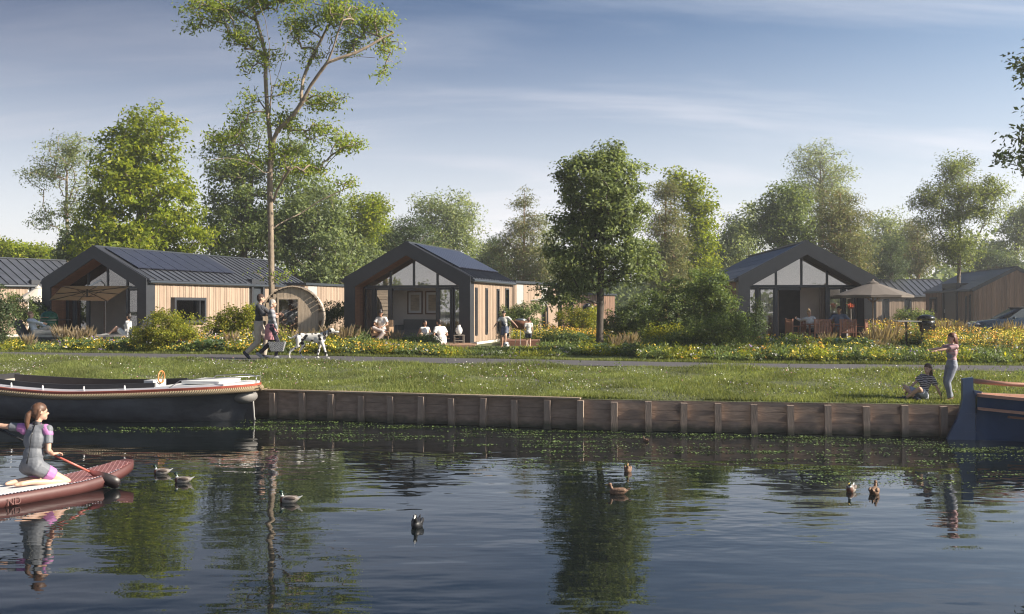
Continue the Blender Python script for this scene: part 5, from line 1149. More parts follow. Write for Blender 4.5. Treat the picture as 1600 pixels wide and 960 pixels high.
q = loft([[edge2(t, -1, -.08, .01), edge2(t, 1, -.08, .01), edge2(t, 1, -.08, -.02), edge2(t, -1, -.08, -.02)] for t in (.01, .03, .06, .09)]); q.build('stern_deck', pinkw, bb)
q = MB(); q.prism([(-.51, -.1), (-.50, .02), (-.33, .38), (-.235, .72), (-.235, 1.12), (-.05, 1.14), (-.05, .97), (-.012, .8), (-.012, -.1)], -.045, .045); rd = q.build('rudder', blue, bb)
q = MB(); q.prism([(-.05, .91), (.09, .89), (.09, .80), (-.012, .8)], -.06, .06); q.build('stern_post', blue, bb)
q = MB(); q.tube([(-.1, 0, 1.08), (.6, 0, 1.02), (1.9, 0, .98)], [.045, .038, .03], 8); q.build('tiller', pinkw, rd, True)
for z in (.12, .45): q = MB(); q.box(-.2, .02, -.052, -.046, z, z+.03); q.build('rudder_strap', blue, rd)
# mooring line
q = MB(); q.tube([Vector((X(405, 21.0), 21.0, .75)), Vector((X(408, 21.5), 21.5, .63)), Vector((X(425, 22.0), 22.0, .66))], .012, 6); tag(q.build('mooring_rope', rope_m, None, True), 'short hemp mooring rope from the sloop stern to the quay edge', 'rope')
# ------------------------------------------------------------------ ducks
duck_b = pm('grey_flank_feathers', (.3, .27, .24), .2, .7, 25, .2); duck_br = pm('mottled_brown_feathers', (.2, .12, .075), .55, .7, 28, .3); duck_h = pm('green_black_head', (.012, .035, .025), .2, .3, 9); coot_m = pm('sooty_feathers', (.012, .012, .014), .2, .5, 12); bill_y = pm('yellow_bill', (.45, .33, .06), .1, .4, 9); duck_ch = pm('chestnut_breast', (.12, .05, .03), .2, .7, 15)
def duck(label, px, py, ang, sex='drake', s=1.0, nm='duck'):
    d = CAMZ*F/(py-478.0); root = thing(nm, label, 'duck', (X(px, d), d, 0), R(ang), 'ducks on the canal' if nm == 'duck' else None)
    body = {'drake': duck_b, 'hen': duck_br, 'coot': coot_m}[sex]; head = {'drake': duck_h, 'hen': duck_br, 'coot': coot_m}[sex]; back = {'drake': pm_cache('brown_back_feathers', (.13, .1, .085)), 'hen': duck_br, 'coot': coot_m}[sex]
    q = MB(); secs = []
    for x_, w_, h0, h1 in ((-.25, .01, .1, .11), (-.2, .045, .05, .125), (-.12, .085, -.02, .14), (0, .105, -.05, .15), (.1, .095, -.045, .145), (.17, .065, -.02, .13), (.21, .02, .03, .09)):
        secs.append([(x_*s, w_*math.cos(a)*s, ((h0+h1)/2+(h1-h0)/2*math.sin(a))*s) for a in [2*math.pi*k/12 for k in range(12)]])
    loft(secs).build('body', body, root, True)
    if sex == 'drake': q = MB(); q.ell((.14*s, 0, .055*s), (.082*s, .082*s, .08*s), 12, 8); q.build('breast', duck_ch, root, True)
    for k in (-1, 1):
        q = MB(); q.ell((-.04*s, .072*s*k, .095*s), (.15*s, .038*s, .05*s), 12, 8, T=Matrix.Rotation(R(5), 4, 'Y')); q.build('wing', back, root, True)
    q = MB(); q.cap((-.2*s, 0, .1*s), (-.3*s, 0, .15*s), .028*s, .008*s); q.build('tail', MT['white'] if sex == 'drake' else back, root, True)
    q = MB(); q.cap((.15*s, 0, .1*s), (.185*s, 0, .2*s), .042*s, .03*s); q.ell((.2*s, 0, .225*s), (.05*s, .036*s, .038*s), 12, 8); hd = q.build('head', head, root, True)
    if sex == 'drake': q = MB(); q.cap((.164*s, 0, .132*s), (.168*s, 0, .142*s), .041*s, .039*s); q.build('neck_ring', MT['white'], root, True)
    q = MB(); q.cap((.24*s, 0, .222*s), (.295*s, 0, .208*s), .016*s, .012*s); q.build('bill', MT['white'] if sex == 'coot' else bill_y, hd, True)
    if sex == 'coot': q = MB(); q.ell((.243*s, 0, .243*s), (.012*s, .012*s, .02*s), 8, 6); q.build('frontal_shield', MT['white'], hd, True)
    for k in (-1, 1): q = MB(); q.ell((.22*s, .03*s*k, .235*s), (.006*s, .005*s, .006*s), 6, 5); q.build('eye', MT['black'], hd)
    return root
_pc = {}
def pm_cache(n, c):
    if n not in _pc: _pc[n] = pm(n, c, .2, .7, 20, .1)
    return _pc[n]
duck('drake nearest the tip of the paddle board, facing left', 253, 741, 176, 'drake', .54)
duck('drake just right of the duck nearest the paddle board', 286, 754, 172, 'drake', .54)
duck('drake alone below the walking couple\'s reflection', 452, 785, 170, 'drake', .56)
duck('brown and grey duck in the dark tree reflection, lower of the two', 966, 772, 172, 'hen', .54)
duck('small brown duck seen end on in the tree reflection, upper of the two', 981, 737, 262, 'hen', .55)
duck('drake with white breast facing away, left of the pair on the right', 1330, 768, 240, 'drake', .58)
duck('mottled brown hen, right of the pair on the right', 1366, 772, 62, 'hen', .62)
duck('small pale bird on the water close to the quay', 1009, 690, 120, 'hen', .35)
duck('black coot with white bill alone in the open water', 652, 823, 265, 'coot', .62, nm='coot')
# ------------------------------------------------------------------ dalmatian
m, nt_, b_ = mat_new('dalmatian_coat'); tcn = N(nt_, 'ShaderNodeTexCoord'); vo = N(nt_, 'ShaderNodeTexVoronoi'); vo.inputs['Scale'].default_value = 8.8; vo.inputs['Randomness'].default_value = .95
nn = N(nt_, 'ShaderNodeTexNoise'); nn.inputs['Scale'].default_value = 12; va = N(nt_, 'ShaderNodeVectorMath', operation='ADD'); vsn = N(nt_, 'ShaderNodeVectorMath', operation='SCALE'); vsn.inputs['Scale'].default_value = .05
nt_.links.new(nn.outputs[1], vsn.inputs[0]); nt_.links.new(tcn.outputs['Object'], va.inputs[0]); nt_.links.new(vsn.outputs[0], va.inputs[1]); nt_.links.new(va.outputs[0], vo.inputs[0])
crn = N(nt_, 'ShaderNodeValToRGB'); crn.color_ramp.elements[0].position = .35; crn.color_ramp.elements[1].position = .38; crn.color_ramp.elements[0].color = (.015, .014, .014, 1); crn.color_ramp.elements[1].color = (.66, .64, .6, 1)
nt_.links.new(vo.outputs[0], crn.inputs[0]); nt_.links.new(crn.outputs[0], b_.inputs['Base Color']); b_.inputs['Roughness'].default_value = .7
dd_ = 27.3; dog = thing('dog', 'white dog with black spots walking right along the path ahead of the couple', 'dog', (X(486, dd_), dd_, GZ+.045), 0); dog.scale = (1.12, 1.12, 1.12)
q = MB(); q.ell((.2, 0, .50), (.17, .095, .135)); q.ell((0, 0, .52), (.24, .085, .105)); q.ell((-.24, 0, .53), (.15, .085, .105)); q.cap((-.1, 0, .54), (.2, 0, .55), .085, .09)
q.cap((.28, 0, .57), (.45, 0, .66), .085, .058); q.ell((.5, 0, .69), (.085, .058, .062)); q.cap((.53, 0, .68), (.66, 0, .655), .042, .03); q.ell((.68, 0, .66), (.022, .022, .02))
for k, a in ((-1, .14), (1, -.10)):      # fore legs
    q.cap((.25, .06*k, .48), (.25+a*.5, .065*k, .30), .058, .038); q.cap((.25+a*.5, .065*k, .30), (.25+a*1.1, .065*k, .05), .034, .025); q.cap((.25+a*1.1, .065*k, .03), (.29+a*1.15, .065*k, .022), .026, .022)
for k, a in ((-1, -.16), (1, .1)):      # hind legs
    q.cap((-.3, .06*k, .50), (-.24+a*.4, .07*k, .32), .075, .045); q.cap((-.24+a*.4, .07*k, .32), (-.38+a*.8, .07*k, .17), .04, .024); q.cap((-.38+a*.8, .07*k, .17), (-.34+a*1.1, .07*k, .035), .022, .019); q.cap((-.34+a*1.1, .07*k, .028), (-.29+a*1.1, .07*k, .022), .025, .022)
q.cap((-.38, 0, .56), (-.5, 0, .5), .028, .02); q.cap((-.5, 0, .5), (-.6, 0, .58), .02, .008)
remesh_later(q, .013, 'body', dog, m)
for k in (-1, 1): q = MB(); q.cap((.46, .055*k, .73), (.44, .075*k, .64), .03, .016); remesh_later(q, .01, 'ear', dog, MT['black'])
flush_remesh()
q = MB(); q.ell((.695, 0, .665), (.014, .018, .014), 8, 6); q.build('nose', MT['black'], dog, True)
for k in (-1, 1): q = MB(); q.ell((.565, .038*k, .705), (.009, .007, .009), 6, 5); q.build('eye', MT['black'], dog, True)
q = MB(); q.tube([(.335+.07*math.sin(t)*-.5, .078*math.cos(t), .605+.075*math.sin(t)) for t in [2*math.pi*k/16 for k in range(17)]], .011, 6, False); q.build('collar', cm('dark_leather', (.04, .025, .02)), dog, True)
# ------------------------------------------------------------------ terraces
def deck(label, px0, px1, d0, d1, mat='deck', h=.11, ang=0.0):
    x0, x1 = X(px0, d0), X(px1, d0); root = thing('timber_deck', label, 'deck', (x0, d0, GZ), ang); n = max(4, round((x1-x0)/.3)) ; w_ = (d1-d0); nb = max(4, round(w_/.145))
    for i in range(nb):
        a = i*w_/nb; q = MB(); q.box(0, (x1-x0), a+.004, a+w_/nb-.004, h-.025, h); q.build('board', MT[mat], root)
    q = MB(); q.box(0.01, x1-x0-.01, .005, .03, 0, h-.027); q.build('edge_board', MT[mat], root)
    return root
deck('pale timber deck in front of the gabled chalet with framed pictures', 552, 742, 34.9, 37.3)
deck('reddish low deck beside the slim window chalet behind the boys', 782, 866, 37.2, 39.8, 'deckd', .2)
deck('grey timber deck in front of the long chalet', 62, 240, 36.2, 40.2, 'deck', .1)
deck('reddish deck under the dining table', 1170, 1330, 34.6, 37.4, 'deckd', .11)
deck('reddish deck strip under the black kettle grill', 1345, 1440, 31.6, 33.4, 'deckd', .16)
# ------------------------------------------------------------------ barrel sauna
sa_d = 34.3; sau = thing('barrel_sauna', 'round grey timber barrel sauna with glass door beside the walking couple', 'sauna', (X(457, sa_d), sa_d, GZ), R(9)); r_ = 1.06; zc = 1.13
n = 40
for k in range(n):
    a0 = 2*math.pi*k/n+.012; a1 = 2*math.pi*(k+1)/n-.012
    P4 = [(math.cos(a)*rr, math.sin(a)*rr+zc) for rr in (r_, r_-.045) for a in (a0, a1)]
    q = MB(); q.prism([P4[0], P4[1], P4[3], P4[2]], -.12, 2.3); q.build('plank', MT['greyw'], sau)
nb = 17; doorx = (-.50+.0, .22-.0)
for k in range(nb):
    xa = -r_+.05+k*(2*r_-.1)/nb; xb = xa+(2*r_-.1)/nb-.007; xm = (xa+xb)/2; hh = math.sqrt(max(.02, (r_-.05)**2-max(abs(xa), abs(xb))**2)); lo_, hi_ = zc-hh, zc+hh
    if doorx[0]-.01 < xm < doorx[1]+.01: lo_ = 1.78
    if hi_-lo_ > .05: q = MB(); q.box(xa, xb, .0, .035, lo_, hi_); q.build('plank', MT['greyw'], sau)
q = MB(); q.box(doorx[0]-.02, doorx[0]+.04, -.02, .05, .2, 1.78); q.box(doorx[1]-.04, doorx[1]+.02, -.02, .05, .2, 1.78); q.box(doorx[0]+.04, doorx[1]-.04, -.02, .05, 1.72, 1.78); dr = q.build('door_frame', MT['greyw'], sau)
q = MB(); q.box(doorx[0]+.045, doorx[1]-.045, .01, .018, .2, 1.715); q.build('pane', MT['glassd'], dr)
q = MB(); q.tube([Vector((math.cos(a)*(r_+.006), .5, zc+math.sin(a)*(r_+.006))) for a in [2*math.pi*k/40 for k in range(41)]], .012, 5, False); q.build('steel_band', MT['steel'], sau, True)
for z in (1.45, 1.32, 1.2, .85): q = MB(); q.box(-.85, .85, 1.6, 1.64, z, z+.06); q.build('bench_slat', MT['wood'], sau)
q = MB(); q.box(-.9, .9, 1.15, 1.7, .72, .76); q.build('bench', MT['greyw'], sau); q = MB(); q.lathe([(r_-.06, 0), (r_-.06, .04)], 32, T=Matrix.Translation((0, 2.2, zc)) @ Matrix.Rotation(R(90), 4, 'X')); q.build('rear_wall', MT['greyw'], sau)
for y_ in (.2, 1.9): q = MB(); q.box(-.7, .7, y_, y_+.12, 0, .26); q.build('cradle', MT['greyw'], sau)
# ------------------------------------------------------------------ parasols
def parasol(label, px, d, r_px, ztop, zrim, mat, n=8, pole_px=None, square=False, tilt=0, zbase=GZ, cant=False, rz=0):
    x0 = X(px, d); root = thing('parasol', label, 'parasol', (x0, d, zbase), R(rz)); r0 = r_px/F*d; zt, zr = ztop-zbase, zrim-zbase
    q = MB(); rim = [(r0*math.cos(2*math.pi*(k+.5)/n), r0*math.sin(2*math.pi*(k+.5)/n), zr) for k in range(n)]
    if square: rim = [(r0*math.cos(R(a)), r0*math.sin(R(a)), zr+(tilt if a in (45, 135) else 0)) for a in (45, 135, 225, 315)]; n = 4
    T = Matrix()
    for k in range(n):
        a, b = Vector(rim[k]), Vector(rim[(k+1) % n]); q = MB(); tp = Vector((0, 0, zt)); m_ = (a+b)/2+Vector((0, 0, .02))
        dn = Vector((0, 0, -.008)); q.add([tp, a, m_, b, tp+dn, a+dn, m_+dn, b+dn], [(0, 1, 2), (0, 2, 3), (4, 6, 5), (4, 7, 6), (1, 5, 6, 2), (2, 6, 7, 3)]); q.build('canopy_panel', mat, root)
        if not square: q = MB(); q.add([a, b, b+Vector((0, 0, -.07)), a+Vector((0, 0, -.07)), a*.995, b*.995, b*.995+Vector((0, 0, -.07)), a*.995+Vector((0, 0, -.07))], [(0, 1, 2, 3), (7, 6, 5, 4), (3, 2, 6, 7)]); q.build('valance', mat, root)
        q = MB(); q.tube([Vector((0, 0, zt-.03)), a+Vector((0, 0, -.02))], .012, 5); q.build('rib', MT['woodd'] if not square else MT['anth2'], root)
        if square: q = MB(); q.tube([Vector((0, 0, zt-.03)), m_+Vector((0, 0, -.02))], .012, 5); q.build('rib', MT['anth2'], root); q = MB(); q.tube([Vector((0, 0, zt-.25)), (a+tp)/2-Vector((0, 0, .03))], .009, 5); q.build('strut', MT['anth2'], root)
        else: q = MB(); q.tube([Vector((0, 0, zr-.25)), (a+tp)/2-Vector((0, 0, .03))], .009, 5); q.build('strut', MT['woodd'], root)
    if not square: q = MB(); q.lathe([(r0*.16, zt-(zt-zr)*.16+.03), (r0*.03, zt+.04), (.02, zt+.06)], 8); q.build('vent_cap', mat, root)
    if not cant: q = MB(); q.tube([(0, 0, 0), (0, 0, zt+.08)], .024, 10); q.build('pole', MT['wood'], root, True)
    return root, zt
parasol('taupe round parasol over the dining table in front of the right gabled chalet', 1364, 35.0, 60, Z(440, 35.0), Z(462, 35.0), MT['taupe'])
sqp = thing('parasol', 'square beige cantilever parasol tilted up in front of the long chalet', 'parasol', (X(140, 37.6), 37.6, GZ), 0); o_ = Vector((X(140, 37.6), 37.6, GZ))
cn = [Vector((X(a, d_), d_, Z(b, d_)))-o_ for a, b, d_ in ((77, 469, 38.6), (168, 470, 38.6), (204, 447, 36.4), (98, 447, 36.4))]; ctr_ = sum(cn, Vector())/4+Vector((0, 0, .16)); hub_ = ctr_-Vector((0, 0, .3))
for k in range(4):
    a, b = cn[k], cn[(k+1) % 4]; m_ = (a+b)/2; dn = Vector((0, 0, -.008)); q = MB(); q.add([ctr_, a, m_, b, ctr_+dn, a+dn, m_+dn, b+dn], [(0, 1, 2), (0, 2, 3), (4, 6, 5), (4, 7, 6), (1, 5, 6, 2), (2, 6, 7, 3)]); q.build('canopy_panel', MT['taupel'], sqp)
    for p_ in (a, m_): q = MB(); q.tube([hub_+(p_-hub_)*.05+Vector((0, 0, .2)), (ctr_+p_)/2-Vector((0, 0, .06)), p_-Vector((0, 0, .03))], .017, 6); q.build('rib', MT['anth2'], sqp)
    q = MB(); q.tube([hub_, (a*.45+ctr_*.55)-Vector((0, 0, .06))], .013, 5); q.build('strut', MT['anth2'], sqp)
q = MB(); q.tube([Vector((-.2, 1.9, 0)), Vector((-.2, 1.9, 2.35)), Vector((-.15, 1.4, 2.5)), ctr_+Vector((0, 0, .08)), hub_], .035, 8); q.build('mast', MT['anth2'], sqp, True); q = MB(); q.box(-.6, .2, 1.5, 2.3, 0, .07); q.build('base', MT['grey'], sqp)
parasol('white parasol at the far left beside the long chalet\'s gable', 60, 46, 36, Z(448, 46), Z(470, 46), MT['cream'])
parasol('small white parasol seen edge on in front of the orange lit cabin', 853, 44, 26, Z(464, 44), Z(470, 44), MT['cream'])
# ------------------------------------------------------------------ garden furniture and grills
def lounger(label, px, d, rz, grp=None):
    root = thing('garden_lounger', label, 'lounger', (X(px, d), d, GZ+.1), R(rz)); q = MB(); q.box(-.35, .35, -.55, 1.0, .18, .24); q.build('frame', MT['anth2'], root)
    q = MB(); q.box(-.34, .34, -.5, 1.0, .242, .33); q.build('seat_cushion', MT['grey'], root)
    q = MB(); q.box(-.34, .34, -.04, .04, 0, .62, T=Matrix.Translation((0, -.48, .3)) @ Matrix.Rotation(R(28), 4, 'X')); q.build('backrest', MT['anth2'], root)
    for a in (-.3, .3):
        for b in (-.48, .92): q = MB(); q.box(a-.02, a+.02, b-.02, b+.02, 0, .179); q.build('leg', MT['anth2'], root)
    return root
lounger('dark framed lounger with grey cushion under the reclining man', 58, 37.0, -90); lounger('grey cushioned lounger under the woman with drawn up knees', 196, 37.0, 90)
def egg(label, px, d, colm, z=GZ+.1):
    root = thing('kamado_grill', label, 'grill', (X(px, d), d, z), 0); q = MB(); q.lathe([(.16, .5), (.25, .56), (.31, .68), (.33, .84)], 22); q.build('grill_bowl', colm, root, True)
    q = MB(); q.lathe([(.335, .86), (.33, .95), (.28, 1.08), (.18, 1.17), (.07, 1.2)], 22); ld = q.build('lid', colm, root, True); q = MB(); q.lathe([(.06, 1.2), (.06, 1.26), (.03, 1.28)], 12); q.build('vent_cap', MT['black'], ld, True); q = MB(); q.tube([(-.12, -.34, .95), (-.1, -.4, .96), (.1, -.4, .96), (.12, -.34, .95)], .015, 6); q.build('handle', MT['wood'], ld, True)
    q = MB(); q.lathe([(.338, .838), (.342, .85), (.338, .862)], 22); q.build('steel_band', MT['steel'], root, True)
    for k in range(4): a = math.pi/4+k*math.pi/2; q = MB(); q.tube([(.3*math.cos(a), .3*math.sin(a), .0), (.24*math.cos(a), .24*math.sin(a), .62)], .016, 6); q.build('leg', MT['black'], root)
    for sx in (-1, 1): q = MB(); q.box(.37*sx if sx > 0 else -.75, .75 if sx > 0 else -.37, -.2, .2, .84, .865); q.build('side_shelf', MT['anth2'], root)
egg('green ceramic egg grill beside the reclining man', 77, 38.5, pm('green_ceramic', (.015, .11, .065), .2, .25, 10, .1))
# black grill with side table at the right
dg2 = 32.6; gr = thing('charcoal_grill', 'black charcoal grill with long grey side table at the right', 'grill', (X(1447, dg2), dg2, GZ+.16), 0)
q = MB(); q.lathe([(.1, .46), (.2, .5), (.21, .66), (.25, .72), (.27, .86)], 20); q.build('grill_bowl', MT['black'], gr, True)
q = MB(); q.lathe([(.28, .88), (.27, .96), (.2, 1.02), (.08, 1.05)], 20); q.build('lid', MT['black'], gr, True); q = MB(); q.box(-.2, .2, -.23, -.19, .5, .7); q.build('vent_drawer', MT['black'], gr)
for a in (-.16, .16): q = MB(); q.tube([(a, 0, 0), (a*.8, 0, .5)], .02, 6); q.build('leg', MT['black'], gr)
q = MB(); q.box(-1.0, -.24, -.24, .24, .82, .85); q.build('table_top', MT['grey'], gr); q = MB(); q.box(-.68, -.62, -.03, .03, 0, .82); q.build('table_leg', MT['black'], gr)
# fire bowl on stand beside the boys
fb = thing('fire_bowl', 'rusty bowl grill on thin splayed legs behind the small boy', 'fire bowl', (X(814, 36.3), 36.3, GZ), 0)
q = MB(); q.lathe([(.05, .62), (.25, .7), (.36, .82), (.38, .95), (.36, .95), (.33, .84), (.2, .74), (.02, .7)], 20); q.build('bowl', pm('rusty_steel', (.16, .07, .04), .4, .8, 8, .2), fb, True); q = MB(); q.lathe([(.22, .96), (.2, 1.0), (.08, 1.03)], 16); q.build('lid', MT['steel'], fb, True)
for k in range(3): a = k*2.1+.4; q = MB(); q.tube([(.12*math.cos(a), .12*math.sin(a), .68), (.3*math.cos(a), .3*math.sin(a), 0)], .012, 6); q.build('leg', MT['steel'], fb)
# dining set
teak = pm('teak', (.30, .135, .085), .2, .55, 6, .1, stretch=(4, 4, .6), island=.15)
tb = thing('dining_table', 'teak dining table between the slatted chairs', 'table', (X(1296, 35.3), 35.3, GZ+DK), 0)
for k in range(8): q = MB(); q.box(-.9, .9, -.4+k*.1, -.4+k*.1+.094, .71, .74); q.build('slat', teak, tb)
for a in (-.8, .8):
    for b in (-.33, .33): q = MB(); q.box(a-.03, a+.03, b-.03, b+.03, 0, .708); q.build('leg', teak, tb)
def tchair(label, px, d, rz):
    root = thing('garden_chair', label, 'chair', (X(px, d), d, GZ+DK), R(rz), 'teak slatted garden chairs')
    for a in (-.27, .27):
        q = MB(); q.box(a-.022, a+.022, .22, .265, 0, .64); q.build('leg', teak, root); q = MB(); q.box(a-.022, a+.022, -.265, -.22, 0, .92); q.build('leg', teak, root); q = MB(); q.box(a-.03, a+.03, -.22, .29, .642, .665); q.build('armrest', teak, root)
    for k in range(5): q = MB(); q.box(-.247, .247, -.215+k*.09, -.215+k*.09+.082, .42, .44); q.build('seat_slat', teak, root)
    for k in range(9): q = MB(); a = -.225+k*.056; q.box(a-.018, a+.018, -.255, -.235, .47, .85); q.build('back_slat', teak, root)
    for z in (.44, .86): q = MB(); q.box(-.247, .247, -.26, -.228, z+.002, z+.045); q.build('back_rail', teak, root)
tchair('teak slatted chair seen from behind, left of the seated man', 1281, 34.75, 4); tchair('teak slatted chair seen from behind, third along the table', 1322, 34.7, -3); tchair('teak slatted chair at the right end nearest the big parasol pole', 1342, 34.85, 62)
tchair('teak slatted chair the blond woman leans on', 1266, 36.0, 175); tchair('teak slatted chair under the man in the polo shirt', 1311, 36.15, 172); tchair('low teak chair at the left end of the dining table', 1243, 35.4, -80)
# wicker chair, side table, vase, sofa, pictures, lamp at house B
wk = pm('wicker', (.3, .2, .12), .3, .8, 40, .5)
wc = thing('wicker_chair', 'wicker armchair under the woman with the dark bun', 'chair', (X(597, 36.75), 36.75, GZ+DK), R(172)); q = MB(); q.box(-.33, .33, -.3, .3, .28, .38); q.build('seat', wk, wc); q = MB(); q.box(-.33, .33, -.34, -.29, .38, .85); q.build('backrest', wk, wc)
for a in (-.36, .33): q = MB(); q.box(a, a+.04, -.3, .3, .38, .6); q.build('armrest', wk, wc)
for a in (-.3, .3):
    for b in (-.27, .27): q = MB(); q.tube([(a, b, 0), (a, b, .28)], .02, 6); q.build('leg', wk, wc)
st = thing('side_table', 'small wire side table holding the white vase near the gable corner', 'side table', (X(717, 36.2), 36.2, GZ+DK), R(10))
for a in (-.17, .17):
    for b in (-.17, .17): q = MB(); q.tube([(a, b, 0), (a, b, .3)], .013, 6); q.build('leg', MT['taupel'], st)
q = MB(); q.box(-.2, .2, -.2, .2, .3, .32); q.build('table_top', MT['taupel'], st); q = MB(); q.box(-.17, .17, -.17, .17, .1, .115); q.build('shelf', MT['taupel'], st)
vs_ = thing('vase', 'white ribbed vase standing on the small side table', 'vase', (X(717, 36.2), 36.2, GZ+DK+.322), 0); q = MB(); q.lathe([(.05, 0), (.1, .05), (.13, .14), (.12, .22), (.07, .29), (.055, .33), (.065, .36)], 20); q.build('body', MT['white'], vs_, True); q = MB(); q.lathe([(.045, .362), (.045, .368)], 16); q.build('mouth', MT['taupe'], vs_)
T_B = Matrix.Translation(Vector(hb_loc)) @ Matrix.Rotation(-PB, 4, 'Z')
def inB(u, v, z=0): return T_B @ Vector((u, v, z))
IW = 2.7
sf = thing('sofa', 'grey sofa against the wall below the framed pictures', 'sofa', inB(2.5, IW-.55, .12), -PB)
sm_ = pm('grey_sofa_fabric', (.2, .2, .19), .1, .9, 20, .2)
q = MB(); q.box(-.95, .95, -.4, .42, .1, .4); q.build('seat', sm_, sf); q = MB(); q.box(-.95, .95, .25, .48, .4, .82); q.build('backrest', sm_, sf)
for a in (-1.08, .955): q = MB(); q.box(a, a+.12, -.4, .48, .1, .6); q.build('armrest', sm_, sf)
for a, nm in ((1.95, 'left'), (2.72, 'right')):
    pf = thing('framed_picture', 'framed artwork on the wall inside the chalet, %s of the two' % nm, 'picture', inB(a, IW-.035, 1.15), -PB)
    q = MB(); q.box(-.33, -.28, -.02, .02, 0, .95); q.box(.28, .33, -.02, .02, 0, .95); q.box(-.28, .28, -.02, .02, 0, .05); q.box(-.28, .28, -.02, .02, .9, .95); q.build('frame', MT['woodd'], pf)
    q = MB(); q.box(-.28, .28, .0, .01, .05, .9); q.build('mount', MT['white'], pf); q = MB(); q.box(-.19, .19, -.006, -.001, .15, .8); q.build('print', pm('sepia_print', (.5, .43, .33), .3, .8, 3, 0, stretch=(1, 1, 4)), pf)
fl = thing('floor_lamp', 'white paper floor lamp glimpsed inside the open chalet', 'floor lamp', inB(4.05, 1.75, .12), 0); q = MB(); q.lathe([(.09, .5), (.1, .6), (.1, 1.1), (.09, 1.2)], 16); q.build('lamp_shade', MT['white'], fl, True); q = MB(); q.tube([(0, 0, 0), (0, 0, .5)], .012, 6); q.build('stem', MT['black'], fl); q = MB(); q.lathe([(.12, 0), (.12, .02)], 16); q.build('base', MT['black'], fl)
# hanging red flower by house C
hf = thing('hanging_flower', 'red orange dried flower bunch on a stem beside the right glass door', 'flower', (X(1329, 37.0), 37.0, GZ+DK), 0); q = MB(); q.tube([(0, 0, 0), (.02, 0, .6), (0, 0, 1.3)], .02, 6); q.build('stem', MT['taupel'], hf)
q = MB(); rr_ = np.random.default_rng(2); Pq = rr_.normal(0, .045, (160, 3))+np.array([0, 0, 1.38]); link('petals', np_mesh('petals', leaf_quads(Pq, .05, rr_, wid=.6), quadsF(160)), hf, pm('orange_red_petals', (.5, .09, .02), .3, .7, 20))
# ------------------------------------------------------------------ car
cd = 44; car = thing('parked_car', 'dark blue grey car parked behind the flowers, cut by the right edge', 'car', (X(1516, cd), cd, GZ), R(-6))
paint = pm('slate_car_paint', (.045, .065, .085), .05, .22, 3, 0, metal=.5, coat=1)
tyre = pm('tyre_rubber', (.02, .02, .02), .1, .8, 20); Lc = 4.4
# x from the front (left) to the rear
sx_ = [(0, .5, .55, .62), (.06, .3, .7, .78), (.3, .22, .82, .86), (1.1, .2, .93, .9), (1.5, .2, .98, .9), (2.4, .2, 1.0, .9), (3.6, .2, 1.0, .9), (4.2, .24, .98, .84), (4.38, .4, .9, .72)]
secs = []
for x_, z0, z1, w_ in sx_: secs.append([(x_, -w_*.94, z0), (x_, -w_, z0+(z1-z0)*.3), (x_, -w_*.98, z0+(z1-z0)*.75), (x_, -w_*.9, z1), (x_, w_*.9, z1), (x_, w_*.98, z0+(z1-z0)*.75), (x_, w_, z0+(z1-z0)*.3), (x_, w_*.94, z0)])
loft(secs).build('body', paint, car, True)
secs = [[(x_, -w_, .93), (x_+dx, -w_*.82, z1), (x_+dx, w_*.82, z1), (x_, w_, .93)] for x_, dx, z1, w_ in ((1.12, 0, .95, .78), (1.95, 0, 1.42, .8), (2.4, 0, 1.46, .8), (3.4, 0, 1.44, .8), (4.0, 0, 1.25, .78), (4.3, 0, .97, .74))]
loft(secs).build('cabin', MT['black'], car, True)
q = MB(); q.add([(1.85, -.67, 1.425), (2.4, -.67, 1.472), (3.42, -.67, 1.452), (3.95, -.65, 1.3), (1.85, .67, 1.425), (2.4, .67, 1.472), (3.42, .67, 1.452), (3.95, .65, 1.3), (1.85, -.67, 1.40), (3.95, -.65, 1.27), (1.85, .67, 1.40), (3.95, .65, 1.27)], [(0, 1, 5, 4), (1, 2, 6, 5), (2, 3, 7, 6), (0, 8, 9, 3, 2, 1), (4, 5, 6, 7, 11, 10)]); q.build('roof', paint, car)
for xs2 in ((1.3, 1.92, 2.35, 2.35), (2.42, 2.42, 3.3, 3.3)):
    q = MB(); a, b, c_, d_ = xs2; q.add([(a if xs2[0] < 2 else 2.42, -.812, .95), (b, -.70, 1.37), (c_, -.70, 1.38), (d_, -.812, .95)], [(0, 3, 2, 1)]); q.build('side_window', pm_cache('tinted_car_glass', (.06, .08, .1)), car)
for x_ in (.85, 3.55):
    for k in (-1, 1):
        q = MB(); q.lathe([(.31, -.1), (.33, -.06), (.33, .06), (.31, .1)], 22, T=Matrix.Translation((x_, .82*k, .33)) @ Matrix.Rotation(R(90), 4, 'X')); wl = q.build('wheel', tyre, car, True); q = MB(); q.lathe([(.2, -.105), (.21, 0), (.2, .105)], 16, T=Matrix.Translation((x_, .82*k, .33)) @ Matrix.Rotation(R(90), 4, 'X')); q.build('rim', MT['steel'], wl, True)
for k in (-1, 1): q = MB(); q.ell((.14, .62*k, .68), (.12, .16, .07), 12, 8); q.build('headlight', pm_cache('headlight_lens', (.5, .52, .55)), car, True); q = MB(); q.ell((1.5, .95*k, .98), (.07, .1, .06), 10, 7); q.build('mirror', paint, car, True)
q = MB(); q.box(-.02, .03, -.45, .45, .42, .58); q.build('grille', MT['black'], car)
print('props ok')
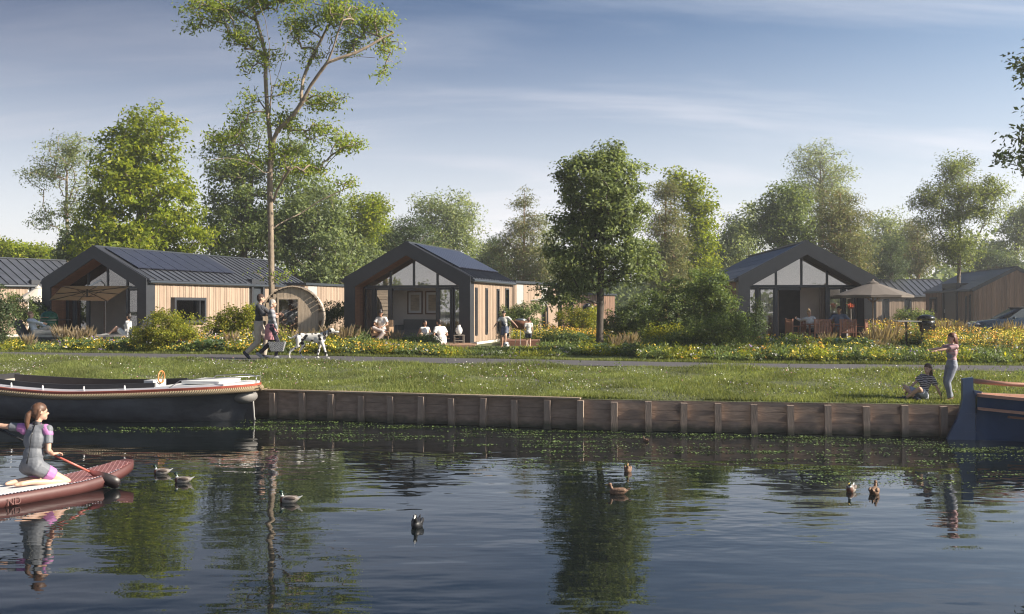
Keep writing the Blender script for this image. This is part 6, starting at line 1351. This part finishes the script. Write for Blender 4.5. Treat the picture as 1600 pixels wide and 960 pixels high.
# ------------------------------------------------------------------ shrubs
def shrub(name, label, px, d, crowns, clumps, leaves, ls, lm, seed, **kw):
    n0 = [(0, 0, 0), (0.02, 0, .12), (-.02, .02, .25)]
    k = dict(R0=.05, rc=.22, flat=.85, shell=.5, tip=.005, partn=('stems', 'foliage'), trunk=(n0, [0, 0, 1]), zpen=.4, sag=.25, cat='shrub', group='garden shrubs'); k.update(kw)
    r = tree(name, label, px, d, crowns, clumps, leaves, ls, LM[lm], MT['stem'], seed=seed, **k); return r
SH = [
 ('shrub', 'rounded yellow green bush in front of the long chalet window', 263, 31.5, [(250, 518, 46, 32), (290, 515, 40, 26), (225, 530, 26, 22), (268, 498, 30, 14)], 150, 60, .075, 'yellow'),
 ('shrub', 'loose green bush between the long chalet wall and the walking man', 372, 34, [(375, 500, 36, 22), (350, 515, 30, 22), (392, 490, 22, 20)], 110, 60, .085, 'yellow'),
 ('shrub', 'dark bushy shrub at the far left edge by the reclining man', 5, 34.5, [(-4, 500, 34, 34), (-18, 480, 36, 40), (5, 532, 22, 16)], 150, 60, .085, 'dark'),
 ('shrub', 'green shrub with reddish tips left of the long chalet gable', 42, 41, [(40, 485, 30, 24), (60, 495, 18, 18), (20, 475, 16, 20)], 80, 50, .09, 'shrub'),
 ('hedge', 'clipped green hedge between the barrel sauna and the gabled chalet', 515, 40, [(512, 490, 32, 20), (540, 488, 20, 18), (495, 500, 24, 20)], 120, 60, .085, 'mid'),
 ('shrub', 'feathery green bush below the orange lit cabin', 812, 42, [(800, 490, 26, 14), (830, 485, 26, 15), (810, 502, 40, 12)], 110, 60, .08, 'shrub'),
 ('shrub', 'yellow leaved shrub to the left of the big tree trunk', 900, 42, [(895, 495, 28, 20), (920, 500, 24, 20)], 100, 60, .08, 'yellow'),
 ('shrub', 'dark green shrub right behind the big tree trunk', 985, 36.5, [(980, 500, 36, 26), (1010, 490, 36, 36), (960, 515, 26, 20)], 150, 60, .085, 'shrub'),
 ('dogwood_shrub', 'large loose grey green shrub in the middle of the planting', 1055, 34, [(1050, 480, 48, 46), (1020, 510, 40, 34), (1080, 455, 34, 30), (1065, 520, 50, 34)], 240, 60, .09, 'shrub'),
 ('dogwood_shrub', 'tallest shrub of the mass, touching the left side of the dark gable', 1115, 32, [(1108, 462, 32, 40), (1130, 500, 36, 46), (1136, 475, 18, 24), (1100, 520, 46, 34), (1120, 440, 22, 18)], 280, 60, .09, 'shrub'),
 ('shrub', 'bright green rounded bush at the path edge left of the right gabled chalet', 1140, 28.5, [(1135, 525, 46, 34), (1105, 530, 44, 30), (1165, 540, 28, 22), (1150, 505, 28, 18)], 240, 62, .062, 'mid'),
 ('shrub', 'dark low bush at the path edge in the shade of the shrub mass', 1060, 29, [(1055, 540, 40, 20), (1090, 545, 34, 18), (1025, 545, 28, 14)], 130, 60, .065, 'shrub'),
 ('shrub', 'yellow tinted low bush in front of the large shrub mass', 1035, 30.2, [(1030, 528, 24, 18), (1050, 520, 20, 14)], 70, 50, .065, 'yellow'),
 ('shrub', 'small tree like shrub with dark leaves before the left glass of the right chalet', 1180, 34.2, [(1182, 488, 14, 20), (1174, 510, 20, 20)], 90, 50, .08, 'dark'),
 ('shrub', 'rounded green bush below the slim windows beyond the parasol', 1424, 46, [(1415, 498, 24, 13), (1440, 495, 20, 14), (1430, 505, 30, 12)], 100, 60, .09, 'mid'),
 ('shrub', 'low green bush in front of the rattan chair deck', 640, 33.6, [(640, 540, 40, 12), (665, 535, 26, 13), (615, 545, 22, 9)], 110, 50, .055, 'shrub'),
 ('shrub', 'low dark green bush at the path edge below the left glass of the right chalet', 1200, 28.9, [(1200, 548, 26, 15), (1222, 545, 20, 12)], 90, 50, .06, 'shrub'),
 ('shrub', 'grey green rounded bush before the low teak chair', 1240, 29.4, [(1240, 540, 22, 15), (1258, 545, 16, 11)], 80, 50, .06, 'mid'),
 ('shrub', 'small loose bush in front of the dining table', 1305, 29.0, [(1303, 543, 24, 14)], 70, 50, .055, 'shrub'),
 ('shrub', 'small bright bush behind the walking couple before the barrel sauna', 432, 31.6, [(432, 528, 20, 16)], 60, 50, .06, 'yellow'),
 ('shrub', 'small green bush behind the tail of the spotted dog', 470, 31.0, [(472, 538, 20, 12)], 55, 50, .055, 'mid'),
 ('shrub', 'green bush at the foot of the central gable left post', 563, 32.6, [(560, 532, 22, 16), (545, 538, 16, 12)], 80, 50, .06, 'shrub'),
 ('shrub', 'dark leafy bush at the lawn edge left of the big tree', 868, 32.8, [(868, 530, 24, 12), (890, 536, 22, 11)], 80, 50, .06, 'shrub'),
]
for i, (nm, lb, px, d, cr_, cl, lv, ls, lm) in enumerate(SH): shrub(nm, lb, px, d, cr_, cl, lv, ls, lm, 200+i)
# ------------------------------------------------------------------ feather grass and hostas
strawm = leafmat('straw_plume', (.26, .2, .13), (.42, .34, .24), (.5, .42, .33), .3); bladem = leafmat('grass_blade', (.07, .1, .03), (.14, .17, .05), (.24, .22, .09), .35)
def plume_mesh(seed, h=.9, n=34, spread=.32):
    g_ = np.random.default_rng(seed); V = []; 
    for i in range(n):
        a = g_.uniform(0, 2*np.pi); r0 = g_.uniform(0, .08); L = h*g_.uniform(.6, 1.05); lean = g_.uniform(.05, spread)*1.2; b = np.array([r0*math.cos(a), r0*math.sin(a), 0]); dr = np.array([math.cos(a)*lean, math.sin(a)*lean, 1]); w_ = np.array([-math.sin(a), math.cos(a), 0])*.006
        p1 = b+dr*L*.55; p2 = b+dr*L*.78+np.array([math.cos(a), math.sin(a), 0])*lean*.12; p3 = b+dr*L*np.array([1.25, 1.25, 1])
        V += [b-w_, b+w_, p1+w_*.6, p1-w_*.6]; k = w_*3.2; V += [p1-w_*.5, p2-k, p3, p2+k]; t = np.cross(w_, dr)*3.5; V += [p1-w_*.5, p2-t, p3, p2+t]
    V = np.array(V).reshape(-1, 3); return np_mesh('plumes', V, quadsF(len(V)//4))
def blades_mesh(seed, h=.5, n=60):
    g_ = np.random.default_rng(seed); V = []
    for i in range(n):
        a = g_.uniform(0, 2*np.pi); L = h*g_.uniform(.6, 1.1); out_ = g_.uniform(.2, .6)*h; b = np.array([math.cos(a), math.sin(a), 0])*g_.uniform(0, .08); w_ = np.array([-math.sin(a), math.cos(a), 0])*.009; m_ = b+np.array([math.cos(a)*out_*.35, math.sin(a)*out_*.35, L*.7]); e_ = b+np.array([math.cos(a)*out_, math.sin(a)*out_, L*.85])
        V += [b-w_, b+w_, m_+w_, m_-w_]; V += [m_-w_, m_+w_, e_+w_*.1, e_-w_*.1]
    return np_mesh('blades', np.array(V), quadsF(len(V)//4))
pl_m = [plume_mesh(s_, n=46) for s_ in (1, 2, 3)]; bl_m = [blades_mesh(s_) for s_ in (4, 5)]
for m_ in pl_m: m_.materials.append(strawm)
for m_ in bl_m: m_.materials.append(bladem)
grasses = [(100, 34.5, 1.0, 'between the reclining man and the parasol mast'), (122, 34.2, .9, 'second from the left lounger'), (136, 34.6, .95, 'in front of the parasol base'), (45, 32.6, .7, 'low in front of the reclining man\'s lounger'),
 (362, 31.6, .8, 'left of the walking couple'), (452, 31.8, .95, 'in front of the sauna door'), (470, 31.4, .8, 'in front of the sauna\'s right side'), (520, 32.2, 1.0, 'behind the spotted dog\'s head'), (540, 32.0, 1.05, 'left of the gabled chalet corner'), (556, 32.4, .95, 'at the foot of the dark gable post'), (505, 32.4, .9, 'behind the dog\'s back'),
 (618, 34.4, .8, 'in front of the grey sofa'), (985, 31.5, .8, 'in the shade right of the big trunk'), (963, 31.0, .7, 'beside the big trunk'),
 (1293, 33.6, .75, 'before the dining table'), (1363, 30.6, .95, 'right of the teak chairs'), (1378, 31.0, 1.05, 'next right of the teak chairs'), (1392, 32.0, 1.1, 'left of the long grey grill table'), (1400, 36.0, 1.2, 'tall, below the taupe parasol rim'), (1388, 36.5, 1.15, 'tall, near the slim window'),
 (1470, 33.6, 1.25, 'tall, just right of the black grill'), (1484, 34.0, 1.2, 'second right of the black grill'), (1500, 34.3, 1.1, 'third right of the black grill'), (1570, 33, 1.15, 'before the parked car'), (1590, 33, 1.2, 'at the right edge before the parked car'), (1372, 28.8, .6, 'low at the path edge under the parasol')]
for i, (px, d, s_, wh) in enumerate(grasses):
    r_ = thing('feather_grass', 'straw coloured feather grass clump %s' % wh, 'ornamental grass', (X(px, d), d, GZ), i*1.3, 'feather grass clumps'); r_.scale = (s_*1.25, s_*1.25, s_)
    link('plumes', pl_m[i % 3], r_); link('blades', bl_m[i % 2], r_)
hostam = leafmat('hosta_leaf', (.10, .17, .09), (.2, .29, .17), (.33, .4, .28), .3)
def hosta_mesh(seed, n=46):
    g_ = np.random.default_rng(seed); V = []
    for i in range(n):
        a = g_.uniform(0, 2*np.pi); L = g_.uniform(.14, .24); z0 = g_.uniform(.1, .42); r0 = g_.uniform(.02, .2); c_, s_ = math.cos(a), math.sin(a); b = np.array([c_*r0, s_*r0, z0]); w_ = np.array([-s_, c_, 0])*L*.36
        V += [b, b+np.array([c_*L*.5, s_*L*.5, L*.35])+w_, b+np.array([c_*L, s_*L, L*.1]), b+np.array([c_*L*.5, s_*L*.5, L*.35])-w_]
    return np_mesh('leaves', np.array(V), quadsF(len(V)//4))
ho = [hosta_mesh(s_) for s_ in (1, 2, 3)]
for m_ in ho: m_.materials.append(hostam)
hostas = [(318, 30.9, .95, 'left of three before the yellow bush'), (335, 30.7, 1.0, 'middle of three before the yellow bush'), (352, 30.6, .9, 'right of three left of the walking couple'), (380, 31.0, .9, 'behind the walking man\'s legs'), (130, 31.6, .9, 'below the feather grass at the left'),
 (882, 33.5, 1.25, 'before the cyclist, left'), (897, 33.2, 1.3, 'before the cyclist, middle'), (912, 33.6, 1.1, 'before the cyclist, right'), (590, 32.8, .9, 'under the seated woman with the bun'), (985, 30.3, .8, 'in shade right of the trunk'), (940, 30.2, .8, 'at the foot of the big trunk'),
 (1250, 28.9, 1.0, 'below the dining table, left'), (1275, 28.7, .9, 'below the dining table, right of centre'), (1318, 28.5, 1.2, 'large, left of the grass at the path edge'), (1340, 28.9, 1.3, 'largest, before the teak chairs'), (1352, 28.5, 1.0, 'right of the largest'), (1480, 28.4, 1.0, 'behind the pointing girl\'s arm'), (1545, 27.8, 1.0, 'right of the standing girl'), (1575, 27.6, .9, 'before the yellow flowers at the right edge'), (1462, 28.6, 1.1, 'below the black grill')]
for i, (px, d, s_, wh) in enumerate(hostas):
    r_ = thing('hosta', 'pale broad leaved hosta plant %s' % wh, 'plant', (X(px, d), d, GZ), i*1.1, 'hostas in the borders'); r_.scale = (s_,)*3; link('leaves', ho[i % 3], r_)
# ------------------------------------------------------------------ flower borders (one mass each)
fm_y = pm('yellow_petals', (.66, .5, .05), .2, .7, 30); fm_o = pm('orange_petals', (.62, .32, .03), .25, .7, 30); fm_w = pm('white_petals', (.62, .6, .55), .1, .7, 30); fm_p = pm('violet_petals', (.2, .13, .3), .3, .7, 30); fm_k = pm('pink_petals', (.5, .22, .28), .3, .7, 30)
FM = [LM['shrub'], LM['yellow'], fm_y, fm_o, fm_w, fm_p, bladem]
def bed(label, px0, px1, d0, d1, hfun, n, wts, seed, fl=.25, g1=.55):
    g_ = np.random.default_rng(seed); V = []; MI = []
    for i in range(n):
        px = g_.uniform(px0, px1); u = g_.uniform(0, 1)
        dl = d0(px) if callable(d0) else d0; dh = d1(px) if callable(d1) else d1
        d = dl+(dh-dl)*u; x = X(px, d); h = hfun(px, u)*g_.uniform(.55, 1.1); m = g_.integers(9, 15)
        th = g_.uniform(0, 2*np.pi, m); r = g_.uniform(.01, .13, m); zz = g_.uniform(.05, 1, m)*h
        P = np.stack([x+r*np.cos(th), d+r*np.sin(th), GZ+zz], 1); nb = np.array([[0, 0, .9]]) if True else 0
        sp = g_.random() < g1; V.append(leaf_quads(P, .10 if not sp else .13, g_, nb, wid=.5 if not sp else .18, droop=-.6 if sp else .2)); MI += [6 if g_.random() < .2 else (1 if math.sin(px*.05+seed)+g_.normal(0, .5) > .2 else 0)]*m
        if g_.random() < fl:
            nf = g_.integers(2, 6); P = np.stack([x+g_.normal(0, .09, nf), d+g_.normal(0, .09, nf), GZ+h*g_.uniform(.85, 1.12, nf)], 1)
            ph = math.sin(px*.021+seed*1.7)+math.sin(px*.0073*seed+d); w = np.array(wts, float); w[0] *= max(.1, 1+ph); w[1] *= max(.1, 1-ph); w /= w.sum(); c = g_.choice(4, p=w)
            V.append(leaf_quads(P, .05, g_, np.array([[0, -.5, 1.5]]), wid=1.0)); V.append(leaf_quads(P+np.array([[.008, -.008, .008]]), .045, g_, np.array([[0, -.5, 1.5]]), wid=.9)); MI += [2+c]*(nf*2)
    V = np.concatenate(V); me = np_mesh('flower_border', V, quadsF(len(V)//4), MI)
    for m_ in FM: me.materials.append(m_)
    tag(link('flower_border', me), label, 'flower border', 'mixed flower borders', 'stuff')
ybk = lambda px: (lambda t: float(np.interp(0, [0], [0])))(0)
def backedge(px):
    t = (px-800)/F; lo, hi = 15., 50.
    for _ in range(22):
        mid = (lo+hi)/2
        if yb(t*mid) > mid: lo = mid
        else: hi = mid
    return lo
_be = {p: backedge(p) for p in range(-120, 1760, 20)}; bepx = np.array(sorted(_be)); bev = np.array([_be[p] for p in bepx]); be = lambda px: float(np.interp(px, bepx, bev))
edge_soft = lambda a, b: (lambda px, u: 1)
bed('long border of yellow flowers and mixed leaves in front of the long chalet', -80, 215, lambda p: be(p)+.45, lambda p: be(p)+3.6, lambda p, u: (.2+.2*u)*(.72 if p < 100 else 1)+.04*math.sin(p*.07), 3800, (3, .8, .6, .5), 1, .13)
bed('yellow flower border around the barrel sauna behind the path', 215, 560, lambda p: be(p)+.35, lambda p: be(p)+3.6, lambda p, u: .26+.34*u+.06*math.sin(p*.09), 4800, (4, .4, .4, .1), 2, .19)
bed('flower border in front of the timber deck and the seated woman', 560, 705, lambda p: be(p)+.5, lambda p: be(p)+4.6-(p-560)*.012, lambda p, u: (.34+.1*u)*(1-.0028*(p-560)), 2400, (3, .7, .5, .1), 3, .15)
bed('tall uncut meadow strip with bluish seed heads before the boys', 690, 880, lambda p: be(p)+.6+(p-690)*.004, lambda p: be(p)+3.0+(p-690)*.008, lambda p, u: .12+.06*u, 2400, (.1, .05, .5, .8), 4, .06, .95)
bed('shady planting around the foot of the big tree', 845, 1040, lambda p: 30.5-(p-845)*.008, lambda p: 34.0, lambda p, u: .2+.22*u, 2600, (.3, .1, 1, .1), 5, .04)
bed('golden shrubby border behind the boys and the cyclist', 800, 1040, lambda p: 38.5, lambda p: 43, lambda p, u: .4+.3*u, 2600, (3, 1.2, .1, .05), 6, .35)
bed('leafy border with orange flowers before the dining table', 1160, 1365, lambda p: be(p)+.4, lambda p: be(p)+4.4, lambda p, u: .28+.26*u+.05*math.sin(p*.1), 3600, (2.2, 1.2, .7, .05), 7, .13)
bed('tall yellow border behind the grill and under the taupe parasol', 1355, 1500, lambda p: 33.6, lambda p: 37, lambda p, u: .6+.3*u, 2200, (4, .4, .2, .05), 8, .35)
bed('low grassy border along the path behind the girls', 1360, 1660, lambda p: be(p)+.35, lambda p: be(p)+2.8, lambda p, u: .24+.16*u, 3200, (.7, .2, .7, .2), 9, .06, .8)
bed('dense bank of orange yellow coneflowers at the right edge', 1450, 1680, lambda p: be(p)+2.6, lambda p: be(p)+8.5, lambda p, u: .40+.33*u, 6000, (5, .5, .1, .0), 10, .42)
bed('mixed greenery under the shrub mass along the path', 1000, 1180, lambda p: be(p)+.35, lambda p: be(p)+2.5, lambda p, u: .2+.25*u, 1900, (.5, .2, .4, .1), 11, .05)
# ------------------------------------------------------------------ grass and bank flowers
def blades(n, region, hfun, wid, seed, lean=.4):
    g_ = np.random.default_rng(seed); x, y = region(g_, n); z = gz(x, y); h = hfun(g_, x, y, n); a = g_.uniform(0, 2*np.pi, n); w_ = wid*g_.uniform(.6, 1.3, n)
    b = np.stack([x, y, z-.01], 1); W_ = np.stack([np.cos(a)*w_, np.sin(a)*w_, 0*a], 1); tipo = np.stack([g_.normal(0, lean, n)*h, g_.normal(0, lean, n)*h, h], 1)
    V = np.stack([b-W_, b+W_, b+tipo], 1).reshape(-1, 3); return V
bank_r = lambda g_, n: (lambda x, t: (x, yq(x)+.055+(yp(x)-yq(x)-.09)*t))(g_.uniform(-19, 15, n), g_.uniform(0, 1, n)**1.25)
def bank_h(g_, x, y, n): return (1+.8*np.exp(-((y-yp(x)+.35)/.25)**2)*(.5+.5*np.sin(x*2.7)))*(.035+.075*(.5+.5*np.sin(x*1.7+np.sin(y*2.1)*1.5)*np.sin(y*2.6+x*.6)))*g_.uniform(.5, 1.3, n)
V = blades(300000, bank_r, bank_h, .0075, 1); bt = V[::3]; pt = np.sin(bt[:, 0]*.83+2)*np.sin(bt[:, 1]*1.9+bt[:, 0]*.37)+.5*np.sin(bt[:, 0]*2.9+bt[:, 1]*3.3); kp = (pt > -.75) | (np.random.default_rng(3).random(len(bt)) < .25); V = V.reshape(-1, 3, 3)[kp].reshape(-1, 3)
gm = leafmat('bank_grass_blade', (.12, .15, .045), (.23, .265, .08), (.42, .41, .2), .45, patch=.3)
tag(link('bank_grass', np_mesh('bank_grass', V, np.arange(len(V)).reshape(-1, 3)), None, gm), 'rough green grass on the bank between the quay wall and path', 'grass', kind='stuff')
lawn_r = lambda g_, n: (lambda x, t: (x, yb(x)+.1+t*9))(g_.uniform(-4, 7, n), g_.uniform(0, 1, n)**1.5)
V = blades(60000, lawn_r, lambda g_, x, y, n: g_.uniform(.02, .05, n), .008, 2); V2 = blades(26000, lambda g_, n: (lambda x: (x, yb(x)+.02+np.abs(g_.normal(0, .14, n))))(g_.uniform(-19, 15, n)), lambda g_, x, y, n: g_.uniform(.03, .12, n), .008, 3)
V = np.concatenate([V, V2]); tag(link('lawn_grass', np_mesh('lawn_grass', V, np.arange(len(V)).reshape(-1, 3)), None, gm), 'short lawn grass and ragged verge behind the path', 'grass', kind='stuff')
g_ = np.random.default_rng(9); n = 5200; x = g_.uniform(-14, 14, n); t_ = g_.uniform(.05, .95, n); y = yq(x)+.1+(yp(x)-yq(x)-.2)*t_
keep = (np.sin(x*.9+1)+np.sin(x*2.3+y*1.7)+g_.normal(0, .8, n)) > .3; x, y = x[keep], y[keep]; P = np.stack([x, y, gz(x, y)+g_.uniform(.05, .15, len(x))], 1)
V = leaf_quads(P, .028, g_, np.array([[0, -.4, 1.5]]), wid=.9); mi = np.where(g_.random(len(P)) < .72, 0, np.where(g_.random(len(P)) < .6, 1, 2)); me = np_mesh('daisies', V, quadsF(len(P)), mi)
for m_ in (fm_w, fm_k, fm_p): me.materials.append(m_)
tag(link('daisies', me), 'small white and pink wild flowers scattered in the bank grass', 'wildflowers', kind='stuff')
# tall weeds on the bank
n = 420; x = g_.uniform(-10, 12, n); y = yq(x)+.2+(yp(x)-yq(x)-.4)*g_.uniform(0, 1, n); V = []
for xi, yi in zip(x, y):
    m = 9; h = g_.uniform(.12, .3); P = np.stack([xi+g_.normal(0, .03, m), yi+g_.normal(0, .03, m), gz(xi, yi)+g_.uniform(0, 1, m)*h], 1); V.append(leaf_quads(P, .06, g_, np.array([[0, 0, .3]]), wid=.28, droop=-1.2))
V = np.concatenate(V); tag(link('weeds', np_mesh('weeds', V, quadsF(len(V)//4)), None, LM['shrub']), 'thin upright weeds dotted along the grassy bank', 'weeds', kind='stuff')
# ------------------------------------------------------------------ duckweed
g_ = np.random.default_rng(12); V = []
for k in range(360):
    px = g_.uniform(90, 1640); u = g_.uniform(0, 1)**1.4; 
    if px < 400 and u > .35: continue
    qd = float(qz_px(min(max(px, -60), 1660)).y); off = .35+u*5.0*(.6 if px < 700 else 1); d = qd-off
    if px < 400: d = 20.0-u*2
    if px > 1470 and d > 17.2: d = 17.0-u*2
    if d < 11.5: continue
    cx_, rx, ry = X(px, d), g_.uniform(.12, .6), g_.uniform(.015, .05); m = int(95*rx*g_.uniform(.3, 1.2)); P = np.stack([cx_+g_.normal(0, rx*.6, m), d+g_.normal(0, ry, m), np.full(m, .006)+g_.uniform(0, .004, m)], 1)
    V.append(leaf_quads(P, .04, g_, np.array([[0, 0, 5.]]), wid=.8))
V = np.concatenate(V); V[:, 2] = np.maximum(V[:, 2], .004)
tag(link('pondweed', np_mesh('pondweed', V, quadsF(len(V)//4)), None, leafmat('floating_weed', (.06, .10, .025), (.12, .17, .05), (.2, .25, .1), .1)), 'flat green pondweed rafts floating in streaks before the quay', 'pondweed', kind='stuff')
print('plants ok', len(V))
# ------------------------------------------------------------------ haze
m = bpy.data.materials.new('thin_air'); m.use_nodes = True; nt = m.node_tree; nt.nodes.clear()
o_ = N(nt, 'ShaderNodeOutputMaterial'); v_ = N(nt, 'ShaderNodeVolumePrincipled'); v_.inputs['Color'].default_value = (.93, .95, 1, 1)
v_.inputs['Density'].default_value = HAZE; v_.inputs['Anisotropy'].default_value = .35
nt.links.new(v_.outputs[0], o_.inputs['Volume'])
q = MB(); q.box(-700, 700, -130, 640, -1.6, 22.5)
tag(q.build('haze', m), 'thin pale summer haze over the whole park', 'haze', kind='stuff')
